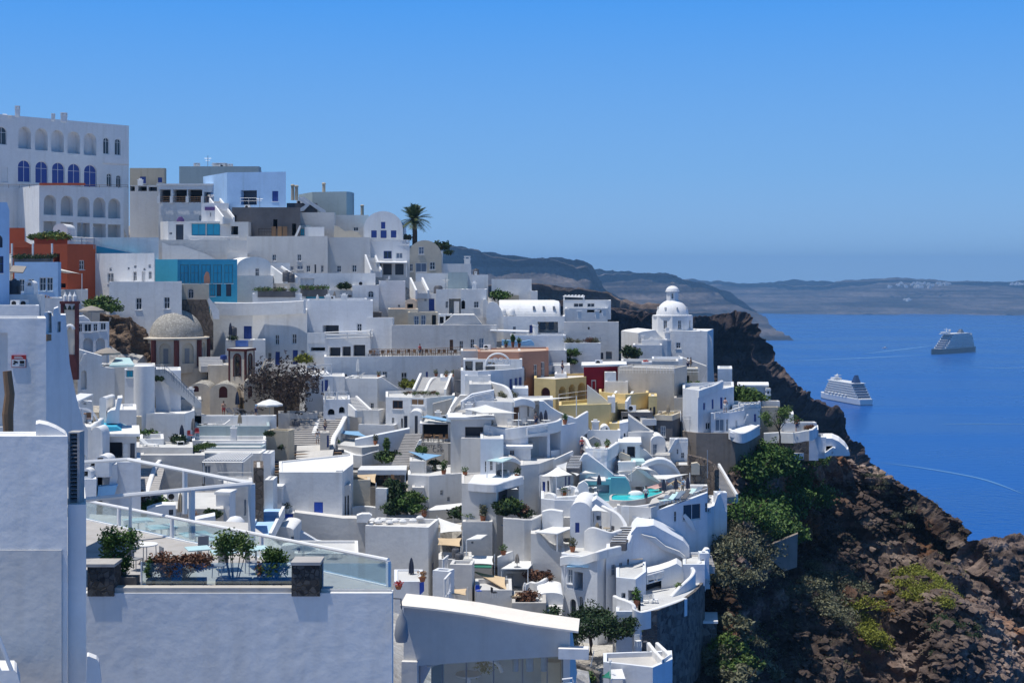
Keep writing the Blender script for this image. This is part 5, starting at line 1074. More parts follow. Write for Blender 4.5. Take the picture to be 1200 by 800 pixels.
def church_white():
 D=163;c=P(788,440,D+4);r=thing('white_church','white domed church with a lantern on its big ribbed dome','church',(c.x,c.y,Z(440,D)))
 x=c.x;y=c.y;n=8;R=23.2*G(D)/F*1.04;off=math.pi/8+.28;z0=Z(389,D+3);z1=Z(370.5,D+3)
 pts=[Vector((x+R*math.cos(k*2*math.pi/n+off),y+R*math.sin(k*2*math.pi/n+off)))for k in range(n)];mb=MB();al=[]
 for k in range(n):
  fr=Fr(pts[k],pts[(k+1)%n]);L=fr.len;ops=[('w',L*.38,z0+.45,L*.62,z1-.5)]if(k in(5,6,4))else[]
  wall_with(mb,fr,[(0,z0-1.5),(L,z0-1.5),(L,z1),(0,z1)],ops);al.append((fr,ops))
 mb.build('drum',['W'],r)
 for fr,o in al:panes(r,fr,o)
 q=MB();q.lathe((x,y,z1),[(R*.9,-.01),(R*.98,0),(R*.98,.14),(R*.7,.2)],40);q.build('cornice',['W'],r)
 Rd=18.7*G(D)/F*1.03;Hh=Z(351,D+4)-z1;q=MB();q.lathe((x,y,z1),[(Rd*math.cos(t),.1+(Hh-.1)*math.sin(t))for t in[math.pi/2*k/14 for k in range(15)]],48);q.build('dome',['W'],r,smooth=True)
 for k in range(8):
  t=k*math.pi/4+.2;q=MB();rr=Rd*.93;q.cbox((x+rr*math.cos(t),y+rr*math.sin(t),z1+Hh*.42),.22,.22,.3,0,t);q.build('stud',['W2'],r)
 zl=z1+Hh*.90;Rl=7.6*G(D)/F;zl1=Z(341.5,D+4);lp=[Vector((x+Rl*math.cos(k*math.pi/4+.28),y+Rl*math.sin(k*math.pi/4+.28)))for k in range(8)];mb=MB();al=[]
 for k in range(8):
  fr=Fr(lp[k],lp[(k+1)%8]);L=fr.len;o=[('w',L*.3,zl+.35,L*.7,zl1-.25)]if k%2==1 else[];wall_with(mb,fr,[(0,zl-.3),(L,zl-.3),(L,zl1),(0,zl1)],o);al.append((fr,o))
 lan=mb.build('lantern',['W'],r)
 for fr,o in al:panes(r,fr,o)
 q=MB();Rc=Rl*1.12;Hc=Z(335.5,D+4)-zl1;q.lathe((x,y,zl1),[(Rc,-.05),(Rc,.06)]+[(Rc*.92*math.cos(t),.08+Hc*math.sin(t))for t in[math.pi/2*k/10 for k in range(11)]],28);q.build('lantern_dome',['W'],r,smooth=True,auto=.7)
 q=MB();zt=zl1+Hc;q.tube([(x,y,zt),(x,y,zt+.75)],.05,5);q.tube([(x-.25,y,zt+.5),(x+.25,y,zt+.5)],.045,5);q.lathe((x,y,zt),[(.15,0),(.15,.15),(0,.2)],8);q.build('cross',['metal'],r)
 fr=plane_fr((787,D),(828,D-1.5));s0,zb=fr.px(782,448);s1,_=fr.px(829,448);zt=Z(387.5,D);mb=MB();ops=openings(fr,[('w',792,401,797.5,408.5)]);wall_with(mb,fr,[(s0,zb-3),(s1,zb-3),(s1,zt),(s0,zt)],ops)
 a,b=fr.pt(s0,zt),fr.pt(s1,zt);e=fr.pt(s1,zt,8);g=fr.pt(s0,zt,8);mb.quad(a,b,e,g)
 for p,q2 in((b,e),(g,a)):mb.quad(Vector((p.x,p.y,zb-3)),Vector((q2.x,q2.y,zb-3)),q2,p)
 mb.build('body',['W'],r);panes(r,fr,ops)
 mb=MB();fr2=plane_fr((758,D-1.2),(784,D-.2));ol=[fr2.px(*p)for p in((748,440),(748,390),(753,388.5),(768,386.5),(772,392),(784,402),(784,440))];mb.face(ol[::-1],lambda s,z:fr2.pt(s,z));
 for i in range(len(ol)):p,q2=ol[i],ol[(i+1)%len(ol)];mb.quad(fr2.pt(*p),fr2.pt(*q2),fr2.pt(*q2,7.5),fr2.pt(*p,7.5))
 mb.build('aisle',['W'],r)
 mb=MB();p=P(818,388,D+4);zt2=Z(386.5,D+1);zb2=Z(440,D);Ra=1.55;n=14
 cx_=P(826,0,D+1).x;ys0=D-.5;
 prof=[(cx_-.9+1.7*math.sin(t),zt2-1.7+1.7*math.cos(t))for t in[math.pi/2*k/10 for k in range(11)]]
 ol=[(cx_-.9,zt2)]+prof[1:]+[(prof[-1][0]+.35,zb2-2),(cx_-.9,zb2-2)]
 YD=G(D)
 for yy in(YD-.9,YD+6):mb.face(ol[::-1],lambda s,z:Vector((s,yy,z)))
 for i in range(len(ol)):p,q2=ol[i],ol[(i+1)%len(ol)];mb.quad(Vector((p[0],YD-.9,p[1])),Vector((q2[0],YD-.9,q2[1])),Vector((q2[0],YD+6,q2[1])),Vector((p[0],YD+6,p[1])))
 mb.build('apse',['W'],r,smooth=True,auto=.5)
 mb=MB();p=P(782,412,D-1.2);h=Z(384,D)-p.z;mb.cbox(p-Vector((0,0,1)),.95,.95,h*.45+1);mb.cbox(p+Vector((0,0,h*.45)),1.2,1.2,.16);mb.cbox(p+Vector((0,0,h*.45+.16)),.7,.7,h*.3);mb.cbox(p+Vector((0,0,h*.75+.16)),.95,.95,.14);mb.cbox(p+Vector((0,0,h*.75+.3)),.45,.45,h*.18);mb.build('belfry',['W'],r)
 CTRL.append((x,y,Z(440,D)))
church_white()
SL('ruled white stair wall descending right of the church',[(795,470),(795,417),(800,419),(828,429),(829,432),(822,446),(822,470)],(793,158),(832,156.5),1.4,'W2',name='stair_wall',cat='wall')
H('white houses cluster left of the church aisle',742,776,404,444,155,wins='k 764 419 767 422',par=.4,dep=5,ch='749 404 755 412 1;757 408 761 414 1')
H('pale stepped block with small chimneys before the church',752,782,398,420,158,par=.5,dep=4,ch='752 393 756 400;765 400 770 408')
TANK('black tank left of the church steps',744,420,152,.9);BUSH('dark bushes in the gap between cube house and church',P(735,418,150),1.5,'leafdark',seed=1)
TABLE('low dark table under the church window',772,413,156);
H('white two storey house with a long railed balcony',360,437,352,400,150,wins='kg 378 381 397 391;w 418 379 424 389',mat='BL',par=.35,dep=9,name='balcony_house',corners=[(360,149),(437,147)])
H('projecting balcony storey with three glazed bays',360,434,392,422,145,wins='kg 386 407 399 421;kg 401 406 411 421;kg 414 404 428 419;k 364 407 381 411',par=.1,dep=4,name='glazed_storey',xr=436)
RAIL([(380,389.5,145),(434,387.5,144.6),(437,387,147)],1.1,label='white three bar balcony railing of the two storey house',mid=2,posts=2.2,r=.07)
SL('white plaster front panel at the left of the railed balcony',[(360,402),(360,390),(381,389.5),(381,402)],(358,144.9),(383,144.9),.25,ctrl=False)
H('white roof terrace with chairs over the balcony house',352,430,350,372,154,mat='BL',par=.4,dep=6,name='roof_terrace',cat='terrace')
H('white house with a tall pale roof beside the balcony house',430,460,372,416,147,par=.25,dep=9,wins='k 462 391 465 402',xr=462,yaw=-8)
H('long beige house with a broad sunken terrace wall',459,582,381,420,146,wins='w 538 399 543 411;w 551 397 556 408;g 561 396 567 410;dn 527 398 531 410',mat='W2',par=.35,dep=9,name='beige_house',yaw=3,xr=592)
H('cream upper room with a grey sliding door on the beige house',478,513,366,386,151,wins='g 485 370 491 381;g 493 369 499 381;kg 506 369 511 381',mat='CR',par=.1,dep=4,name='roof_room',cat='room')
H('pinkish flat roof slab above the beige house',455,490,362,372,154,mat='CR',roof='PKF',par=.08,dep=7,name='flat_roof',cat='roof')
H('reddish porch with white piers on the beige house',514,530,368,384,151,wins='kg 515 371 520 379;kg 522 370 528 376',mat='W',par=.1,dep=3,name='porch',cat='porch')
SL('sloping white skylight gable on the beige house roof',[(515,383),(531,369),(556,369),(565,380),(565,383)],(513,147.5),(567,148.5),5,'W2',topmat='RF',name='skylight',cat='roof')
H('grey service room between the upper houses',429,447,366,380,157,wins='',mat='GR',par=.1,dep=4,name='service_room',cat='room')
H('long white retaining wall below the restaurant terrace',380,545,418,470,141,wins='w 448 435 454 443;w 470 436 477 450;b 499 435.5 501.5 449;w 402 438 407 442',par=.2,dep=8,corners=[(380,139.5),(460,141),(548,143.5)],name='retaining_wall',cat='wall',roof='FL')
for i in range(9):
 x=437+i*11.5;TABLE('dark table on the restaurant terrace behind the brown fence',x,417,143.5+.2*i,0,'wood',group='tables on the fenced restaurant terrace')
for i in range(16):CHAIR('dark brown chair on the restaurant terrace behind the brown fence',434+i*6.6,417.5,142.6+.13*i,i*1.9,'wood',group='chairs on the fenced restaurant terrace',fm='dark')
RAIL([(436,409,141.6),(495,409,142.6),(540,406.5,143.6)],1.0,'wood',label='brown slatted fence of the long restaurant terrace',bars=.25,mid=2)
PARASOL('closed pale parasol in front of the long retaining wall',419.5,420,443,134,True,mat='fabw')
H('white house with a flat roof terrace left of the bright shrub',402,442,443,484,131,wins='w 448 463 451 474;w 434 472 438 479',par=.2,dep=7,xr=452,yaw=-6)
SL('white sloping parapet between terrace and bright shrub',[(441,470),(441,443),(447,442),(467,455),(470,470)],(439,131.5),(472,133),.4)
BUSH('vivid lime green shrub against the long retaining wall',P(474,454,134),1.1,'leaflime',seed=2,n=700);POT('twiggy potted plant right of the vivid lime shrub',493,453,133,1.5,'leafgrey')
for i,x in enumerate((444,511,523,531,539)):POT(['slim brown pot on the terrace by the closed parasol','narrow dark cypress pot at the wall end','small pot left in the row on the white roof','middle small pot in the row on the white roof','right small pot in the row on the white roof'][i],x,441-(2 if i>1 else 0),135 if i==0 else 133,1.1,'leafgrey')
H('white house with four blue doors under a pierced parapet',358,390,441,486,128,wins='w 365 450 368.5 461;w 370 447 374 461;b 377 446 378.8 459;db 380.5 445 384.5 458;w 352 443 355 452',par=.1,dep=7,yaw=12,mat='BL',name='parapet_house',xl=351)
BLOCKS('pierced parapet with dark gaps on the house with blue doors',[(360,428.5,128),(388,426,130)],1.0);BLOCKS('lower pierced parapet over two small arches',[(381,459.5,122),(393,459,122.5)],.9);BLOCKS('right hand pierced parapet over the rounded arch',[(395,458.5,122.6),(408,458.5,123)],.9)
H('white terrace base with rounded arches below the pierced parapets',379,410,468,500,122,wins='ak 384 479 392 486;ak 397 476.5 404 484',par=.1,dep=6,mat='BL',name='arch_base',yaw=4)
H('white shoulder wall rising beside the blue doors',386,404,441,470,130,par=.1,dep=6,mat='W')
PARASOL('closed pale parasol by the rightmost blue door',385.5,446,460,126,True,mat='fabw')
STAIRS('shadowed blue steps beside the arch base',(426,482,121),(409,466,125),1.2,10,walls=.2)
H('cream low house corner below the shadowed steps',424,444,480,508,121,mat='W2',par=.3,dep=5,xr=451,yaw=-14)
H('white house with two tan boarded windows and an oval porch',452,520,465,512,120,wins='wd 460 469 472 479;t 481.5 467 497 475;w 459 489 462 496;d 470 490 472 501;d 473 487 477.5 502',par=.3,dep=8,corners=[(452,121),(500,119.5),(533,124)],name='boarded_house',ch='')
VAULT('small white arched porch in front of the boarded house',480,494,481,486,515,116,3,'d 486 487 489.5 508','W',name='arched_porch',cat='porch')
STAIRS('broad white curved steps on the roof of the boarded house',(503,461,124),(511,442,131),2.6,14,walls=.5)
CW('swooping white stair wall left of the roof steps',[(494,459.5,124),(499,456,125),(502,449,127.5),(506,443,129.5),(511,441.5,131)],1.2,.35)
H('white roof room with blue shade right of the roof steps',516,541,442,462,129,wins='w 519 449 524 453',mat='BL',par=.2,dep=6,name='roof_room',cat='room')
TANK('big black tank front right on the white roof room',543.5,459,125,1.6);TANK('second black tank behind the big black tank',548,448,128,1.2)
for i in range(9):BUSH('dusty pot plant row along the boarded house roof',P(476+i*4.6,462.5-(i%2),122),.38,['leafgrey','leafbr','leafmid'][i%3],group='pot plants along the boarded house roof',n=260,size=.12)
cw=H('cafe terrace house with dark lettering on its grey wall',487,548,517,562,108,wins='',mat='BG',par=.25,dep=5,corners=[(487,110),(525,108),(549,108.5)],name='cafe',cat='cafe')
TEXT('Pony Bay',P(509,524.2,108.35),.72,-.0,'shade',cw);TEXT('Cafe',P(513.5,529.5,108.2),.66,0,'shade',cw)
SL('white edged ramp wall at the left of the lettered cafe',[(481,540),(481,536),(491,516),(494,515),(494,518),(485,538)],(479,107.5),(496,107.5),.5,ctrl=False)
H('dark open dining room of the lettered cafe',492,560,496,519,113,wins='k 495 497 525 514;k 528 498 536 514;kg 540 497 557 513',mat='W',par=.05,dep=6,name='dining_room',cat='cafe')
SAIL('pale blue sagging awning over the dark dining room',[(492,488,115),(533,495,109.5),(540,493,113),(500,486,117)],514,'fabblue',.25,poles=[1])
CANOPY('white awning right of the pale blue one',[(533,495,109),(572,494,109),(572,490,113),(536,491,113)],515,.1,which=[0,1])
for i,x in enumerate((499,505,511,517,522,531,544,552)):CHAIR('dark dining chair inside the lettered cafe',x,513.5,111.5,i,'wood',group='dining chairs of the lettered cafe',fm='dark')
for i,x in enumerate((502,514,533)):TABLE(['left table inside the dark dining room','middle table inside the dark dining room','right table inside the dark dining room'][i],x,513,111.8,0,'wood')
SL('white stair parapet slanting up beside the dining room roof',[(528,487),(528,478),(539,463),(548,463),(548,466),(540,468),(532,480),(532,487)],(526,113),(550,116),.8)
STAIRS('white stairs under the slanting parapet',(536,489,112),(546,468,118),1.4,12,walls=.3)
H('white low parapet block over the dining room',529,562,480,494,115,par=.35,dep=4,name='parapet_block',cat='wall')
H('sunken sky blue terrace above the cafe awning',536,562,470,486,119,mat='SKY',par=.4,dep=5,name='terrace_block',cat='terrace')
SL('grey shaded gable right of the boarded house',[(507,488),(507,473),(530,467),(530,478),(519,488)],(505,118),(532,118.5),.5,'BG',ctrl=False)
H('white terrace house with a V shaped parapet',388,445,520,556,113,wins='',mat='W2',par=.1,dep=6,corners=[(388,112),(424,108),(444,110)],name='terrace_house')
CW('V shaped white parapet dipping in the middle',[(386,522,112.5),(400,526,110.5),(416,532,108.5),(424,533,108),(434,529.5,109),(443,527,110)],1.0,.35,sm=1)
H('white inner parapet behind the V shaped terrace',410,443,525,537,112,par=.4,dep=2,name='inner_wall',cat='wall')
SAIL('bright blue sail shade over the terrace stair top',[(394,507,117),(432,512,113),(420,505,118),(397,504,119)],526,'fabblue',.2,poles=[0,1])
SL('long white retaining wall falling left of the cafe stairs',[(416,556),(416,515),(440,510),(480,502),(480,510),(462,560)],(414,111),(482,114),1.0,'BL')
H('flat white slab roof behind the falling retaining wall',420,462,497,512,120,par=.1,dep=7,name='flat_roof',cat='roof',xr=470,yaw=-10)
STAIRS('long grey steps climbing beside the lettered cafe',(464,558,100),(485,508,113),1.3,26,'CON')
POT('tall thin plant in the gap below the falling wall',453,537,107,2.6,'leafmid');BUSH('low green shrubs at the foot of the falling wall',P(448,540,106.5),1.1,'leafmid',seed=3);BUSH('second green shrub at the foot of the falling wall',P(456,539,106.3),.9,'leafdark',seed=1)
SAIL('light blue triangular sail before the lettered wall',[(478,528.5,106),(499,539,101),(518,533,104)],560,'fabblue',.2,poles=[1])
H('rough pale stone block stair at the cafe foot',480,498,540,566,101,mat='W2',par=.1,dep=3,name='stone_block',cat='block')
BUSH('green vine growing down by the cafe ramp',P(491,530,106),.7,'leaf',seed=2);BUSH('hanging plant on the lettered wall',P(510,545,104),.6,'leafdark',seed=3);POT('potted shrub at the foot of the lettered wall',509,556,103,1.2,'leafdark')
for i,x in enumerate((420,431,443,452)):
 pass
CANOPY('flat white slab roof of the open lounge',[(419,550.5,98),(476,550.5,98),(477,545,103),(423,545.5,103)],570,.5,'white',which=[0,1],name='lounge_roof',cat='roof')
H('lounge interior wall under the flat white slab roof',412,476,553,575,104,mat='BG',par=.05,dep=1.5,wins='kg 433 554 472 570',name='lounge',cat='lounge')
SAIL('sandy triangular sail left under the slab roof',[(411,556,95),(441,555,97),(440,566,93)],588,'fabb',.15,poles=[2])
SAIL('long sandy sail above the green hedge bed',[(456,586,93.5),(494,593,92.5),(492,601,90.5)],604,'fabb',.15,poles=[1])
H('cream low wall with a person sized niche under the left sandy sail',410,434,562,588,93,mat='CR',par=.2,dep=2,wins='kg 432 576 438 584',name='yard_wall',cat='wall')
H('white stair block right of the sandy sail',440,453,572,604,91,par=.3,dep=4,xr=455,yaw=-10,name='stair_block',cat='block')
for i,(x,y)in enumerate(((447,566),(455,565),(462,566),(452,571),(467,568))):CHAIR('brown lounge chair under the flat white slab roof',x,y,99-i*.5,i*1.2,'wood',group='lounge chairs under the slab roof',fm='dark')
for i,(x,y,s,m)in enumerate([(459,575,1.3,'leafdark'),(466,580,1.2,'leafmid'),(462,589,1.5,'leafdark'),(471,593,1.3,'leaf'),(478,586,1.0,'leafmid'),(487,585,1.1,'leafhedge'),(490,590,.9,'leafmid'),(465,600,1.4,'leafdark'),(478,600,1.2,'leaf')]):BUSH(['dark bush behind the lounge steps','mid green bush at the top of the garden bed','large dark bush in the garden bed','leafy green bush right in the garden bed','mid green bush under the sandy sail edge','bright green bush right of the sandy sail','small green bush right beneath the sandy sail','dark bush low in the garden bed','leafy bush low right in the garden bed'][i],P(x,y,92.5-(y-580)*.1),s*.75,m,seed=1+i%3,n=700,size=.13)
H('white garden house with a gable stair beyond the bed',483,497,571,590,96,par=.1,dep=3,mat='W2',name='garden_house')
H('long white terrace wall below the lettered cafe',478,552,556,604,99,wins='w 516 574 519.5 580;w 524 582 528 587',par=.2,dep=6,corners=[(478,98),(503,97),(528,98.5),(552,100)],name='terrace_wall',cat='wall')
CANOPY('broad white sail roof in front of the long terrace wall',[(499,598,92),(511,592,95),(547,588.5,97),(532,596,92)],616,.08,which=[0,2,3])
SAIL('slack white sail lower right of the broad sail roof',[(513,606,89),(541,615,87),(541,622,85.5),(516,624,85.5)],640,'fabw',.3)
SAIL('upper sandy sail right of the blue shuttered house',[(513,630,84.5),(541,630,84.5),(539,640,82),(513,638,82)],650,'fabb',.25,poles=[1,2])
SAIL('lower sandy sail right of the blue shuttered house',[(553,668.5,80),(592,676,79),(594,691,76.5)],690,'fabb',.2,poles=[1])
SAIL('small sandy sail just above the glass fronted building',[(528,690,76),(547,689,76),(546,697,74),(528,695,74)],705,'fabb',.1,poles=[1])
BUSH('dark plants on the terrace under the broad sail roof',P(543,606,92),1.0,'leafdark',seed=1)
BUSH('green roof plants on the small white house',P(546,606.5,89),.8,'leafmid',seed=2)
H('small white house with dark roof terrace right of the slack sail',542,590,611,656,86,wins='w 552 634 555 637;g> 582 630 585 638',mat='W2',par=.3,dep=6,xr=589,corners=[(542,86),(577,86)],yaw=0,name='roof_house')
for i,x in enumerate((559,565)):mb=MB();p=P(x,611,88);mb.tube([p,p+Vector((.35,0,.7))],.09,6);tag(mb.build('vent_pipe',['tank']),['left bent vent pipe on the small white roof','right bent vent pipe on the small white roof'][i],'pipe')
SAIL('pale blue awning at the right of the small white house',[(587,614,87),(603,618,86),(592,620,85)],630,'fabblue',.1,poles=[1])
CANOPY('stepped white awning left of the small house',[(546,632,81.5),(563,631,81.5),(571,626,84),(559,626,84)],650,.1,which=[0])
SAIL('white sail over the green awning corner',[(552,650,82.5),(578,651,82),(578,661,80),(552,660,80)],676,'fabw',.15,poles=[1])
CANOPY('teal green awning below the white sail',[(552,664,79),(576,664.5,79),(576,661,81),(552,661,81)],675,.08,'green',which=[])
H('white stair house with notched parapets left of the sails',514,553,655,690,80,mat='W2',par=.35,dep=3,name='stair_house')
H('narrow white tower below the notched parapets',527,553,661,720,77,mat='W2',par=.25,dep=4,xr=556,yaw=-5,name='tower_house')
TANK('small dark vent left on the notched parapet house',534,653,80.5,.4);TANK('small dark vent right on the notched parapet house',538,659,79,.4)
SL('wide white garden wall rising to the right below the roofs',[(583,700),(583,653),(617,638.5),(618,642),(618,700)],(581,82),(620,86),.4)
CANOPY('large bright canvas roof in the middle of the lower terraces',[(587,666,80),(619,666,80),(627,657,84),(602,657,84)],690,.08,which=[0,1])
H('terrace house under the large bright canvas roof',585,632,669,712,83,wins='kg 590 672 618 690;w 627 668 630 674',par=.1,dep=5,mat='W2',xr=634)
CW('wavy white parapet below the small round window wall',[(616,684,80),(622,681,80),(628,682,79.5),(636,679,79.5),(642,675,80.5),(645,674,81)],2.2,.3)
BUSH('brown plants behind the wavy parapet',P(632,681,80.5),.8,'leafbr',seed=1)
SL('slender white leaning wall beside the canvas roof',[(618,662),(627,641),(630,642),(623,662)],(616,84.5),(632,84.5),.3,ctrl=False)
H('low white yard wall with blue chair behind the glass building',557,600,691,716,76,wins='',mat='W2',par=.4,dep=4,name='yard_wall',cat='wall')
H('grey lower yard wall left of the striped steps',600,640,706,730,75,mat='BG',par=.3,dep=4,name='yard_wall',cat='wall')
CHAIR('blue deck chair in the yard behind the glass building',561,698,74.5,.6,'bluebr');CHAIR('small dark chair in the yard behind the glass building',579,700,74,2,'dark')
CANOPY('pale yellow bench canopy in the yard',[(598,698,76),(611,698,76),(611,694.5,78),(599,694.5,78)],706,.1,'fabb',which=[])
VAULT('small white vaulted store with ladder steps',630,660,694,698,735,77,3,'','W',yaw=0,name='vaulted_store',cat='store')
STAIRS('striped white ladder steps on the vaulted store',(649,724,75),(652,701,78),.8,9)
BUSH('dark potted bushes left of the vaulted store',P(624,703,76.5),.8,'leafbr',seed=3)
H('beige tower block with an open yellowish top',313,338,504,572,100,wins='wb 319 540 328 552',mat='TN',par=.6,roof='YR',dep=6,xr=345,yaw=-12,name='tower_block',cat='building')
for i,y in enumerate((510,526)):BUSH(['upper creeper on the beige tower block','lower creeper on the beige tower block'][i],P(316+i*14,y,99.6),.45,'leafdark',seed=i+1)
STAIRS('wide shallow grey steps above the beige tower',(362,522,110),(373,487,124),4.2,14,'CON',walls=0)
CW('white side wall right of the wide grey steps',[(390,524,108),(391,512,112),(398,500,117),(404,488,122),(407,484,124)],1.3,.5)
CW('white side wall left of the wide grey steps',[(367,508,115),(370,500,118),(373,491,122)],1.3,.5)
CW('curved white wall at the top of the wide grey steps',[(375,483,124.5),(384,482.5,126),(396,483,126),(404,485,124.5)],1.3,.4)
H('grey blue doorway block at the foot of the wide steps',375,386,507,530,106,wins='db 383 510 386 524',mat='BG',par=.1,dep=2,name='doorway',cat='doorway')
for i in range(9):
 mb=MB();p=P(362-i*1.6,532+i*3.2,106-i*1.4);mb.cbox(p,7.5-.2*i,.5,.35,0,.35);tag(mb.build('timber_step',['wood'if i%2 else 'GR']),'dark timber step of the ribbed path below the wide stairs','step','timber steps of the ribbed path')
FLOOR('pale paved slope beneath the ribbed timber steps',[(345,562,92),(385,562,92),(392,520,109),(348,522,109)],.4,'FL',name='paved_path',cat='path')
TREE('leafless dark brown tree in front of the stone house',334,500,124,5.2,'twig',3.1,600,.14,'bare_tree',.2,9,bare=True)
H('curved white yard wall behind the bare tree trunk',326,372,484,512,122,wins='ak 361 496 368 506',par=.3,dep=3,name='yard_wall',cat='wall',mat='W2')
TANK('dark blue bin at the yard wall under the bare tree',346,506,119,.75)
PARASOL('wide white open parasol in front of the chapel',316,467.5,492,112,False,2.9,'fabw')
PARASOL('closed dark blue parasol on the sun terrace left of the chapel door',278,458.5,482,112,True,mat='fabn')
PARASOL('closed dark green parasol at the foot of the blue stair',218.5,453,478,113,True,mat='fabn')
H('long white sun terrace in front of the chapel',228,322,487,512,108,wins='',par=.25,dep=9,name='sun_terrace',cat='terrace',xr=324)
H('pale terrace platform below the sun terrace',228,316,499,520,103,par=.4,dep=4.5,name='terrace_block',cat='terrace',mat='TP')
for i,(x,r)in enumerate(((272,.8),(280,.6),(287,2.4),(292,2.3))):LOUNGER(['dark striped lounger left of the closed blue parasol','second dark lounger under the closed blue parasol','dark lounger right of the brown parasol','rightmost dark lounger on the sun terrace'][i],x,486.5,110,r,'tank')
for i,(x,r)in enumerate(((233,1.5),(249,-1.5))):LOUNGER(['left white lounger at the pale terrace wall','right white lounger at the pale terrace wall'][i],x,493.5,106.5,r,'fabw')
PARASOL('closed brown parasol on the pale terrace platform',281,481,498,105,True,mat='fabtan')
PERSON('person in red shorts standing on the sun terrace',262,488,110,1.7,'skin','red',.5)
H('white lower terrace with three long parapets',225,312,516,540,98,par=.35,dep=4,name='terrace_block',cat='terrace')
for i,(y,d)in enumerate(((519,95),(524,92),(531,88))):H(['uppermost long white parapet of the stepped terraces','middle long white parapet of the stepped terraces','lowest long white parapet of the stepped terraces'][i],236-i*6,309-i*2,y,y+6,d,par=.1,dep=2.0,foot=2,name='parapet_wall',cat='wall',mat='W'if i!=1 else 'TP',xr=312)
BUSH('clipped green hedge on the white parapet',P(231,528,87.5),.55,'leafhedge',seed=2,n=900,size=.1,tall=.6);BUSH('second half of the clipped green hedge',P(238,525.5,87.8),.55,'leafhedge',seed=1,n=900,size=.1,tall=.6);BUSH('right end of the clipped green hedge',P(245,523.5,88.2),.5,'leafhedge',seed=3,n=900,size=.1,tall=.6)
CANOPY('white slatted pergola over the stepped terrace',[(237,539,80),(285,539,80),(296,530,86),(258,530,86)],566,.12,'white',slats=14,which=[0,1,2])
H('white house wall under the slatted pergola',237,262,540,562,84,wins='g 239 545 247 555',par=.1,dep=4,name='pergola_house')
RAIL([(255,553.5,79),(295,553.5,79)],1.0,label='thin white railing below the slatted pergola',mid=2)
H('tall white terrace wall left of the slatted pergola',165,240,533,574,84,wins='',mat='W2',par=.1,dep=3,name='terrace_wall',cat='wall')
H('rough brown stone pier beside the blue stair lane',297,309,548,604,76,mat='stonebr',par=.05,dep=4,name='stone_pier',cat='wall')
H('white stepped wall beside the top of the stone pier',308,317,531,600,86,par=.1,dep=4,name='lane_wall',cat='wall',xr=322)
H('lower white stepped wall between stone pier and shuttered house',310,320,562,604,80,par=.1,dep=4,name='lane_wall',cat='wall',xr=325)
H('white chimney block with a pitched coping on the middle terrace',253,269,579,616,71,wins='',par=.05,dep=1.4,xr=276,yaw=-8,name='chimney_block',cat='block',slab=.1)
H('white house front behind the chimney block',262,296,566,622,72.5,wins='g 286 585 288.5 604',mat='W2',par=.1,dep=3,name='terrace_house')
tb=H('white terrace block with a wide sunlit top left of the chapel',140,222,484,517,100,par=.25,dep=8,corners=[(140,100),(216,99.5),(228,104)],name='terrace_block',cat='terrace',roof='W')
FLOOR('dark sunken strip on the wide sunlit terrace',[(197,487.4,101),(217,487.4,101),(219,485,103),(199,485,103)],.05,'GR',name='floor_strip',cat='floor',ctrl=False)
AC('boxed air conditioner beside the closed brown parasol',183,515,96,.1)
BUSH('green potted bush left of the boxed air conditioner',P(171.5,513,95),.75,'leaf',seed=1);H('beige round pier left of the potted bush',160,166,488,520,97,mat='CR',par=.05,dep=1,name='pier',cat='pier')
PARASOL('closed brown parasol standing on the white terrace',180,459,488,103,True,mat='fabtan')
PARASOL('closed grey parasol taller of the terrace pair',226.5,489.5,511,95,True,mat='fabg');PARASOL('closed dark parasol shorter of the terrace pair',213,497.5,518,92,True,mat='fabn')
BUSH('dark green bush below the shorter closed parasol',P(205,519,91),.75,'leafdark',seed=2);LOUNGER('white folded lounger beside the dark green bush',210,519,90.5,.4);LOUNGER('dark grey lounger on the wide sunlit terrace',165.5,488,102,.9,'tank');CHAIR('orange red chair by the taller closed parasol',231,512,94,.3,'red');CHAIR('second orange chair by the terrace edge',223,515,92,1,'red')
H('white yard with a folding chair below the boxed air conditioner',164,192,514,534,90,par=.4,dep=4,name='yard_wall',cat='wall');LOUNGER('white slatted lounger in the yard below the air conditioner',175,524,88,1.2)
H('low terrace roof with pale cushions',160,226,524,536,86,mat='W2',par=.15,dep=4,name='terrace_roof',cat='roof')
for i,(x,w)in enumerate(((178,.9),(193,.6),(210,.9))):mb=MB();p=P(x,529.5,87);mb.cbox(p,1.6*w,.8,.22);tag(mb.build('floor_cushion',['fabb'if i!=1 else 'fabw']),['left sandy cushion on the low terrace roof','white cushion in the middle of the low terrace roof','right sandy cushion on the low terrace roof'][i],'cushion')
STAIRS('grey shadowed steps between the white walls',(166,582,72),(177,548,82),1.5,16,'CON')
CW('white handrail wall beside the shadowed steps',[(172,578,73),(176,562,76.5),(182,545,81.5),(187,538.5,84)],1.0,.4)
H('terracotta pink house with two tall white framed windows',560,643,412,470,128,wins='w 625.5 427 629.5 443;w 634 424 638.5 441;w 614 432 616 446',mat='PK',par=.15,roof='PKF',dep=8,corners=[(560,126),(608,125.5),(643,129.5)],name='pink_house')
H('grey beige house wall behind the ornamental arch',540,610,411,450,131,mat='W2',par=.15,dep=6,name='beige_house',roof='PKF')
H('curved white terrace house left of the pink house',540,614,434,474,120,wins='b 597 444 600.5 456;b 603 443 606.5 454;b 608 442 611.5 453;w 613 433 615.5 446',mat='BL',par=.5,dep=6,corners=[(540,118),(560,117),(590,119),(614,123)],name='curved_house')
H('white porch screen with a pale couch behind the ornamental arch',543,612,421,441,123,wins='o 545 423 554 438;o 557 424 566 438;o 569 424 580 438',par=.1,dep=3,name='porch_screen',cat='porch')
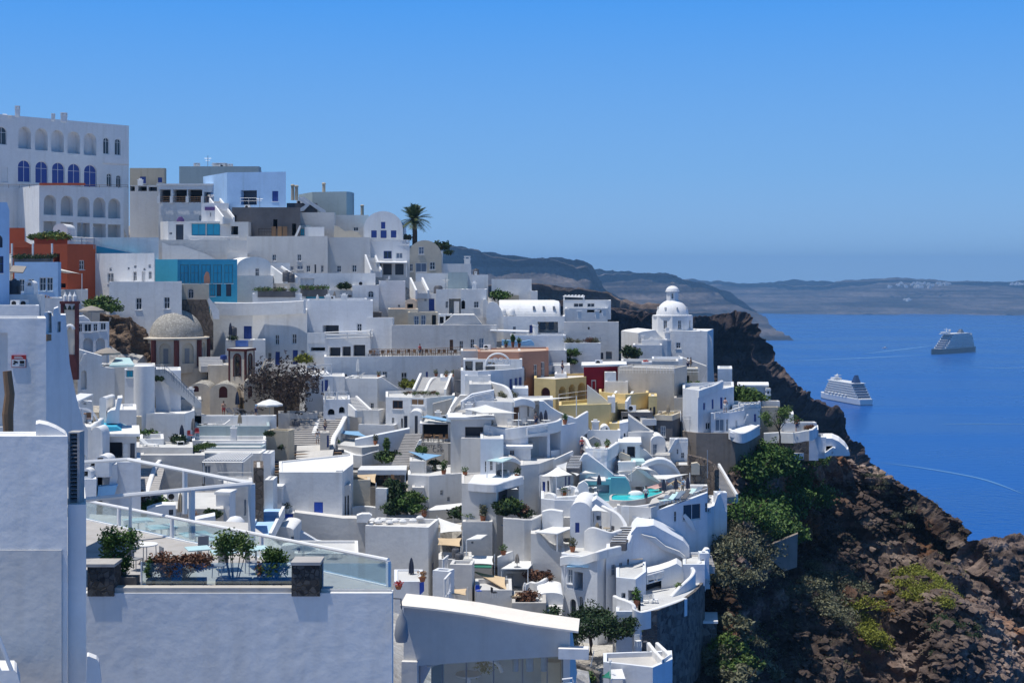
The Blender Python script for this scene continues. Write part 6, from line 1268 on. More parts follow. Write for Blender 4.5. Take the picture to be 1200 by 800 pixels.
mb=MB();ar=[P(569+14.5*-math.cos(t)+14.5,428-14*math.sin(t),121.5)for t in[math.pi*k/20 for k in range(21)]];mb.tube(ar,.12,6)
for i in range(4):c=P(574+i*6.5,424.5-(2.5 if i in(1,2)else 0),121.5);mb.tube([c+Vector((.28*math.cos(t),0,.28*math.sin(t)))for t in[k*math.pi/5 for k in range(11)]],.05,4)
a,b=ar[0],ar[-1];mb.tube([a,b],.1,6);tag(mb.build('ornamental_arch',['white']),'white wrought arch with curls on the curved terrace','arch')
FLOOR('pale couch bench on the terrace under the ornamental arch',[(560,436,120.6),(592,435,121),(592,433,122.3),(560,434,122.3)],.45,'fabw',name='bench',ctrl=False)
CW('stepped white parapet sinking from the curved house',[(575,447,115),(583,449,113.5),(590,451,112.5),(596,455,111.5),(600,463,111),(602,468,111)],2.4,.4)
BUSH('dry bush below the three blue arched windows',P(594,466,112.5),.7,'leafgrey',seed=1)
H('shade tinted white block below the three narrow windows',601,619,455,480,113,mat='BL',par=.1,dep=4)
H('ochre arcaded house with four arches right of the pink house',630,687,443,482,122,wins='am 634 453.5 644.5 470;oc 655 453 663 478;oc 666.5 450.5 674 477;oc 677 448.5 686 476',mat='OC',par=.25,dep=6,corners=[(626,122),(651,120),(687,125)],name='ochre_house',roof='W2')
RAIL([(655,462,119.8),(688,457.5,124.6)],.9,label='white railing across the ochre arches',mid=1,posts=3)
H('white stair gable between the ochre and red houses',650,664,438,446,127,par=.2,dep=4,foot=1,name='stair_gable',cat='wall')
H('white cottage behind the ochre roof',641,668,428,446,131,wins='g 646 428 650 442',par=.2,dep=5)
PERSON('person in dark clothes on the cottage terrace behind the ochre roof',659,435,129,1.7,'navy','navy',1.2)
H('crimson red house front with a white flat roof',684,732,430,470,127,wins='wt 693 445 699 457;k 694.5 446.5 697.5 456',mat='RD',par=.1,dep=6,corners=[(684,125.5),(732,128)],slab=.25,name='red_house')
H('white chimney buttress on the crimson red front',709,722,436,458,125,wins='',par=.1,dep=2,xr=724,name='buttress',cat='wall')
H('white garden wall before the crimson red house',709,736,447,468,123.5,par=.3,dep=2,name='garden_wall',cat='wall')
H('grey beige house with a white right side and tall window',724,790,430,482,125,wins='w> 784.5 448 790 465;w> 796 472 798 480;w> 789.5 479 791.5 481',mat='BG',par=.25,dep=8,xr=805,corners=None,yaw=-22,name='grey_house')
H('pale terrace wall behind the grey beige house',728,795,423,440,134,wins='',mat='W2',par=.4,dep=5,name='terrace_wall',cat='wall')
H('red topped white pillar behind the grey house',752,764,424,436,131,wins='',par=.05,dep=1.6,name='pillar',cat='pillar');BUSH('red flowers on the white pillar',P(758,425.5,131.8),.45,'red',seed=1,n=260)
H('blue shaded lane wall left of the ruled stair wall',764,800,420,446,142,wins='',mat='BL',par=.3,dep=5,yaw=-12,name='lane_wall',cat='wall')
PERSON('person in white carrying a bag on the lane by the stair wall',806,434,146,1.7,'fabw','navy',2);PERSON('person in brown on the lane by the stair wall',809.5,433.5,146.4,1.65,'wood','fabtan',1)
H('cream covered terrace on dark posts right of the grey house',791,818,432,456,141,wins='kg 793 440 808 452',mat='CR',par=.1,dep=4,name='covered_terrace',cat='terrace')
for i,x in enumerate((799,805,811,817)):BUSH('leafy bush on the terrace edge right of the grey house',P(x,456,136),1.0,'leaf'if i%2 else 'leafmid',group='bushes on the terrace right of the grey house',n=450)
H('ochre house with a grey shaded right side',663,714,475,508,112,wins='',mat='OC',par=.35,dep=5,corners=[(655,110),(714,112),(728,118)],name='ochre_house',roof='YR')
H('ochre block with broad roof below the grey house',700,760,459,482,119,mat='OC',par=.35,dep=5,corners=[(702,121),(733,116.5),(760,120)],name='ochre_block',roof='OC')
STAIRS('ochre stairs climbing to the broad ochre roof',(724,473,115.5),(732,461,119.5),1.2,12,'OC',walls=.3)
SL('white gabled stair wall left of the ochre stairs',[(688,475),(688,451),(701,461),(712,470),(712,475)],(686,116.5),(713,117),.4,name='stair_wall')
H('small white box on the ochre house roof',712,721,465,476,113,par=.05,dep=1.5,foot=.5,name='roof_box',cat='box')
H('tiny ochre house with two narrow dark windows',760,770,464,488,117,wins='wd 761.5 477.5 763.5 486;wd 765.5 476.5 768 486',mat='OC',par=.1,dep=4)
H('dark green awning terrace between the ochre houses',728,765,483,496,114,wins='k 730 488 758 495',mat='GR',par=.05,dep=4,name='covered_terrace',cat='terrace')
STAIRS('small white steps beside the dark green awning terrace',(761,492,113.5),(754,484,116),1.2,8)
H('dark brown house with a cream railed roof terrace',767,788,489,520,115,wins='g 774 499 780 512',mat='GR',par=.1,dep=6,xr=799,yaw=-20,name='brown_house')
H('cream railed roof terrace on the dark brown house',767,788,486,492,114.8,mat='CR',par=.3,dep=6,xr=799,yaw=-20,foot=0,name='roof_terrace',cat='terrace',roof='YR')
RAIL([(772,481.5,117),(797,481,119),(798,485,115)],.8,label='cream railing round the roof terrace of the dark brown house',bars=.5)
SL('tall white triangular stair gable with a sloping top',[(736,522),(736,486.5),(763,505),(766,506),(766,522)],(734,111),(768,112),3.5,'W2',name='stair_gable',cat='house')
H('grey white block under the triangular gable',736,765,506,536,110,mat='W2',par=.15,dep=4,xr=768)
H('ochre and white narrow house with a dark slot window',714,727,496,524,110,wins='',mat='OC',par=.1,dep=4,name='narrow_house')
SL('white wall with slot window beside the narrow ochre house',[(726,524),(726,496),(736,494),(736,524)],(725,109.5),(737,110.5),3,'BL',wins='d 731 507.5 732.8 517')
VAULT('small white dome roofed store with a round vent',704,715,498.5,504,512,109,3,'k 710 501 712 503','W',name='domed_store',cat='store')
H('white sunlit terrace with clutter before the narrow ochre house',688,727,504,520,108,mat='W',par=.2,dep=3.5,name='terrace_block',cat='terrace')
VAULT('white arch fronted cottage with a double door',763,780,510.5,517,534,109,4,'g 765 520 770 533','W',yaw=0,name='cottage')
STAIRS('white steps between the arch fronted cottage and the slim house',(778,534,108),(786,517,113),1.4,10)
H('slim white house with a sloped parapet before the stone tower',786,806,514,544,107,wins='w 793 526 795 532;w 798 530 802 537;w 805 533 807 542',par=.1,dep=4,xr=807,name='slim_house')
SL('thick sunlit sloping wall on the slim white house',[(783,530),(791,515),(795,514),(795,516),(787,530)],(781,106),(797,106.5),1,ctrl=False)
H('white hotel with a curved terrace and slim blue windows',800,856,455,506,120,wins='b 824 472 826.5 480;b 834 468 836.5 479;b 844 465.5 847 479;w 848 466 849.5 475;w 827 495 833 503;g 840 490 849 504;d 851 490 853 500',mat='BL',corners=[(800,118),(818,115),(848,117.5),(860,121)],par=.4,dep=8,name='terrace_hotel',cat='hotel')
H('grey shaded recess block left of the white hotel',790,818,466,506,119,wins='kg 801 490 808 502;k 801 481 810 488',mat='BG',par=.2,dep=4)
CW('curved terrace parapet with scalloped openings on the white hotel',[(818,457,114.6),(828,453.5,115.5),(838,450,116.5),(846,445.5,118.5)],.6,.35)
BLOCKS('white scalloped railing on the hotel roof edge',[(820,453,115),(832,450,116),(845,446,118)],.6);BLOCKS('white scalloped railing of the middle hotel terrace',[(838,483,114.2),(856,480.5,116),(872,475,119)],.55)
H('middle terrace floor of the white hotel',833,873,484,508,115.5,mat='BL',corners=[(833,114.5),(854,115),(873,119)],par=.1,dep=4,wins='g 838 491 849 505;g 851 491 854 505;g 862 492 864 502',name='terrace_storey',cat='terrace')
H('white right wing of the hotel with one blue window',862,891,475,500,120,wins='b 883.5 485 886.5 494',par=.15,dep=6,corners=[(858,119),(891,122)],name='hotel_wing',cat='hotel')
BLOCKS('white pierced railing on the right hotel wing',[(866,471.5,119.5),(891,470.5,122)],.6)
SL('white stair flight slanting up the right hotel wing',[(869,497),(875,486),(877,486),(871,497)],(867,118.6),(879,118.8),.5,ctrl=False)
FLOOR('blue shaded lower terrace of the hotel with a curled edge',[(855,506,112.5),(862,508,112),(878,505,113),(888,499,116.5),(880,497,120),(856,500,119)],.5,'BL',name='lower_terrace')
CW('curled white parapet round the lower hotel terrace',[(855,502,113.3),(862,505.5,112.2),(870,507,112),(878,504,113),(885,500,115.5),(889,497.5,117.5)],.8,.3)
H('tall beige concrete retaining wall under the hotel',800,892,505,562,118,mat='RW',par=.1,corners=[(800,116.5),(816,114.5),(862,113.5),(876,115),(892,121)],dep=9,name='retaining_wall',cat='wall',foot=8)
H('tall white pillar house behind the hotel corner',841,858,432,468,134,mat='BL',par=.1,dep=6,name='tower_house')
BUSH('yellow green shrub beside the tall pillar house',P(864,468,130),1.6,'leafmid',seed=2,n=900);BUSH('second yellow green shrub lower beside the pillar house',P(874,472,128),1.5,'leafhedge',seed=1,n=800);BUSH('flat green shrub on the roof beside the pillar house',P(883,470,128),1.3,'leafmid',seed=3,n=700)
H('white roofed pergola room beyond the hotel with a chimney',866,899,453,470,134,wins='k 867 462 897 468',par=.1,dep=5,ch='898 455 903 480 -1',slab=.2,name='pergola_room',cat='room',mat='BL')
H('beige stone house with a dark doorway at the cliff edge',892,914,477,506,125,wins='k 895 483 900 496',mat='TN',par=.2,dep=5,xr=916,name='cliff_house',ch='',foot=0.5)
H('white roof parapet of the cliff edge house',893,914,470,478,127,mat='W2',par=.4,dep=4,foot=1,name='roof_parapet',cat='wall',xr=916)
H('small white block right of the cliff edge house',914,930,485,506,127,par=.1,dep=4,foot=0.5)
H('white walled terrace room out on the cliff',916,957,495,512,122,wins='',par=.8,dep=7,xr=961,name='terrace_room',cat='terrace',foot=0.5)
CW('white bent parapet in front of the cliff terrace room',[(895,507,121),(912,506,120.5),(930,506.5,119),(944,504,118.5),(951,503,118.5),(956,499,120.5)],.9,.3,sm=2)
H('rubble wall beneath the cliff terrace',916,950,506,533,121,foot=.5,mat='stone',par=.05,dep=5,name='rubble_wall',cat='wall')
H('white buttress at the end of the cliff terrace',948,959,503,531,120.5,mat='BL',par=.1,dep=5,foot=.6,name='buttress',cat='wall')
PERSON('person in a red top standing on the cliff terrace',934,506,122,1.7,'red','navy',0);BUSH('orange brown potted shrub on the cliff terrace',P(950,503,121.5),.5,'leafbr',seed=1)
TREE('small leafy tree on the cliff terrace',914,519,116.5,3.0,'leafmid',1.25,2600,.09,'tree',.09,4)
SL('rounded white cave house at the tip of the cliff',[(966,530),(966,513.5),(975,513.5),(983,517),(990,523),(994,529),(994,534),(966,534)],(964,122),(996,123),4,wins='k 967 522.5 976 531',name='cave_house',cat='house')
H('white boat shaped roof terrace beside the rounded cave house',956,968,512,530,122,wins='',par=.2,dep=4,name='cave_annexe',cat='annexe',foot=0.5)
SL('white sloping slab stairs below the rounded cave house',[(966,535),(966,531),(976,524),(979,525),(971,535)],(964,121),(981,121.5),1,name='slab_wall')
SL('low white ledge at the foot of the cliff houses',[(929,538),(929,531),(953,530),(955,534),(955,538)],(927,120.5),(957,121.5),1.2,name='ledge',cat='ledge')
SL('white concrete toe below the rounded cave house',[(984,534),(984,527),(994,526),(996,534)],(983,123),(997,123.5),1.5,name='ledge',cat='ledge')
STAIRS('long grey stair running down beside the concrete retaining wall',(855,583,103),(834,547,108),1.0,26,'CON',walls=.35)
CW('dark stone topped wall curving above the pool',[(806,532,104),(815,534,104),(826,537,103.5),(836,543,103),(840,550,102.5)],3,.6,'stonebr')
H('dark rubble retaining wall behind the big white arch',792,832,545,584,103,mat='stone',par=.05,dep=3,name='rubble_wall',cat='wall')
SL('white curled end wall on the dark rubble',[(810,556),(810,543),(817,542),(820,545),(820,556)],(808,102.3),(822,102.5),.6,'CR',ctrl=False)
mb=MB();p=P(829,560,101);mb.tube([p,p+Vector((0,0,2.9))],.05,6);tag(mb.build('lamp_post',['metal']),'thin grey lamp post beside the long stair','lamp post')
H('curved white house with two tall open bays under a roof terrace',587,690,500,548,103,wins='o 619 512 643 541;o 644.5 505 657 538;k 646 528 656 538',mat='BL',corners=[(567,101),(588,100),(610,99.5),(642,101),(659,103),(689,109)],par=.12,dep=8,name='curved_house',roof='FL')
CW('long white scalloped parapet of the curved roof terrace',[(568,497,100.8),(580,500,100.2),(588,501.8,99.9),(600,501,99.6),(612,499.3,99.5),(626,497.5,99.9),(640,495.5,100.8),(652,493,102),(657,490,103)],.8,.3)
BLOCKS('pierced frieze under the parapet of the curved roof terrace',[(618,501,99.3),(642,498,100.6)],.5)
H('white upper house with a brown door on the curved terrace',556,648,470,502,106,wins='dn 602 477 609 494;w 618 476 620.5 488;an 626 474 633 490;g 560 484 566 490;g 572 483 577 492',par=.1,corners=[(556,105),(600,104),(648,107)],dep=5,name='upper_house')
SL('sweeping white gable wall falling to the right of the upper house',[(632,498),(632,470),(637,470),(645,477),(655,483),(664,487),(672,489),(672,500),(640,498)],(630,103.4),(673,106.5),.7,'W')
CW('rising white parapet at the right end of the curved house',[(660,485,105),(668,488,106),(674,489.5,106.5),(680,486,107),(688,481.5,108)],1.6,.35)
SAIL('large pale sail peaked above the upper terrace left',[(543,479,101),(569,474,103.5),(606,484,100),(565,484,98.5)],500,'fabw',.2,poles=[2])
SAIL('narrow long sail reaching right over the ochre arches',[(618,467,106),(674,465,108),(622,470,104)],490,'fabw',.1,poles=[1])
CW('white lumpy canopy roof of the upper house',[(602,468,104.5),(610,465.5,104.6),(618,467,104.8),(624,470,105)],.5,1.8)
H('white flat canopy terrace left below the pale sail',528,576,491,516,101,wins='kg 545 500 566 512',mat='W2',par=.05,dep=4,slab=.3,name='canopy_terrace',cat='terrace')
H('white wall block under the flat canopy terrace',540,588,513,546,100,mat='W2',par=.1,dep=5,xr=588,corners=[(540,100),(566,99.5)],name='wall_block',cat='house',roof='PKF')
for i,x in enumerate((597,606,616,623,634,640)):(TABLE if i%2 else CHAIR)(['white chair left on the curved roof terrace','white table left on the curved roof terrace','white chair in the middle of the curved roof terrace','white table by the brown door terrace','white chair right on the curved roof terrace','white table right on the curved roof terrace'][i],x,497.5,102,.4*i)
for i,x in enumerate((634,639.5)):PARASOL(['left closed dark parasol on the curved roof terrace','right closed dark parasol on the curved roof terrace'][i],x,476-2*i,494,102.5,True,mat='fabn')
SL('shade tinted white sunk gable of the dark canopy house',[(540,480),(540,471),(553,462),(579,457),(579,470),(560,480)],(538,104.5),(580,107),1.0,'BL',ctrl=False)
BLOCKS('white scalloped edging over the shade tinted sunk gable',[(543,469,104.3),(556,463,105),(576,458.5,106)],.5)
H('white flat roof step behind the shade tinted gable',550,576,450,470,110,par=.15,dep=6,mat='W2')
H('small white terrace house behind the big black tank',545,575,440,462,116,par=.3,dep=6)
SL('high shade tinted white wall slanting down to the turquoise pool',[(679,592),(679,540),(684,532.5),(688,532),(706,545),(720,557),(732,557.5),(738,564),(740,572),(740,592)],(677,98.5),(742,99.5),1.2,'BL',name='pool_wall')
SL('bright turquoise foot of the high pool wall',[(716,592),(716,559),(733,559.5),(737,566),(739,573),(739,592)],(714,98.1),(741,98.8),.3,'AQ',ctrl=False,name='pool_wall')  # flat turquoise slab set over the foot of the wall
pl=[(717,586.5,93),(735,587.5,92.6),(752,585.5,92.8),(768,581,94.3),(776,577.5,96),(771,573.5,97.6),(759,573.5,97.8),(752,578.5,96),(740,580,95.6),(719,580.5,95.8)]
zp=Z(580,94.5);mb=MB()
def pz(x,y):d=(EYE-zp)*F/(y-HY);return Vector(((x-CX)/F*d,d,zp))
q=smooth_pts([pz(*p[:2])for p in pl+[pl[0]]],4)[:-1];mb.face([(p.x,p.y)for p in q],lambda a,b:Vector((a,b,zp)));tag(mb.build('pool_water',['pool']),'turquoise swimming pool water with a curved edge','pool')
mb=MB();k=len(q);c0=sum(q,Vector())/k;rim=[c0+(p-c0)*1.08 for p in q]
for i in range(k):
 j=(i+1)%k;V=lambda p,z:Vector((p.x,p.y,z));mb.quad(V(q[i],zp+.12),V(q[j],zp+.12),V(rim[j],zp+.12),V(rim[i],zp+.12));mb.quad(V(rim[i],zp+.12),V(rim[j],zp+.12),V(rim[j],zp-2.5),V(rim[i],zp-2.5));mb.quad(V(q[i],zp+.12),V(q[j],zp+.12),V(q[j],zp-.3),V(q[i],zp-.3))
tag(mb.build('pool_surround',['FL']),'pale stone rim round the turquoise pool','pool surround')
mb=MB();pd=[pz(*p)for p in[(760,592),(829,574),(826,566),(790,570),(776,579),(764,585)]];mb.face([(p.x,p.y)for p in pd],lambda a,b:Vector((a,b,zp+.05)));mb.face([(p.x,p.y)for p in pd],lambda a,b:Vector((a,b,zp-.3)))
for i in range(6):a,b=pd[i],pd[(i+1)%6];mb.quad(Vector((a.x,a.y,zp-.3)),Vector((b.x,b.y,zp-.3)),Vector((b.x,b.y,zp+.05)),Vector((a.x,a.y,zp+.05)))
tag(mb.build('pool_deck',['FL']),'paved sun deck beside the turquoise pool','deck')
def rt_inv_d(y):
 d=(EYE-zp-.05)*F/(y-HY);return d/rt_inv(d)
for i,(x,y,d)in enumerate([(775,586,94),(781,584,94.6),(787,582.5,95),(793,581,95.4),(799,579.5,95.8),(806,578,96.2),(813,576.5,96.4),(820,575.5,96.6),(783,589,93),(790,587.5,93.4),(798,585.5,93.8)]):
 LOUNGER('blue grey sun lounger on the pool deck',x,y,rt_inv_d(y),-.9,('greyblue','tank','lightteal')[i%3],group='sun loungers on the pool deck')
for i,(x,d)in enumerate(((778,95.5),(792,96.5),(806,97))):PARASOL(['closed dark parasol left on the pool deck','closed dark parasol in the middle of the pool deck','closed dark parasol right on the pool deck'][i],x,HY+(EYE-zp-1.8)*F/G(d),HY+(EYE-zp)*F/G(d),d,True,mat='fabn')
RAIL([(766,591.5,91.2),(829,571.5,93)],.9,'clear'if 0 else 'white',label='thin railing along the outer edge of the pool deck',bars=0,posts=1.2)
SAIL('pinkish sail over the far side of the pool',[(757,571,97),(781,563,99.5),(787,566,99),(768,573,96.5)],580,'fabpink',.2,poles=[0])
SAIL('big white sail pointing right above the pool deck',[(762,556.5,100),(807,555,101),(780,561.5,98),(770,561,98)],578,'fabw',.15,poles=[1,2])
SAIL('white sail at the top left of the pool wall',[(723,553,100.5),(728,549,102),(750,550.5,101)],570,'fabw',.1,poles=[])
SL('large white arched shell behind the pool deck',[(752,578),(752,544),(760,540),(770,537),(778,537.5),(787,542),(794,550),(800,560),(808,568),(814,573),(814,580)],(750,101.5),(816,103),1.0,'BL',name='arched_shell',wins='')
CW('white coping rib along the arched shell',[(752,544,101.3),(760,540,101.4),(770,537,101.6),(778,537.5,101.8),(787,542,102),(794,550,102.2),(800,560,102.4),(808,568,102.6)],.35,.5)
SL('smaller curved shell left of the pool deck',[(736,570),(736,556),(740,554),(746,549),(758,547),(768,552),(775,560),(775,570)],(734,100.3),(777,101),.8,'W2',name='arched_shell')
SL('white curved lattice frame over the pool bar',[(744,548),(748,546),(762,556),(774,564),(772,566),(760,560)],(742,99.6),(776,100.2),.4)
for i,(x0,y0,x1,y1)in enumerate(((783,568,793,562),(792,562,801,568),(787,566,797,573))):mb=MB();mb.tube([P(x0,y0,97.5),P(x1,y1,97.2)],.09,6);tag(mb.build('timber_beam',['fabb']),['left leaning pale beam of the deck shade frame','right leaning pale beam of the deck shade frame','lower pale beam of the deck shade frame'][i],'beam')
H('white low wall with cushions behind the sun loungers',775,829,569,577,99.5,par=.05,dep=1,foot=1,name='bench_wall',cat='wall')
mb=MB();p=pz(745,579.5);mb.lathe(p,[(.75,0),(.7,.25),(.4,.4),(0,.45)],16,sy=.6);tag(mb.build('pool_mound',['W'],smooth=True),'smooth white mound at the back edge of the pool','mound')
H('white pool bar house with a dark doorway and flat roof',726,750,520.5,548,104,wins='kg 735 523 744.5 536;w 730 526 732 531',par=.1,dep=5,slab=.15,name='pool_bar',cat='bar')
SL('white sloping side wall right of the pool bar house',[(750,548),(750,524),(757,528),(765,536),(768,540),(760,548)],(748,104),(770,104.5),.6,'W2')
FLOOR('small aqua plunge pool before the pool bar house',[(739,540.5,102),(756,540.5,102),(754,536.5,104),(740,536.5,104)],.4,'lightteal',name='plunge_pool',ctrl=False)
SL('white fan shaped shade wall left of the plunge pool',[(725,538),(725,531),(728,530),(738,534),(740,540)],(723,103),(741,103.4),.5,'CR',ctrl=False)
H('white terrace block stepping down from the plunge pool',724,745,541,552,101,par=.1,dep=3,name='terrace_block',cat='terrace')
H('shade tinted white house with a roof terrace above the pool wall',690,724,525,560,101,wins='',mat='BL',par=.5,corners=[(686,101),(711,100),(724,104)],dep=5,name='blue_toned_house')
CW('white rounded terrace wall with a steep left hook',[(682,511,106),(687,514,104),(690,520,102.5),(694,525,101),(702,526,100.6),(711,525.5,100.4),(718,521,102),(724,517.5,103.8)],.9,.35)
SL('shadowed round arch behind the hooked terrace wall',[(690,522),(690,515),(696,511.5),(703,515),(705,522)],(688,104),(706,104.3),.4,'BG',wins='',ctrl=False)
PERSON('person in a red shirt at the top of the dark pool stairs',682,531,103,1.7,'red','navy',.3)
STAIRS('dark stone stairs with light treads left of the pool wall',(671.5,549.5,95),(677,533.5,102),.9,16,'GR')
for i in range(8):
 mb=MB();f=i/8;a=P(671.5+5.5*f,549-15*f,95+7*f);mb.cbox(a+Vector((0,0,.1)),1.3,.16,.06);tag(mb.build('stair_tread',['W']),'light edged tread of the dark pool stairs','tread','light treads of the dark pool stairs')
SL('white sloping wall left of the dark pool stairs',[(631,556),(631,545),(650,538),(671,528.5),(672,530),(669,552),(660,556)],(629,98),(673,101.5),.5,'W',name='slope_wall')
H('white wall house with a wide shaded opening and plants',541,614,566,604,88,wins='kg 584 574 608 598',mat='W2',corners=[(541,88),(582,87),(614,91)],par=.1,dep=6,name='terrace_house',roof='FL')
CW('low sloping white parapet over the wide shaded opening',[(549,565,87.8),(566,566.5,87.2),(581,566.8,86.9),(590,564,87.8),(602,560.5,89.4),(612,557.5,91)],.5,.3)
H('blue shadowed corner house right of the cafe terrace',563,590,514,556,95,wins='w 568 540 571.5 553;w 574 540 577.5 551',mat='BL',par=.1,dep=6,name='corner_house')
CANOPY('pale blue arched canopy over the shaded terrace',[(570,539,91.5),(589,541,90.5),(601,536,95),(583,536,96)],566,.06,'lightteal',which=[0,1],name='canopy',cat='canopy')
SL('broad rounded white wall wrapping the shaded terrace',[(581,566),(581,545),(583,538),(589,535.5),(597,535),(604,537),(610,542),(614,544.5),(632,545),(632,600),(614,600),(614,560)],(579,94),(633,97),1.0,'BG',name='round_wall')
CW('white coping of the broad rounded wall',[(583,538,94.1),(589,535.5,94.5),(597,535,95),(604,537,95.5),(610,542,95.9),(614,544.5,96.2),(622,545,96.6),(632,544.5,97)],.3,.5)
H('plain white house front below the rounded wall',614,634,545,602,95,mat='W2',par=.05,dep=6,corners=[(610,93.5),(632,95),(650,100)],name='plain_house')
H('small white rounded room with a flat projecting roof',589,622,525,546,98,wins='w 597 527 603 534;k 588 527 591 534',par=.05,dep=5,slab=.2,name='flat_room',cat='room')
for i,(x,y,s,m)in enumerate([(596,597,1.2,'leafdark'),(602,595,1.1,'leafmid'),(607,600,1.1,'leafdark'),(593,602,.9,'leafdark'),(614,602,.9,'leafbr'),(610,605,.9,'leafdark')]):BUSH(['dark bush before the wide shaded opening','tallest green bush before the wide shaded opening','dark bush right of the shaded opening','low dark bush left of the shaded opening','reddish dry bush right of the shaded opening','low dark bush at the garden wall corner'][i],P(x,y,86.5),s*.8,m,seed=1+i%3)
POT('small palm in a pot against the wall house',566,601,87,2.0,'leafgrey');POT('dark potted plant on the shaded terrace',606,560,92,1.3,'leafdark');POT('spiky potted plant left on the blue terrace',545,556,95,1.0,'leafmid')
TABLE('dark table on the shaded terrace',589,559,93,.2,'tank');CHAIR('dark chair left of the table on the shaded terrace',585,560,92.6,.5,'tank');CHAIR('pale chair right on the shaded terrace',598,560,92.6,2,'fabw')
FLOOR('blue shaded floor of the canopy terrace',[(549,566,88),(582,567,87.5),(612,558,91),(606,552,96),(556,556,95)],.4,'BL',name='terrace_floor')
CW('garden wall with a white coping before the bushes',[(590,606,84.5),(606,607,84.2),(622,608,84.3),(633,603,86),(648,597.5,88.5)],4,.35,'W2',sm=2)
SAIL('white peaked sail above the round cave terrace',[(634,558,93.5),(654,546,95.5),(671,556,93),(652,558.5,91.5)],578,'fabw',.15,poles=[0,3])
SAIL('small bright curled sail at the top of the peaked sail',[(651,545.5,96),(665,541,98),(663,551,96)],560,'fabw',.05,poles=[])
SAIL('pale sail hanging right of the peaked sail',[(668,553,95),(700,554.5,95.5),(686,551,98),(676,557,93)],575,'fabw',.1,poles=[1])
CANOPY('white awning over the aqua shaded bar',[(684,562.5,94),(710,563,94),(709,558.5,97),(690,558.5,97)],578,.1,which=[0])
H('aqua shaded wall below the white awning',686,716,561,582,98,mat='AQ',par=.05,dep=2,wins='kg 690 568 714 578',name='bar_wall',cat='bar')
H('white cave house front with blue doors under the peaked sail',632,672,556,590,95,wins='b 635.5 564 639 576;d 641 563 643.5 576;b 662 558 664 570;b 666 558 668.5 570',par=.05,dep=4,corners=[(630,95),(648,94),(672,97)],name='cave_house')
CW('curved pod wall left under the peaked sail',[(640,578,90),(645,577,89.5),(650,579,89),(652,584,88.8),(652,588,88.8)],2.2,.4)
CW('curved pod wall in the middle with a dark bench',[(652,572,92),(662,570,92),(670,569,92.3),(675,571,92.2),(676,576,91.8)],1.6,.4)
CW('sagging white parapet round the cave terrace',[(652,582,89),(662,581,88.8),(672,580.5,88.8),(676,580,89),(677,585,88.5),(684,583,89),(692,579.5,90.5),(699,577.5,92)],2.4,.35)
SL('round white disc wall beside the cave terrace',[(676,584),(675,575),(678,567),(684,563.5),(689,568),(690,576),(688,584)],(674,92),(692,92.6),.5,'W',ctrl=False)
for i,x in enumerate((659,665)):TABLE(['left small dark table on the cave terrace','right small dark table on the cave terrace'][i],x,580.5,90.5,0,'tank',.6)
H('white base house below the cave terrace',634,700,584,622,89,mat='BL',par=.1,dep=5,corners=[(634,89),(650,88),(676,88),(700,92)],name='base_house')
CW('low rounded block wall at the foot of the base house',[(636,598,86),(645,596,85.8),(654,597,85.6),(660,598,85.5)],2.5,.6)
VAULT('white half vault leaning right over the lower cave',668,692,588,598,630,84,4,'b 674 612 679 624','BL',yaw=-8,topmat='W',name='cave_vault')
CW('long S shaped stair wall sweeping down to the right',[(699,586,89),(704,590,88),(712,594.5,87),(721,599,86.3),(727,604,85.8),(732,612,85.2),(733,618,84.8)],2.6,.4)
SL('shade tinted white house wall behind the small tent',[(690,632),(690,590),(699,584),(716,596),(728,604),(733,616),(733,632)],(688,87),(735,88.5),1.5,'BL',wins='g 693 601 696 612;k 699 604 704 609')
SAIL('small peaked white tent at the S shaped wall',[(689,599,84.8),(698,590.5,86.5),(714,600,85),(700,598,83.5)],618,'fabw',.05,poles=[0,2])
CW('rounded white balcony wall below the small tent',[(686,622,82.5),(692,617.5,82),(699,618,81.6),(708,621,81.5),(716,623,81.6),(722,621.5,82),(727,620,82.6)],2.6,.35)
H('balcony base under the rounded balcony wall',687,727,628,652,82.5,mat='BG',par=.05,corners=[(687,83),(704,81.8),(727,83)],dep=4,name='terrace_house',cat='terrace')
TABLE('small table on the rounded balcony',711,615,83.5,.3,'fabtan',.7,True);CHAIR('metal chair left on the rounded balcony',706,616,83.6,1,'tank');CHAIR('metal chair right on the rounded balcony',716,616,83.6,-1,'tank')
STAIRS('dark stairs with light treads climbing left of the shade tinted facade',(724,637,79.5),(737,617,84.5),.9,14,'GR')
for i in range(7):
 mb=MB();f=(i+.3)/7;a=P(724+13*f,636.5-19.5*f,79.5+5*f);mb.cbox(a+Vector((0,0,.12)),1.35,.16,.06);tag(mb.build('stair_tread',['W']),'light edged tread of the stairs by the shade tinted facade','tread','light treads by the blue facade')
CANOPY('bright square awning over the wavy wall terrace',[(627,623,82),(653,625,81),(672,617.5,85),(651,615.5,86)],645,.1,which=[1])
H('white house behind the bright square awning',622,672,606,646,87,wins='kg 640 630 668 642',mat='W2',par=.05,dep=5,xr=674,name='awning_house')
SL('big curved white wall sweeping left under the square awning',[(622,700),(622,625),(632,625),(638,632),(644,640),(650,645),(658,646.5),(658,700)],(620,82.3),(660,81.5),2.0,'W2',wins='w 641 667 643.5 676;kg 636 668 643 674',name='curved_house',cat='house')
H('tall blue shaded cave hotel front with two dark windows',658,718,648,735,80,wins='g 665 666 671 684;kg 673 669 683 692;aw 678 698 683 716;ad 668 701 675 722',mat='BL',corners=[(658,80.5),(700,78.8),(712,79.5)],par=.05,dep=6,name='cave_hotel',cat='hotel')
CW('wavy white coping on the cave hotel front',[(657,652,80.4),(668,650,80),(680,651,79.6),(690,649,79.2),(700,645.5,78.8),(711,642,79)],.5,.4)
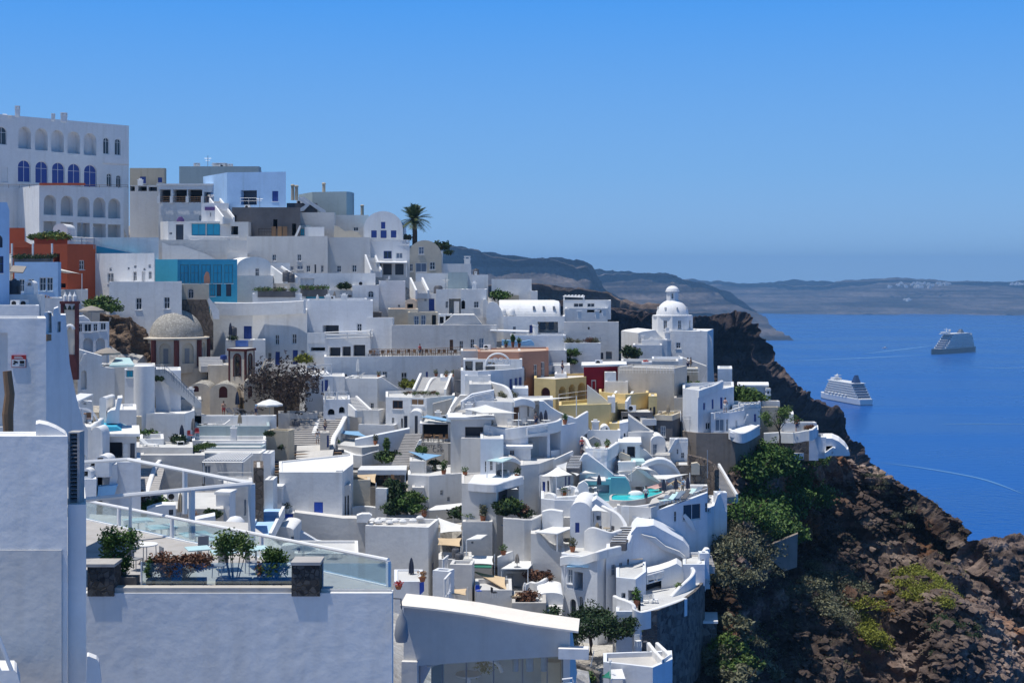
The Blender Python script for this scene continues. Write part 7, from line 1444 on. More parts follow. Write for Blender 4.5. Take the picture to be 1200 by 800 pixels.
CW('rising white coping beside the light trod stairs',[(711,642,79),(719,640.5,79.3),(728,638,79.6),(735,634,80),(739,625,81),(744,618,82),(752,616,83),(760,615.5,84),(766,614.5,85)],.5,.4)
SL('broad shade tinted white facade rising to a wavy crown on the right',[(710,735),(710,643),(728,639),(736,634),(740,624),(746,617),(758,616.5),(766,615),(775,620),(790,628),(801,634),(808,643),(808,668),(795,668),(770,668),(740,680),(728,690),(728,735)],(708,79),(810,87),3.5,'BL',wins='g 716 661 720.5 674;g 725 659 729 672;kg 735 655 737 672',name='shade_tinted_facade',cat='house')  # white facade, blue of its shade mixed into the plaster colour
SL('thin grey curved slab on the shade tinted facade',[(752,626),(768,630),(780,640),(796,646),(803,652),(806,660),(798,652),(780,645),(766,636)],(750,81.2),(808,85.5),.3,'W2',ctrl=False,name='ledge')  # greyer curved slab laid over the wall front
H('white lower house with two dark windows on the stone terrace',722,751,676,708,76.5,wins='kg 728 694 733 701;kg 736 691 743 704',mat='BL',par=.1,dep=5,corners=[(722,76.5),(745,76),(757,78)],name='terrace_house')
SAIL('tiny grey lamp awning on the shade tinted facade',[(738,655,79),(754,655,79.8),(753,653.5,80.5)],668,'fabg',.02,poles=[])
SL('sweeping shell roof over the lower stone terrace',[(748,700),(748,674),(757,671.5),(772,668),(784,664),(793,660),(799,664),(801,672),(801,680),(790,690),(783,695),(778,700)],(746,78.5),(803,81),1.6,'W',wins='kg 752 681 775 698',name='shell_roof',cat='house')
BLOCKS('white pierced edging on the sweeping shell roof',[(758,673.5,78.4),(778,668,79.3)],.5)
CW('white spiral stair wall right of the shell roof',[(786,698,77.5),(795,688,78.2),(804,680,79),(810,674,79.8),(813,668,80.4),(811,664,80.8)],1.3,.35)
CW('long white parapet with pierced edging above the stone wall',[(747,716.5,74),(760,714,74.2),(776,709.5,75),(792,704,76.2),(803,700,77.2)],.95,.4)
CW('wavy white wall stepping left of the stone terrace',[(720,697,75.5),(726,700,75),(735,703,74.5),(742,707,74.2),(744,713,74),(750,716,74)],3.5,.35)
FLOOR('stone terrace floor behind the pierced parapet',[(745,716,74),(776,710,75.2),(806,699,78),(806,690,82),(748,700,80)],.5,'FL',name='terrace_floor')
for i,x in enumerate((757,764,768)):CHAIR('white chair on the stone terrace under the shell roof',x,707,76,.7*i,group='white chairs under the shell roof')
H('curved dark rubble wall carrying the stone terrace',747,820,716,760,75,mat='stone',par=.02,corners=[(747,74),(770,74.2),(800,76.5),(816,79),(826,83)],dep=6,name='rubble_wall',cat='wall')
H('rubble pier with a pale cap at the corner of the stone wall',811,840,730,756,82,mat='stone',par=.02,dep=3,slab=.1,name='rubble_pier',cat='wall')
H('shade tinted white hotel front below the pool deck',765,845,600,650,92,wins='w 790 599 793 612;kg 800 592 820 607;w 826 590 833 600',mat='BL',corners=[(700,90),(765,88.5),(829,92.5),(838,95)],par=.1,dep=6,name='pool_hotel',cat='hotel')
SL('raised shade tinted white front wall under the deck railing',[(766,660),(766,599),(800,588),(829,577),(829,660)],(764,88.2),(831,92.2),.6,'BL',wins='w 789.5 599 792.5 611;w 800 591 821 608;w 826 589 829 600',name='front_wall')
SL('sloping stair balustrade on the shade tinted white hotel front',[(800,604),(803,602),(812,612),(816,622),(812,621),(804,611)],(798,90),(818,91),.4,'W',ctrl=False)
H('white cube house with two dark windows left below the pool',723,766,592,622,88,wins='kg 741 604 752 618;g 760 606 764 615;w 768 606 771 617',mat='W2',corners=[(723,88.5),(763,87),(772,89)],par=.3,dep=5,name='cube_house')
CW('low white wall along the front of the pool terrace',[(720,594,89),(730,592,88.4),(742,592.5,88),(752,591.5,87.7),(762,590,87.6)],1.2,.3)
H('white end tower with stepped walls at the cliff side',838,852,577,625,96,wins='k 846 600 851 612;k 838 612 844 640',mat='BL',par=.5,dep=6,xr=856,name='end_tower')
SL('bright curled white wall at the cliff side end',[(837,640),(837,592),(841,580),(844,578),(846,584),(848,596),(852,600),(852,640)],(835,94.5),(854,96),.8,'W')
STAIRS('narrow grey stair at the cliff side end',(826,664,85),(822,650,88),1.2,8,'CON')
CW('white curved parapet at the cliff side end',[(815,660,84),(820,657,84),(823,648,85.5),(827,641,87.5),(830,643,87)],2.4,.35)
H('small white cube with posts at the cliff side end',820,831,648,668,84,wins='k 822 655 825 664',par=.3,dep=3,mat='BL',xr=835,foot=0.5)
H('blue shaded lower block at the cliff side end',800,826,661,676,82,mat='BL',par=.2,dep=5,foot=0.5)
SL('grey concrete retaining wall slab on the green slope',[(890,644),(890,639),(900,639),(935,625),(934,664),(919,669)],(888,101),(937,104),.6,'RW',name='retaining_wall',ctrl=False)
TREE('dark dragon tree with a dense spiky crown by the glass building',692,763,74,2.0,'leafdark',1.4,9000,.085,'dragon_tree',.12,11,spread=1.3,nc=44)
H('white angular terrace house at the bottom with a wet dark floor',713,788,775,850,66,wins='',mat='BL',corners=[(707,67),(765,66),(788,67.5)],par=.35,dep=2.2,name='angular_house',roof='FL')
CW('white angular parapet at the right of the bottom terrace',[(760,752,70),(768,762,68.5),(777,772,66.8),(785,766,68),(770,752,70)],.9,.3,sm=1)
H('white stair walls behind the bottom terrace',722,752,716,764,74,mat='BL',par=.3,dep=4,name='stair_house')
CHAIR('white chair on the wet bottom terrace',748,757,69,.4);CHAIR('dark chair on the wet bottom terrace',755,758,69,1.4,'tank');BUSH('dark bush at the back of the bottom terrace',P(729,746,72.5),.6,'leafdark',seed=1)
SAIL('green and white sun umbrella canopy at the bottom edge',[(703,793,65),(716,784,66.5),(722,790,66),(718,795,64.6)],805,'green',.05,poles=[])
CANOPY('white umbrella half beside the green canopy',[(716,795,64.6),(733,795,64.8),(729,783,66.6),(716,784,66.4)],815,.06,'fabw',which=[0])
mb=MB();p=P(715,800,65.5);mb.tube([p,P(715,774,65.5)],.05,6);mb.lathe(P(715,774.5,65.5),[(.13,0),(.1,.1),(0,.13)],8);tag(mb.build('umbrella_pole',['white']),'white pole rising beside the green canopy','pole')
mb=MB();mb.tube([P(692,781,66),P(696,762,68)],.04,5);tag(mb.build('leaning_pole',['metal']),'thin leaning pole under the dragon tree','pole')
CW('low dark stone wall curving at the foot of the dragon tree',[(676,776,66),(686,780,65.5),(697,785,65),(704,788,64.8)],1.2,.4,'stone')
for i,(x,y)in enumerate(((684,800),(691,797),(698,799))):BUSH(['left light green shrub at the bottom edge','tallest light green shrub at the bottom edge','right light green shrub at the bottom edge'][i],P(x,y,65),.6,'leafmid',seed=1+i)
for l,x0,y0,d0,x1,y1,d1 in(('white railing on the roof edge of the slim house',787,513,106.5,806,513,106.5),('thin white railing before the double door cottage',763,533,107.5,781,533,107.5),('low white railing on the shade tinted house terrace',690,524,100.5,712,524.5,99.8),('white railing along the white hotel recess balcony',800,487,116.5,811,487,116.5),('thin railing on the cream covered terrace',791,432,139,819,432,139),('white railing on the grey house roof edge',726,429,124.5,790,429,119)):RAIL([(x0,y0,d0),(x1,y1,d1)],.8,label=l,bars=.4)
for l,x,y0,y1,d,m in(('closed beige parasol beside the rounded balcony',700,606,621,84,'fabtan'),('closed white parasol on the cave terrace under the peaked sail',668,566,580,91,'fabw'),('closed dark parasol at the pool bar wall',702,556,574,94,'fabn'),('closed dark parasol left of the plunge pool house',722,540,556,97,'fabn'),('closed white parasol on the roof terrace over the balcony house',372,345,360,153,'fabw'),('closed tan parasol on the cream railed roof terrace',783,474,488,115.5,'fabtan'),('closed white parasol beside the striped ladder steps',615,682,699,77,'fabw'),('closed grey parasol on the white yard by the canvas roof',606,646,662,81,'fabg')):PARASOL(l,x,y0,y1,d,True,mat=m)
SAIL('small white sail left of the white hotel recess',[(741,548,99),(765,551,99.5),(757,545,101.5)],560,'fabw',.1,poles=[0])
SAIL('pale blue awning low on the cave hotel front',[(663,664,79.2),(690,664.5,79),(688,661.5,80.2),(664,661.5,80.5)],690,'fabblue',.08,poles=[0])
SAIL('white awning over the shaded doorway of the wall house',[(583,573,87),(607,573,88),(606,570,90),(585,570.5,89.5)],590,'fabw',.08,poles=[0])
for l,x,y,d,r,h,sh,tr in(('person in a white shirt beside the turquoise pool',757,590,91.5,.4,1.75,'fabw','navy'),('person in a blue shirt walking on the pool deck',800,577,94.5,1.9,1.7,'fabblue','fabtan'),('person in black on the curved roof terrace',628,498,101.5,.7,1.7,'tank','navy'),('person in a pink top on the middle hotel terrace',850,483,115,2.4,1.65,'fabpink','fabw'),('person in a tan shirt climbing the wide grey steps',381,508,115,1.2,1.75,'fabtan','navy'),('person in a white dress low on the wide grey steps',372,520,110,.2,1.65,'fabw','fabw'),('person in red beside the restaurant fence',492,416,142.5,.9,1.7,'red','tank'),('person in blue beside the parasol terrace of the sun loungers',300,488,109,2,1.7,'fabblue','navy')):PERSON(l,x,y,d,h,sh,tr,r)
for i,(x,y,d)in enumerate([(700,518,103.5),(712,516,103.5),(697,600,85),(661,572,91.5),(735,552,96.5),(757,548,98.5),(574,497,101.5),(662,493,104),(746,700,75.5),(795,686,78.5),(671,640,81.5),(640,612,84.5),(590,640,83),(536,628,85),(600,480,104.5),(733,470,117),(781,470,118),(771,418,150),(830,480,115.5),(881,480,120.5),(556,418,139),(470,480,118),(440,520,112),(520,555,98.5),(424,590,92),(395,520,113)]):POT('small potted plant standing on a white terrace ledge',x,y,d,1.0+.4*(i%3),('leaf','leafmid','leafgrey','leafhedge')[i%4],group='small potted plants on the terrace ledges')
SL('high white terrace wall with a pointed niche left of the pool',[(91,475),(91,409),(119,417),(120,430),(147,433),(147,475)],(89,101),(149,105),1.0,wins='an 95 434 101.5 456',name='terrace_wall')
SL('sunlit slanting white rib beside the bell gate foot',[(92,428),(98,415),(101,414),(102,416),(95,429)],(90,100.2),(104,100.4),.5,ctrl=False)
FLOOR('light blue plunge pool behind the white terrace walls',[(128,428,104),(158,427.5,104.5),(152,419,111),(136,419,111)],.4,'lightteal',name='plunge_pool')
RAIL([(118,426.5,102.5),(180,427,104.5)],.6,label='thin white rail along the plunge pool edge',mid=1,posts=2)
H('white floor block of the plunge pool terrace',118,182,430,470,104,mat='W2',par=.05,dep=7,name='pool_block',cat='block')
mb=MB();p=P(169,465,101);Rr=P(181,465,101).x-p.x;mb.lathe(p,[(Rr,-3),(Rr,Z(428,101)-p.z-.05),(Rr-.1,Z(428,101)-p.z),(0,Z(428,101)-p.z)],36);tag(mb.build('round_tower',['W'],smooth=True,auto=.6),'plain white cylindrical tower beside the plunge pool','tower');CTRL.append((p.x,p.y,p.z))
H('shade tinted white recess wall left of the cylindrical tower',146,160,433,474,102,mat='BL',par=.1,dep=3,name='recess_wall',cat='wall',wins='aq 148 434 156 442')
H('blue shaded house with a slatted stair right of the cylindrical tower',181,212,434,478,106,mat='BL',par=.05,dep=6,name='stair_house')
SL('long white sided blue stair slanting down right of the cylinder',[(181,438),(181,432.5),(193,432.5),(200,436),(236,472),(236,478),(230,478)],(179,104.5),(238,106.5),.5,'W2',name='stair_wall')
RAIL([(180,428,104),(193,427.5,104.2),(203,437,104.5),(228,462,105.5)],.9,'greyblue',label='blue grey railing running down the slanting stair',bars=.35)
BUSH('dark plant hanging on the wall below the stair railing',P(183.5,446,103.5),.5,'leafdark',seed=2)
H('sunlit white terrace bench before the blue stair',186,236,468,484,108,mat='W2',par=.2,dep=4,name='terrace_block',cat='terrace')
BUSH('dark bushes at the foot of the closed green parasol',P(224,472,112),.6,'leafdark',seed=3)
CANOPY('lower of two white slab roofs beside the near wall',[(62,474.5,66.5),(77,476.5,66),(92,469.5,68),(78,467.5,69)],500,.12,'white',which=[0,1],name='slab_roof',cat='roof')
CANOPY('upper of two white slab roofs beside the near wall',[(79,467.5,69.3),(93,469,68.5),(109,461.5,71),(94,460.5,72)],498,.12,'white',which=[1,2],name='slab_roof',cat='roof')
H('white wall under the two slab roofs',74,108,471,500,71,par=.05,dep=1.5,mat='BL',wins='kg 80 476 84 488;w 97 470 101 474',name='porch_wall',cat='wall')
H('grey counter block in front of the slab roofs',56,75,488,506,65.5,mat='BG',par=.02,dep=1.2,slab=.06,name='counter',cat='counter')
H('white wall with a barred window right of the buttress',54,70,452,492,66.5,mat='BL',par=.05,dep=.8,wins='w 56 459 63 469',name='window_wall',cat='wall')
mb=MB();q=smooth_pts([P(91.5,497,66.5),P(91.5,480,66.5),P(97,479,66.8),P(104,480,67.2),P(110,485,67.6),P(114,492,68)],5);mb.tube(q,.09,6);mb.tube([P(96.5,494,66.7),P(96.5,479.5,66.7)],.09,6);mb.tube([P(108,492,67.4),P(108,484,67.4)],.07,6);tag(mb.build('handrail',['white']),'curved white pipe handrail beside the slab roofs','handrail')
CW('white curved low wall in front of the slab roofs',[(77,490,65),(85,488.5,65),(93,492,65),(99,498,65.2),(101,503,65.3)],1.4,.3)
CHAIR('dark chair behind the curved low wall',105,494,68,.4,'wood');TABLE('dark table behind the curved low wall',100,493,68.5,0,'wood',.7)
CW('slanting white wall right of the pipe handrail',[(104,500,66),(111,495,67),(119,489.5,69)],1.8,.35,sm=2)
VAULT('tall white rounded chimney left of the bright chimney shoulder',116.5,124.5,465,468,495,70,1.6,'','W',name='chimney',cat='chimney',foot=1)
SL('bright white shoulder shaped chimney',[(124,496),(126,483),(130,480.5),(135,480),(138,466.5),(143.5,466),(140,481),(140,496)],(122,69),(145,70),1.6,name='chimney',cat='chimney')
STAIRS('small white steps between the two chimneys',(128,481,72),(129,468,77),1.0,7)
H('white terrace with dark loungers behind the bright chimney',140,160,480,505,78,par=.2,dep=5,name='terrace_block',cat='terrace',roof='W')
SL('teal tented glass roof with a dark gable',[(120,510),(120,500),(137,500),(150,510)],(118,68),(152,69),3,'TL',name='tent_roof',cat='roof',wins='')
SL('pale teal awning wall above the tented roof',[(120,500),(125,493),(137,493),(142,496),(161,504),(161,508),(150,509),(137,500)],(118,71),(163,72),.3,'lightteal',name='awning',cat='awning')
VAULT('white barrel roof with a rounded right end beside the louvres',106,120,500.5,511,545,66,1.2,'','W',name='barrel_house')
SL('wide white barrel roof side left of the rounded end',[(60,540),(60,501),(64,500),(107,501),(110,504),(106,517),(106,540)],(58,65.5),(112,66.6),3,name='barrel_house',cat='house')
H('white flat overhanging roof over a beige open room',104,160,511,545,67.5,wins='k 106 519 112 540;kg 113 518 143 540;wt 143 519 151 540;d 152 519 158 540',par=.02,dep=5,slab=.25,mat='W2',name='open_room',cat='house')
mb=MB();
VAULT('white twin arch chimney head on the middle left roofs',111,128,533.5,540,546,65,1,'k 114 536 121 541','W',name='twin_chimney',cat='chimney',foot=.5)
VAULT('lower white twin arch chimney head beside the louvres',95,107,549,556,566,64.4,1,'k 97 552 103 558','W',name='twin_chimney',cat='chimney',foot=.5)
H('shade tinted white house wall below the chimney heads',95,165,541,612,66,mat='BL',par=.05,dep=5,name='blue_toned_house',wins='')  # white wall; its blue is shade carried by the plaster colour
H('shade tinted white pillar house beside the louvres',94,113,561,606,64.2,mat='BL',par=.1,dep=1.5,name='pillar_house')
SL('tapered white chimney stack against the shade tinted wall',[(128,568),(130,545),(137,543),(138,560),(136,568)],(126,65.4),(140,65.6),.8,name='chimney_stack',cat='chimney')
SL('bright blue slanted roof light on the shade tinted house',[(114,583),(115,570),(138,568),(134,580),(130,583)],(112,65),(140,65.3),.5,'SKY',name='roof_light',cat='roof')
H('white stepped terrace floor below the tall terrace wall',150,262,596,628,72,mat='FL',par=.05,dep=8,name='terrace_block',cat='terrace',corners=[(150,70),(262,70)])
POT('reddish potted bush below the shadowed steps',164,600,70,1.8,'leafbr',w=1.1);BUSH('round green bush left of the sandy parasol',P(190,598,70),.9,'leaf',seed=2);PARASOL('closed sandy parasol under the white frame',211.5,577,612,68,True,mat='fabtan');BUSH('dark green bush below the white frame',P(247,606,69.5),.55,'leafdark',seed=1);POT('orange potted flower on the low white table',226,609,68,.7,'leaforange')
SL('white humped garden wall left of the sandy parasol',[(172,610),(172,597),(180,594),(190,591.5),(206,591.5),(206,604),(196,603),(186,610)],(170,67),(208,67.6),1.0,name='garden_wall',wins='d 198 597 203 603')
SL('shade tinted white block below the chimney block',[(222,622),(222,611),(232,608),(252,604),(253,614),(240,622)],(220,66.4),(255,66.9),1.0,'BL',name='garden_wall')
mb=MB();p=P(276,618,66);mb.lathe(p,[(.75,0),(.7,.5),(.4,.8),(0,.9)],14);tag(mb.build('oven_dome',['W'],smooth=True),'small white oven dome below the chimney block','oven')
mb=MB();zf=Z(540,76/76*65);
def fp(px,py):d=(EYE-zf0)*F/(py-HY);return Vector(((px-CX)/F*d,d,zf0))
zf0=EYE-9.6
A_,B_,C_,D_=fp(95,541.5),fp(150,538),fp(295,566.5),fp(96,585.5)
for a,b,r in((A_,B_,.10),(B_,C_,.10),(C_,D_,.11)):mb.tube([a,b],r,6)
for q in(C_,):mb.tube([q,q-Vector((0,0,2.6))],.17,6)
for f in(.37,):q=C_.lerp(D_,f);mb.tube([q,q-Vector((0,0,2.2))],.15,6)
q=D_.lerp(C_,.27);mb.tube([q,q-Vector((0,0,1.8))],.07,6);q=B_.lerp(C_,.49);mb.tube([q,q-Vector((0,0,2.1))],.13,6)
tag(mb.build('tube_frame',['white']),'white triangular tube frame standing over the terraces without cloth','frame')
ZT=EYE-11.55
def tp(px,py,z=ZT):d=(EYE-z)*F/(py-HY);return Vector(((px-CX)/F*d,d,z))
fl=[tp(96,691),tp(459,689),tp(452,684),tp(100,607),tp(60,604)]
def solid(name,label,cat,poly,z0,z1,mat):
 mb=MB();n=len(poly);mb.face([(p.x,p.y)for p in poly],lambda a,b:Vector((a,b,z1)))
 for i in range(n):j=(i+1)%n;mb.quad(Vector((poly[i].x,poly[i].y,z0)),Vector((poly[j].x,poly[j].y,z0)),Vector((poly[j].x,poly[j].y,z1)),Vector((poly[i].x,poly[i].y,z1)))
 return tag(mb.build(name,[mat]),label,cat)
solid('terrace','near paved terrace behind the long foreground wall','terrace',fl,ZT-6,ZT,'CON')
fy=tp(280,690).y
fw=MB();fw.box(tp(102,691).x,fy-.55,ZT-14,tp(461,690).x,fy-.02,ZT-.02);tag(fw.build('foreground_wall',['W']),'long plain white foreground wall below the planted terrace','wall')
mb=MB();mb.box(tp(134,691).x,fy-.5,ZT-.018,tp(344,690).x,fy-.05,ZT+.16);tag(mb.build('kerb',['BG']),'low grey kerb under the plant pots on the foreground wall','kerb')
g0,g1=tp(455,687),tp(99,608);L=(g1-g0).length;u=(g1-g0)/L
root=thing('glass_railing','glass railing with a white handrail running diagonally along the near terrace','railing',g0)
mb=MB();h=.98;sl=.0
mb.tube([g0+Vector((0,0,h)),g1+Vector((0,0,h-.1))],.075,8);mb.build('handrail',['white'],root)
for f in(0,.36,.66,.86):
 p=g0+u*L*f;mb=MB();mb.cbox(p,.13,.13,h-.03,0,math.atan2(u.y,u.x));mb.build('post',['white'],root)
for a,b in((0,.355),(.365,.655),(.665,.855),(.865,1)):
 p,q=g0+u*L*(a+.004),g0+u*L*(b-.004);n=Vector((-u.y,u.x,0))*.012;mb=MB()
 v=[w+s*n+Vector((0,0,z))for w in(p,q)for s in(-1,1)for z in(.06,h-.1)];mb.add(v,[(0,1,3,2),(4,6,7,5),(0,4,5,1),(2,3,7,6),(1,5,7,3),(0,2,6,4)]);mb.build('glass_panel',['clear'],root)
mb=MB();n=Vector((-u.y,u.x,0))*.1;v=[w+s*n+Vector((0,0,z))for w in(g0,g1)for s in(-1,1)for z in(.0,.055)];mb.add(v,[(0,1,3,2),(4,6,7,5),(0,4,5,1),(2,3,7,6),(1,5,7,3),(0,2,6,4)]);mb.build('bottom_rail',['white'],root)
root=thing('glass_screen','clear glass screen on the front wall right of the right stone pier','glass screen',tp(418,689));a,b=tp(377,690),tp(460,689);mb=MB();mb.box(a.x,fy-.30,ZT+.05,b.x,fy-.275,ZT+1.0);mb.build('glass_panel',['clear'],root);mb=MB();mb.box(a.x,fy-.34,ZT-.01,b.x,fy-.23,ZT+.08);mb.build('bottom_rail',['W2'],root)
root=thing('glass_screen','low clear glass screen behind the plants between the two stone piers','glass screen',tp(290,690));a,b=tp(166,690),tp(342,690);mb=MB();mb.box(a.x,fy-.04+.1,ZT+.165,b.x,fy+.085,ZT+.95);mb.build('glass_panel',['clear'],root);mb=MB();mb.box(a.x-.05,fy+.03,ZT,a.x,fy+.12,ZT+1.0);mb.build('post',['white'],root)
for i,(x0,x1,yt,l)in enumerate(((103,134,659,'left black volcanic stone pier with a pale cap'),(342,375,657,'right black volcanic stone pier with a pale cap'))):
 a,b=tp(x0,694),tp(x1,694);r=thing('stone_pier',l,'pier',((a.x+b.x)/2,fy-.1,ZT-.1));mb=MB();w=b.x-a.x;zt=ZT+(693-yt)/F*fy-.12;mb.box(a.x,fy-.62,ZT-.12,b.x,fy-.62+w,zt);mb.build('shaft',['stoneblk'],r);mb=MB();mb.box(a.x-.03,fy-.66,zt+.002,b.x+.03,fy-.58+w,zt+.11);mb.build('cap',['CON'],r)
def nearplant(label,px,w,h,mat,n,size,pot=True,seed=1,dy=0.35,multi=4,tall=False,pw=None):
 rng=random.Random(seed);c=Vector((tp(px,690).x,fy+dy,ZT));r=thing('potted_plant',label,'potted plant',c);ph=0.32
 if pot:
  mb=MB();pw=pw or w*.45;mb.box(c.x-pw,c.y-.25,ZT,c.x+pw,c.y+.25,ZT+ph);mb.build('pot',['GR'],r)
 mb=MB();tb=MB()
 for i in range(multi):
  x=c.x+(rng.uniform(-.5,.5)if multi>1 else 0)*w*.7;zc=ZT+ph+(h-ph)*(rng.uniform(.18,.82)if not tall else rng.uniform(.5,.9));leaves(mb,(x,c.y+rng.uniform(-.15,.15),zc),w*.27,.32,(h-ph)*.26,int(n*1.3)//multi,size,0,rng,.5,.3)
  tb.tube([(c.x+(x-c.x)*.3,c.y,ZT+ph-.1),(c.x+(x-c.x)*.7,c.y,(ZT+ph+zc)/2),(x,c.y,zc)],[.025,.018,.008],5)
 mb.build('foliage',[mat],r);tb.build('stems',['trunk'],r)
nearplant('dark leafy potted bush beside the left black pier',134,1.5,2.1,'leaf',2200,.07,seed=2,multi=7,dy=.75)
nearplant('reddish brown croton bush in a low trough',208,2.1,1.5,'leafbr',4200,.075,seed=4,multi=8,pw=.95)
nearplant('upright yellow green spiky plant left of the croton',176,.4,1.25,'leafhedge',420,.10,seed=3,multi=2)
nearplant('slender green potted shrub in the middle of the wall',272,1.4,1.95,'leafmid',1700,.07,seed=6,multi=7,tall=True)
nearplant('red tipped green potted bush left of the right pier',324,1.5,1.45,'leafhedge',2200,.07,seed=8,multi=7)
nearplant('small reddish bush between shrub and right pier',304,.7,1.2,'leafbr',700,.07,seed=9,multi=3)
nearplant('yellow green spikes at the left end of the terrace',104,.35,1.5,'leafhedge',160,.09,seed=5,multi=3,dy=2.4)
r=thing('round_table','round white table behind the dark leafy bush','table',tp(170,660));c=tp(170,660);mb=MB();mb.lathe(c,[(0,.78),(.5,.78),(.5,.74),(0,.74)],24);mb.build('table_top',['fabw'],r);
for k in range(4):t=k*math.pi/2+.4;mb=MB();mb.tube([c+Vector((.42*math.cos(t),.42*math.sin(t),.74)),c+Vector((.45*math.cos(t),.45*math.sin(t),0))],.02,5);mb.build('leg',['metal'],r)
def nearset(cx,cy,i):
 pass
for i,(x,y,rr)in enumerate(((158,668,1.2),(183,668,-1.0),(240,655,.5),(296,672,2.1),(258,676,-.4))):
 clone('nchair',mk_chair('grey','metal'),['grey chair left of the round white table','grey chair right of the round white table','grey chair behind the croton bush','grey chair left of the right black pier','grey chair behind the slender shrub'][i],tp(x,y),rr)
for i,(x,y)in enumerate(((262,668),(300,664),(232,664))):
 clone('ntable',mk_table('lightteal',.9),['square glass topped table behind the slender shrub','square glass topped table beside the red tipped bush','square glass topped table behind the croton bush'][i],tp(x,y),.4)
ZT2=ZT-2.0
def tp2(px,py,z=ZT2):d=(EYE-z)*F/(py-HY);return Vector(((px-CX)/F*d,d,z))
pl2=[tp2(100,640),tp2(300,668),tp2(330,640),tp2(290,612),tp2(105,602)]
solid('terrace','paved lower terrace with glass tables behind the diagonal railing','terrace',pl2,ZT2-4,ZT2,'FL')
for p in pl2:CTRL.append((p.x,p.y,ZT2-3))
for i,(x,y,s)in enumerate(((162,626,1.5),(189,634,1.5),(229,643,1.6),(256,647,1.6))):
 clone('gt',mk_table('lightteal',1.35),['pale glass table first from the left behind the diagonal railing','pale glass table second from the left behind the diagonal railing','pale glass table third from the left behind the diagonal railing','pale glass table fourth from the left behind the diagonal railing'][i],tp2(x,y),.5)
for i,(x,y,rr)in enumerate(((152,630,1),(176,632,2),(203,640,.6),(243,650,1.7))):clone('nchair2',mk_chair('fabw','metal'),['white chair beside the first glass table','white chair between the first two glass tables','white chair left of the third glass table','white chair between the last two glass tables'][i],tp2(x,y),rr)
H('tall plain foreground house wall at the lower left corner',-60,79,511,860,46,wins='',mat='W',par=.02,dep=2,ray=True,name='foreground_house',roof='W')
SL('raised curved coping on the foreground house roof',[(42,510),(42,497),(46,496),(56,498),(66,502),(76,508),(78,510)],(40,46.2),(80,46.3),1.2,name='roof_coping',cat='roof',ctrl=False)
lv=thing('louvre_tower','grey louvred ventilation tower on the foreground wall','ventilation tower',P(87,590,46.4));fr=plane_fr((80,46.5),(94,46.5));s0,zt=fr.px(80,506);s1,zb=fr.px(93.5,590);mb=MB();mb.fbox(fr,s0+.001,zb,s0+.05,zt,-.02,.5);mb.fbox(fr,s1-.08,zb,s1,zt,-.02,.5);mb.fbox(fr,s0+.051,zt-.05,s1-.081,zt,-.02,.5);mb.fbox(fr,s0+.051,zb,s1-.081,zb+.05,-.02,.5);mb.build('frame',['CON'],lv)
mb=MB();nl=17
for i in range(nl):z=zb+.08+(zt-zb-.15)*i/nl;mb.add([fr.pt(a,zz,d)for zz,d in((z,.0),(z+.07,.14),(z+.085,.14),(z+.015,.0))for a in(s0+.05,s1-.08)],[(0,1,3,2),(2,3,5,4),(4,5,7,6),(6,7,1,0)])
mb.build('slats',['grey'],lv);mb=MB();mb.fbox(fr,s0+.05,zb+.05,s1-.08,zt-.05,.3,.34);mb.build('back',['dark'],lv)
H('narrow foreground wall return below the louvred tower',79.4,101,591,860,46.3,mat='W',par=.02,dep=5.5,ray=True,name='wall_return',cat='wall',foot=2,wins='')
fr=plane_fr((-60,45.97),(79,45.97));mb=MB();s0,z1=fr.px(-40,644);s1,z0=fr.px(72.5,860);mb.fbox(fr,s0,z0,s1,z1,-.03,.02);tag(mb.build('wall_panel',['W2']),'slightly warmer plaster panel on the lower left foreground wall','panel')
SL('bright white curved pillar top at the bottom left',[(99,830),(102,769),(104,768.5),(113,772),(116,776),(119,800),(119,830)],(97,45),(121,45.2),.5,name='pillar',cat='pillar',ctrl=False)
SL('white sunlit wall top in the bottom left corner',[(-20,830),(-20,785),(17,785),(20,788),(24,802),(24,830)],(-22,44),(26,44),1.2,name='corner_wall',cat='wall',ctrl=False)
mb=MB();mb.tube([P(-6,735,43),P(14,786,43)],.06,6);mb.tube([P(-12,760,43.2),P(0,786,43.2)],.05,6);tag(mb.build('handrail',['white']),'white slanting handrail in the bottom left corner','handrail')
gb=thing('glass_building','white building with a glass front and a thin sloping roof at the bottom centre','building',P(570,800,57));A=XY(466,58.6);B=XY(674,58.0);fr=Fr(A,B);zb=Z(860,57);mb=MB();
s=lambda px,py:fr.px(px,py)
ol=[s(473,860),s(668,860),s(668,739),s(620,731),s(560,720),s(510,713),s(473,709)];o=[('c',)]
gl=[s(491,860),s(660,860),s(660,768.5),s(600,772),s(491,779.5)]
top=[s(473,709),s(510,713),s(560,720),s(620,731),s(668,739)];
wallp=[s(473,800),s(490,800),gl[4],gl[3],gl[2],s(668,768),s(668,739),s(620,731),s(560,720),s(510,713),s(473,709)]
mb.face([s(473,860),s(490.5,860),s(490.5,779.6)]+gl[3:4]+gl[2:3]+[s(660,860),s(668,860)]+top[::-1],lambda a,z:fr.pt(a,z))
for i in range(len(top)-1):mb.quad(fr.pt(*top[i]),fr.pt(*top[i+1]),fr.pt(*top[i+1],1.5),fr.pt(*top[i],1.5));mb.quad(fr.pt(*top[i],1.5),fr.pt(*top[i+1],1.5),fr.pt(top[i+1][0],top[i+1][1]-4,8),fr.pt(top[i][0],top[i][1]-4,8))
for e in(top[-1],top[0]):mb.add([fr.pt(e[0],zb),fr.pt(e[0],zb,8),fr.pt(e[0],e[1]-4,8),fr.pt(*e,1.5),fr.pt(*e)],[(0,1,2,3,4)])
mb.build('wall',['W2'],gb)
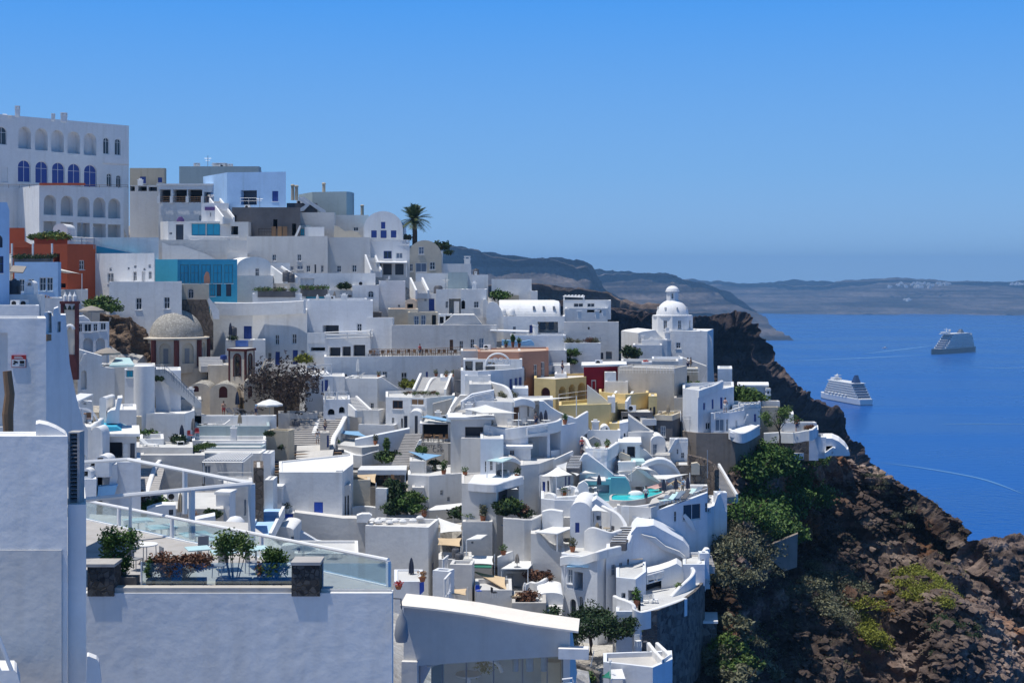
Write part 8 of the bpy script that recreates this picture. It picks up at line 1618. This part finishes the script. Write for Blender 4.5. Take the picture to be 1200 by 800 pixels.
mb=MB();rt_=[(a,z+.07)for a,z in top];rt_[0]=(rt_[0][0]-.1,rt_[0][1]);rt_[-1]=(rt_[-1][0]+.35,rt_[-1][1])
for i in range(len(rt_)-1):
 a,b=rt_[i],rt_[i+1]
 up=[fr.pt(a[0],a[1]+.02,-.35),fr.pt(b[0],b[1]+.02,-.35),fr.pt(b[0],b[1]+.12,1.35),fr.pt(a[0],a[1]+.12,1.35)];lo=[p-Vector((0,0,.08))for p in up]
 mb.add(up+lo,[(0,1,2,3),(7,6,5,4),(0,4,5,1),(2,6,7,3),(3,7,4,0),(1,5,6,2)])
mb.build('roof',['CRF'],gb)
mb=MB();mb.face([gl[0],gl[1],gl[2],gl[3],gl[4]],lambda a,z:fr.pt(a,z,.15));gp=mb.build('window',['clear'],gb)
mb=MB()
for px in(491.5,518,546,578,612,641,659):a,_=s(px,780);_,z=s(px,772.5-(px-560)*.06);mb.fbox(fr,a-.02,zb,a+.02,z-.01,.08,.13)
mb.build('mullions',['grey'],gp)
mb=MB();a0,z0=s(491,860);a1,_=s(660,860);mb.fbox(fr,a0,zb,a1,Z(860,57)+.1,3.0,3.2);
mb.fbox(fr,a0,Z(858,57),a1,Z(757,57),3.6,3.7);mb.build('inner_wall',['TP'],gb)
mb=MB();a0,z1=s(473,773);a1,_=s(490,773);mb.fbox(fr,a0-.05,zb,a1,z1,-.25,-.003);mb.build('pilaster',['W2'],gb)
mb=MB();a0,z0=s(655,768);a1,z1=s(690,757);mb.fbox(fr,a0,z0,a1,z0+.42,-.5,-.003);mb.build('eave_box',['W'],gb)
mb=MB();q=[]
cc=[s(495,790),s(520,784),s(545,781),s(556,779),s(568,782),s(580,788),s(585,798)]
rib=smooth_pts([fr.pt(a,z,1.4)for a,z in cc],5);mb.tube(rib,.1,6);tag(mb.build('pool_edge',['white'],smooth=True),'white curved rim of the tub behind the glass front','rim')
mb=MB()
for x0 in(604,622):
 q=[fr.pt(*s(x0+8*math.cos(t)+4,783-8*math.sin(t)),1.8)for t in[math.pi*k/10 for k in range(11)]];q=[fr.pt(*s(x0+12,800),1.8)]+q+[fr.pt(*s(x0-4,800),1.8)];mb.tube(q,.13,8)
tag(mb.build('blue_tube',['fabblue'],smooth=True),'light blue looped inflatable tubes behind the glass front','inflatable')
for i,(x,y)in enumerate(((560,797),(545,800))):
 c=fr.pt(*s(x,y),2.2 if i==0 else 1.2)
 if i==0:mb=MB();leaves(mb,c,.5,.4,.4,260,.07);tag(mb.build('indoor_plant',['leafmid']),'green bush behind the glass front','plant')
 else:mb=MB();mb.lathe(c,[(0,.05),(.55,.05),(.55,0),(.1,-.02),(.1,-.8)],20);tag(mb.build('tub_table',['fabw']),'round white table top behind the glass front','table')
mb=MB();a0,z0=s(631,800);a1,z1=s(654,790);mb.fbox(fr,a0,z0-1,a1,z1,1.8,2.4);tag(mb.build('cream_block',['CR']),'cream seat block behind the glass front','seat')
mb=MB();a=fr.pt(*s(660,788),-.9);
for z in(0,.18,.36):mb.tube([a+Vector((0,0,-z)),a+Vector((.4,0,.05-z)),a+Vector((.45,0,-.12-z))],.04,5)
tag(mb.build('pipe_outlet',['white']),'white stacked pipes at the right of the glass front','pipe')
r=thing('wall_lantern','old grey lantern hanging at the corner of the foreground wall','lantern',P(470,750,51));mb=MB();p=P(470.5,752,51);mb.lathe(p,[(.0,0),(.2,.02),(.26,.25),(.2,.75),(.08,1.0),(.05,1.15),(0,1.2)],10);mb.build('body',['grey'],r,smooth=True,auto=.7);mb=MB();mb.tube([p+Vector((0,0,1.2)),p+Vector((-.02,0,1.55)),p+Vector((-.3,.3,1.5))],.03,5);mb.build('bracket',['tank'],r)
bs=H('big white house with one bright blue shutter',327,411,553,690,86,wins='bb 368 588 378.5 605',par=.15,dep=7,corners=[(327,86),(401,86),(414,93)],roof='W',name='shuttered_house',ch='394 551 400.5 560 .3')
fr=plane_fr((327,86),(401,86));
H('dark window end of the big shuttered house',401,411,568,612,87.5,mat='W2',par=.1,dep=3,wins='d 403.5 581 405.5 606;d 407 580 409 605',name='house_end')
SL('long lower white wall of the shuttered house with a stepped top',[(345,720),(345,600),(402,607),(416,607),(428,609),(431,616.5),(505,616.5),(505,720)],(343,84.5),(507,83.5),1.0,'W2',name='lower_house',cat='house')
H('lower white house with a roof terrace of stones',428,502,615.5,700,83,par=.45,dep=8,xr=514,yaw=-9,wins='b> 506.5 660 508.5 672;g> 508 668 510 690',name='terrace_house',roof='FL')
CW('stepped white parapet behind the stone terrace',[(412,594,92),(424,592,92.5),(444,594,92.5),(452,597.5,92),(458,601.5,91.5),(480,602.5,91),(498,603,90)],1.5,.35,sm=2)
SL('humped white parapet left on the stone terrace',[(418,612),(418,604),(424,602),(433,602),(436,604),(431,611),(431,612)],(416,83.6),(438,83.4),.6,ctrl=False)
for i,(x,y)in enumerate(((437,611),(443,612.5),(449,611),(456,613),(463,611.5),(472,612),(484,611),(492,608))):mb=MB();p=P(x,y,87-(y-608)*.4);mb.lathe(p,[(.35,0),(.38,.15),(.2,.32),(0,.36)],9,sy=.8,rot=i);tag(mb.build('stone',['W']),'white rounded stone lying on the stone terrace','stone','stones on the roof terrace')
POT('little terracotta pot on the right terrace parapet',497,605.5,88,.8,'leafbr')
SL('blue edged stair wall descending left of the shuttered house',[(318,650),(318,612),(327,612),(345,614),(352,622),(372,634),(400,640),(400,650)],(316,80),(402,82),.6,'BL',name='stair_wall')
H('white chimney block with a blue door left of the shuttered house',318,330,572,618,84.5,wins='',par=.02,dep=2,slab=.1,name='chimney_block',cat='block',xr=333)
H('short blue door and white box before the shuttered house',330,345,601,616,84.8,mat='W',par=.02,dep=1,wins='bb 332 601.5 343.5 614',name='store_box',cat='store')
POT('small potted plant on the white box by the blue door',336,600,85,1.0,'leafgrey',potmat='W2')
VAULT('white humped water cistern before the shuttered house',320,344,617,622,645,78,3,'g 341 628 344 640','W',name='cistern',cat='cistern')
STAIRS('blue painted stairs climbing beside the stone pier',(303,628,72),(320,596,80),1.0,14,'PB',walls=.25)
SL('lower white wall with a blue vent before the cistern',[(326,680),(326,640),(350,637),(366,641),(374,645),(394,650),(394,680)],(324,74),(396,76),.8,name='yard_wall',wins='b 348 642 352 648')
H('white lower yard behind the glass screen',345,420,648,700,74,mat='W',par=.2,dep=5,name='yard_block',cat='block')
PARASOL('closed black parasol against the lower white house',482,653,682,72,True,mat='fabn')
H('white balcony base with blue rail before the lower house',462,496,681,715,70,wins='',par=.1,dep=4,name='balcony_base'if 0 else 'balcony',cat='balcony',mat='BL')
H('blue bench on the balcony below the closed black parasol',468,492,680,687,71,mat='BLU',par=.02,dep=.6,foot=.3,name='bench',cat='bench')
mb=MB();fr=plane_fr((492,69.6),(500,70.2));mb.face([fr.px(*q)for q in((492,697),(492,683),(497,680),(497,692))],lambda a,z:fr.pt(a,z));mb.face([fr.px(*q)for q in((492,697),(492,683),(497,680),(497,692))],lambda a,z:fr.pt(a,z,.03));tag(mb.build('blue_towel',['bluebr']),'bright blue cloth hanging at the balcony corner','cloth')
POT('orange and green potted plant at the balcony corner',495,681,69.8,.9,'leaforange');POT('red flowering pot at the left end of the balcony',467,690,68,.7,'red');H('white corner stair house right of the lower terrace house',507,526,668,712,74,mat='BL',par=.4,dep=4,xr=529,yaw=-20,name='stair_house')
BLOCKS('white zigzag railing on the corner stair house',[(519,655,76),(525,650,78)],1.0);BLOCKS('lower white zigzag railing by the corner stair house',[(521,678,72),(528,670,73)],1.0)
def town_ground():
 for gx in range(-150,14,12):
  for gy in range(-60,58,13):CTRL.append((gx,gy,EYE-38))  # unseen ground below the view, added to bounce light onto the near walls
 C=np.array(CTRL,float);C=C[C[:,1]<330]
 xs=np.arange(-150,95,1.6);ys=np.arange(-60,330,1.8);X,Y=np.meshgrid(xs,ys);Zg=np.zeros(X.shape);W=np.zeros(X.shape);mind=np.full(X.shape,1e9);lowz=np.full(X.shape,1e9)
 for x,y,z in C:
  d2=(X-x)**2+(Y-y)**2;w=1/(d2+6)**1.5;Zg+=w*z;W+=w;mind=np.minimum(mind,d2);lowz=np.minimum(lowz,np.where(d2<60,z,1e9))
 Zg/=W;md=np.sqrt(mind);Zg=np.minimum(Zg,np.where(lowz<1e8,lowz+.3,Zg))-1.0
 PX=CX+F*X/np.maximum(Y,63);PX=np.where(Y<63,CX+F*X/110,PX);right=np.clip((PX-690)/60,0,1)
 Zg-=np.clip(md-4,0,None)*(4.0*right+.1)
 Zg-=np.clip((PX-800)/20,0,1)*220
 Zg+=fbm(X/6,Y/6,4,77)*.6
 G=np.stack([X,Y,np.maximum(Zg,-3)],2);grid_obj('ground',G,'earth')
town_ground()
def scatter(label,mat,n,box,sc,group,seed,nleaf=700,tall=.7,size=.1,jit=1.0,rngs=(1,2,3)):
 """shrubs standing on the near cliff inside a pixel polygon"""
 rng=random.Random(seed);V=NEAR;y=V[...,1];px=CX+F*V[...,0]/y;py=HY+F*(EYE-V[...,2])/y;ok=np.zeros(px.shape,bool)
 n_=len(box);ins=np.zeros(px.shape,bool)
 for i in range(n_):
  x0,y0=box[i];x1,y1=box[(i+1)%n_];c=((y0>py)!=(y1>py))&(px<(x1-x0)*(py-y0)/((y1-y0)or 1e-9)+x0);ins^=c
 idx=np.argwhere(ins[int(V.shape[0]*.11):]);
 if len(idx)==0:return
 idx[:,0]+=int(V.shape[0]*.11)
 for k in range(n):
  i,j=idx[rng.randrange(len(idx))];p=Vector(V[i,j]);s=rng.uniform(*sc);BUSH(label,p-Vector((0,0,.15*s)),s,mat,group=group,seed=rng.choice(rngs),n=nleaf,tall=tall,size=size)
random.seed(21)
scatter('dense dark green bush of the thicket under the cliff houses','leaf',26,[(868,560),(880,535),(905,528),(940,534),(958,552),(945,575),(948,610),(925,630),(890,628),(868,612)],(1.7,2.8),'thicket under the cliff houses',3,2600,.95,.066)
scatter('deep shaded bush low in the green thicket','leafmid',12,[(862,600),(880,572),(930,580),(940,615),(915,632),(880,626)],(1.2,2.0),'mid green bushes of the thicket',4,2400,.9,.066)
scatter('grey olive shrub on the mound beside the stone wall','leafgrey',30,[(838,640),(860,620),(890,632),(905,660),(900,690),(870,700),(845,690)],(1.1,2.1),'grey olive shrubs on the mound',5,1300,.8,.06)
scatter('dry straw coloured bush on the mound','leafdry',16,[(838,640),(862,618),(905,655),(920,690),(880,680)],(.6,1.2),'dry bushes on the mound',6,560,.8,.08)
scatter('grey green shrub on the lower left cliff foot','leafgrey',18,[(800,770),(830,735),(870,735),(905,770),(900,800),(800,800)],(.8,1.5),'grey green shrubs at the cliff foot',7,700,.8,.09)
scatter('leafy green shrub on the lower left cliff foot','leafmid',12,[(805,790),(835,745),(870,750),(895,800)],(.8,1.5),'leafy shrubs at the cliff foot',8,700,.8,.09)
scatter('silver green shrub in the band across the middle slope','leafgrey',28,[(925,665),(960,660),(1000,690),(1012,715),(985,730),(950,715)],(1.2,2.2),'silver green shrubs across the middle slope',9,1300,.6,.06)
scatter('lime yellow spurge bush in the upper patch on the rusty slope','leaflime',26,[(1055,675),(1075,660),(1105,665),(1120,690),(1115,715),(1085,722),(1058,705)],(1.1,2.1),'lime spurge in the upper patch',10,1300,.75,.06)
scatter('lime yellow spurge bush in the lower streak of the gully','leaflime',15,[(1000,705),(1018,712),(1032,745),(1025,765),(1010,755)],(1.0,1.9),'lime spurge in the lower streak',11,1300,.75,.06)
scatter('rusty orange dry shrub on the slope between the lime bushes','leaforange',20,[(1010,680),(1040,670),(1065,690),(1060,720),(1030,725),(1010,705)],(.5,1.1),'rusty shrubs between the lime bushes',12,460,.5,.08)
scatter('small dull shrub high on the brown ridge slope','leafgrey',22,[(1000,545),(1030,555),(1110,640),(1150,690),(1100,650),(1040,600)],(.5,1.1),'dull shrubs on the ridge slope',13,460,.5,.08)
scatter('small dark shrub on the right edge of the near cliff','leafdark',10,[(1080,720),(1140,720),(1160,760),(1100,770)],(.5,1.1),'dark shrubs on the right cliff',14,460,.6,.08)
def cover(name,mats,spots,seed,rocks=False):
 rng=random.Random(seed);mb=MB();V=NEAR;y=V[...,1];px=CX+F*V[...,0]/y;py=HY+F*(EYE-V[...,2])/y;i0=int(V.shape[0]*.11)
 for mi,x0,y0,x1,y1,n,s0,s1 in spots:
  idx=np.argwhere(((px>x0)&(px<x1)&(py>y0)&(py<y1))[i0:]);idx[:,0]+=i0
  if not len(idx):continue
  for _ in range(n):
   i,j=idx[rng.randrange(len(idx))];p=Vector(V[i,j]);s=s0+(s1-s0)*rng.random()**2.2
   if rocks:
    vs=[]
    for a,b,c in((1,0,0),(-1,0,0),(0,1,0),(0,-1,0),(0,0,1),(0,0,-1),(.7,.7,.5),(-.7,.6,.5),(.6,-.7,.5),(-.7,-.7,.5)):k=s*rng.uniform(.6,1.15);vs.append(p+Vector((a*k,b*k,c*k*.8)))
    mb.add(vs,[(4,6,7),(4,7,9),(4,9,8),(4,8,6),(6,0,2),(6,2,7),(7,2,1),(7,1,9),(9,1,3),(9,3,8),(8,3,0),(8,0,6),(5,2,0),(5,1,2),(5,3,1),(5,0,3)],mi)
   else:leaves(mb,p+Vector((0,0,s*.3)),s,s,s*.6,int(16+26*s),.07,mi,rng,.5,.5)
 o=mb.build(name,mats,origin=(0,0,150));o['kind']='stuff'
cover('boulders',['cliff'],[(0,800,530,1250,800,4200,.1,.75),(0,930,560,1080,680,900,.15,.9),(0,1040,690,1200,800,900,.15,.9)],5,True)
cover('scrub',['leafdry','leafgrey','leaforange','leafmid','leaflime'],[(0,800,600,1250,800,900,.15,.5),(1,830,600,1010,800,900,.2,.6),(1,920,655,1010,740,420,.25,.6),(0,990,545,1180,700,700,.12,.4),(2,1005,665,1130,730,420,.12,.35),(3,800,720,910,800,350,.2,.6),(4,1050,655,1130,730,90,.25,.6),(4,1000,705,1035,770,60,.25,.55),(1,990,545,1180,700,420,.12,.45)],6)
def roof_clutter():
 rng=random.Random(31)
 for ins,zr in ROOFS:
  a=abs(sum(ins[i].x*ins[(i+1)%4].y-ins[(i+1)%4].x*ins[i].y for i in range(4)))/2
  if a<9 or rng.random()>.62:continue
  for _ in range(1 if a<30 else 2):
   u,v=rng.uniform(.2,.8),rng.uniform(.25,.7);p=ins[0].lerp(ins[1],u).lerp(ins[3].lerp(ins[2],u),v);q=Vector((p.x,p.y,zr));k=rng.random()
   if k<.38:
    w=rng.uniform(.5,.8);h=rng.uniform(.8,1.4);mb=MB();mb.cbox(q,w,w,h);mb.cbox(q+Vector((0,0,h)),w*1.25,w*1.25,.09);mb.cbox(q+Vector((0,0,h+.09)),w*.6,w*.6,.2);tag(mb.build('roof_vent',['W']),'small white vent block with a cap standing on a flat roof','vent','vent blocks on the flat roofs')
   elif k<.55:clone('ac',mk_ac,'white air conditioner unit standing on a flat roof',q,rng.uniform(-.6,.6),group='air conditioners on the flat roofs')
   elif k<.68:clone('chairfabw',mk_chair('fabw','white'),'white chair standing alone on a flat roof terrace',q,rng.uniform(0,6),group='single chairs on the roof terraces')
   elif k<.8:clone('loungfabw',mk_lounger('fabw'),'white sun lounger on a flat roof terrace',q,rng.uniform(0,6),group='single loungers on the roof terraces')
   elif k<.88:clone('tank',mk_tank,'dark round water tank on a flat roof',q,0,group='water tanks on the flat roofs',scale=.8)
   else:mb=MB();mb.tube([q,q+Vector((0,0,rng.uniform(1.8,2.8)))],.035,5);mb.tube([q+Vector((-.5,0,1.6)),q+Vector((.5,0,1.6))],.025,4);mb.tube([q+Vector((-.3,0,1.35)),q+Vector((.3,0,1.35))],.025,4);tag(mb.build('roof_antenna',['metal']),'thin television antenna on a flat roof','antenna','antennas on the flat roofs')
roof_clutter()
def ship(label,px,py,py2,D,L,Wd,head,funnel,hullm,tiers,stern_tiers,slope=False):
 a=Vector(((px-CX)/F*D,D,0));r=thing('cruise_ship',label,'cruise ship',a);c,s_=math.cos(head),math.sin(head)
 def W(x,y,z):return Vector((a.x+x*c-y*s_,a.y+x*s_+y*c,z))
 def body(mb,st,z0,z1,mi=0,flare=1.0):
  lo=[W(x,h*flare,z0)for x,h in st]+[W(x,-h*flare,z0)for x,h in reversed(st)];hi=[W(x,h,z1)for x,h in st]+[W(x,-h,z1)for x,h in reversed(st)];n=len(lo)
  mb.add(lo+hi,[tuple(range(n))[::-1],tuple(range(n,2*n))]+[(i,(i+1)%n,n+(i+1)%n,n+i)for i in range(n)],mi)
 h=Wd/2;hh=L*.062;st=[(-L/2,h*.86),(-L*.42,h),(L*.22,h),(L*.36,h*.78),(L*.45,h*.38),(L/2,.2)]
 mb=MB();body(mb,st,-2,hh,0,.9);mb.build('hull',[hullm],r)
 mb=MB();body(mb,[(x*1.001,w*1.004)for x,w in st],.0,hh*.12,0,1);mb.build('waterline',['navy'],r)
 z=hh
 for i in range(tiers):
  th=L*.024;f=L*(.34-.022*i*(1 if not slope else 1.6));b=-L*(.46-.016*i*(1.6 if stern_tiers else .6));stt=[(b,h*.93),(f-L*.05,h*.93),(f,h*.6)]
  mb=MB();body(mb,stt,z+.002,z+th*.3);body(mb,[(b+L*.012,h*.80),(f-L*.06,h*.80),(f-L*.012,h*.5)],z+th*.301,z+th*.985,1)
  n=26
  for k in range(n):
   x=b+L*.015+(f-L*.07-b)*k/(n-1)
   for sd in(-1,1):
    v=[W(x+dx,sd*(h*yy),zz)for dx in(-L*.0016,L*.0016)for yy in(.80,.925)for zz in(z+th*.3,z+th*.98)];mb.add(v,[(0,1,3,2),(4,6,7,5),(0,4,5,1),(2,3,7,6),(1,5,7,3),(0,2,6,4)])
  mb.build('deck',['fabw','navy'],r);z+=th
 mb=MB();body(mb,[(-L*.40+.016*L*tiers*.5,h*.9),(L*.34-L*.022*tiers,h*.9),(L*.36-L*.022*tiers,h*.5)],z+.002,z+L*.006);mb.build('top_deck',['fabw'],r)
 for k in range(6):
  for sd in(-1,1):
   q=MB();p=W(-L*.22+k*L*.075,sd*h*.97,hh+L*.022);q.lathe((p.x,p.y,p.z),[(0,-1.4),(2.0,-.8),(2.2,.5),(0,1.3)],10);q.build('lifeboat',['fabw'],r)
 mb=MB();body(mb,[(L*.12,h*.55),(L*.2,h*.5),(L*.215,h*.2)],z+L*.0061,z+L*.03);mb.build('bridge_house',['fabw'],r)
 mb=MB();mb.tube([W(L*.13,0,z+L*.03),W(L*.12,0,z+L*.075)],[1.4,.5],6);mb.tube([W(L*.125,-6,z+L*.055),W(L*.125,6,z+L*.055)],.5,5);mb.lathe(tuple(W(L*.09,h*.3,z+L*.03)),[(0,6),(3,4.5),(3.2,2),(1.5,0)],10);mb.build('mast',['fabw'],r)
 fx=-L*.27 if stern_tiers else-L*.22;mb=MB();fh=L*.085 if stern_tiers else L*.05
 lo=[W(fx+dx,dy,z)for dx,dy in((-L*.055,-h*.4),(L*.035,-h*.4),(L*.055,0),(L*.035,h*.4),(-L*.055,h*.4))];hi=[W(fx+dx-L*.012,dy,z+fh)for dx,dy in((-L*.022,-h*.16),(L*.008,-h*.16),(L*.014,0),(L*.008,h*.16),(-L*.022,h*.16))];mb.add(lo+hi,[tuple(range(5,10))]+[(i,(i+1)%5,5+(i+1)%5,5+i)for i in range(5)]);mb.build('funnel',[funnel],r)
 return r
EYE0=EYE
d1=EYE*F/(470-HY);ship('smaller white cruise ship with tiered stern and dark blue funnel',988,470,434,d1,150,25,math.radians(104),'navy','fabw',6,True)
d2=EYE*F/(413.5-HY);ship('larger cruise ship with a dark blue hull seen from the bow',1115,413.5,377,d2,208,33,math.radians(-134),'tank','dark',7,False,True)
def boat(label,px,py,L,group=None):
 D=EYE*F/(py-HY);a=Vector(((px-CX)/F*D,D,0));r=thing('small_boat',label,'boat',a);mb=MB();st=[(-L/2,L*.16),(L*.2,L*.17),(L/2,.1)]
 lo=[(a.x+x,a.y+w*.7,-.3)for x,w in st]+[(a.x+x,a.y-w*.7,-.3)for x,w in st[::-1]];hi=[(a.x+x,a.y+w,L*.12)for x,w in st]+[(a.x+x,a.y-w,L*.12)for x,w in st[::-1]];mb.add(lo+hi,[tuple(range(6,12))]+[(i,(i+1)%6,6+(i+1)%6,6+i)for i in range(6)]);mb.build('hull',['fabw'],r);mb=MB();mb.box(a.x-L*.15,a.y-L*.1,L*.121,a.x+L*.15,a.y+L*.1,L*.3);mb.build('cabin',['fabw'],r)
boat('tiny white tender boat on the open water left of the larger ship',1037,408,14);boat('tiny white boat near the far shore',1068,356.5,24)
fm,fnt,fb=new_mat('foam');fb.inputs['Base Color'].default_value=(.10,.24,.46,1);fb.inputs['Roughness'].default_value=.5;MATS['foam']=fm
def streak(pts,w):
 q=[Vector(((x-CX)/F*(EYE*F/(y-HY)),EYE*F/(y-HY),.25))for x,y in pts];q=smooth_pts(q,8);mb=MB();n=len(q)
 for i in range(n-1):
  t=(q[i+1]-q[i]).normalized();s=Vector((-t.y,t.x,0));w0=w*math.sin(math.pi*(i+.02)/(n-1));w1=w*math.sin(math.pi*(i+1)/(n-1)-.01);mb.quad(q[i]-s*w0,q[i+1]-s*w1,q[i+1]+s*w1,q[i]+s*w0)
 o=mb.build('wake_water',['foam']);o['kind']='structure'
streak([(1086,415.5),(1060,417),(1000,420),(900,424)],9);streak([(1025,541),(1080,548),(1150,561),(1200,579)],2.2);streak([(1095,405),(1060,409),(1010,415)],7);streak([(1100,497),(1150,496.5),(1240,497)],2.5);streak([(1130,430),(1180,431),(1240,429)],6)
def village(n,x0,x1,y0,y1,D,label,grp,seed,s0,s1):
 rng=random.Random(seed)
 for i in range(n):
  x=rng.uniform(x0,x1);y=rng.uniform(y0,y1);p=P(x,y,D*rng.uniform(.985,1.0));mb=MB();w=rng.uniform(s0,s1);mb.box(p.x-w,p.y-w,p.z-w,p.x+w,p.y+w,p.z+w*.55);mb.box(p.x-w*.5,p.y-w*.6,p.z+w*.551,p.x+w*.6,p.y+w*.5,p.z+w*1.0);tag(mb.build('far_house',['W']),label,'house',grp)
village(40,1040,1096,331.4,336.5,7600,'tiny white house of the far village across the bay','far village houses',3,3,8);village(14,1098,1115,331.4,333.5,7600,'tiny white house right of the far village','houses right of the far village',5,3,7);village(16,1185,1200,331.6,333.5,7500,'tiny white house of the village at the right edge','village houses at the right edge',6,3,7);village(8,1060,1072,351,354,7500,'tiny white building low on the far shore','buildings on the far shore',8,6,10)
def haze():
 m=bpy.data.materials.new('haze');m.use_nodes=True;nt=m.node_tree;nt.nodes.remove(nt.nodes['Principled BSDF']);v=nt.nodes.new('ShaderNodeVolumePrincipled');v.inputs['Color'].default_value=(.30,.60,1.0,1);v.inputs['Density'].default_value=HAZE;v.inputs['Anisotropy'].default_value=.2
 nt.links.new(v.outputs[0],nt.nodes['Material Output'].inputs['Volume']);MATS['haze']=m;mb=MB();mb.box(-11500,-11500,-6,11500,11500,330);o=mb.build('haze',['haze'],origin=(0,0,0));o['kind']='stuff'
HAZE=1.05e-4
haze()
bpy.context.view_layer.update()
dg=bpy.context.evaluated_depsgraph_get();
bad=[]
for o in list(bpy.data.objects):
 if o.parent is None and o.get('category')in('potted plant','chair','table','person','sun lounger','parasol')and o.location.y>64:
  q=o.location.copy();q.z-=.03;hit=False;tot=.03
  for _ in range(4):
   r=scene.ray_cast(dg,q,Vector((0,0,-1)))
   if not r[0]:break
   tot+=(q-r[1]).length;t=r[4]
   while t.parent:t=t.parent
   if t is o or t.name=='haze':q=r[1]-Vector((0,0,.01));continue
   hit=True;break
  if hit and .06<tot<1.3:o.location.z-=tot
  elif tot>=1.3 and o.get('group')=='small potted plants on the terrace ledges':bad.append(o)
for o in bad:
 for c in list(o.children):bpy.data.objects.remove(c)
 bpy.data.objects.remove(o)
for o in bpy.data.objects:
 if 'o'in o.keys():del o['o']
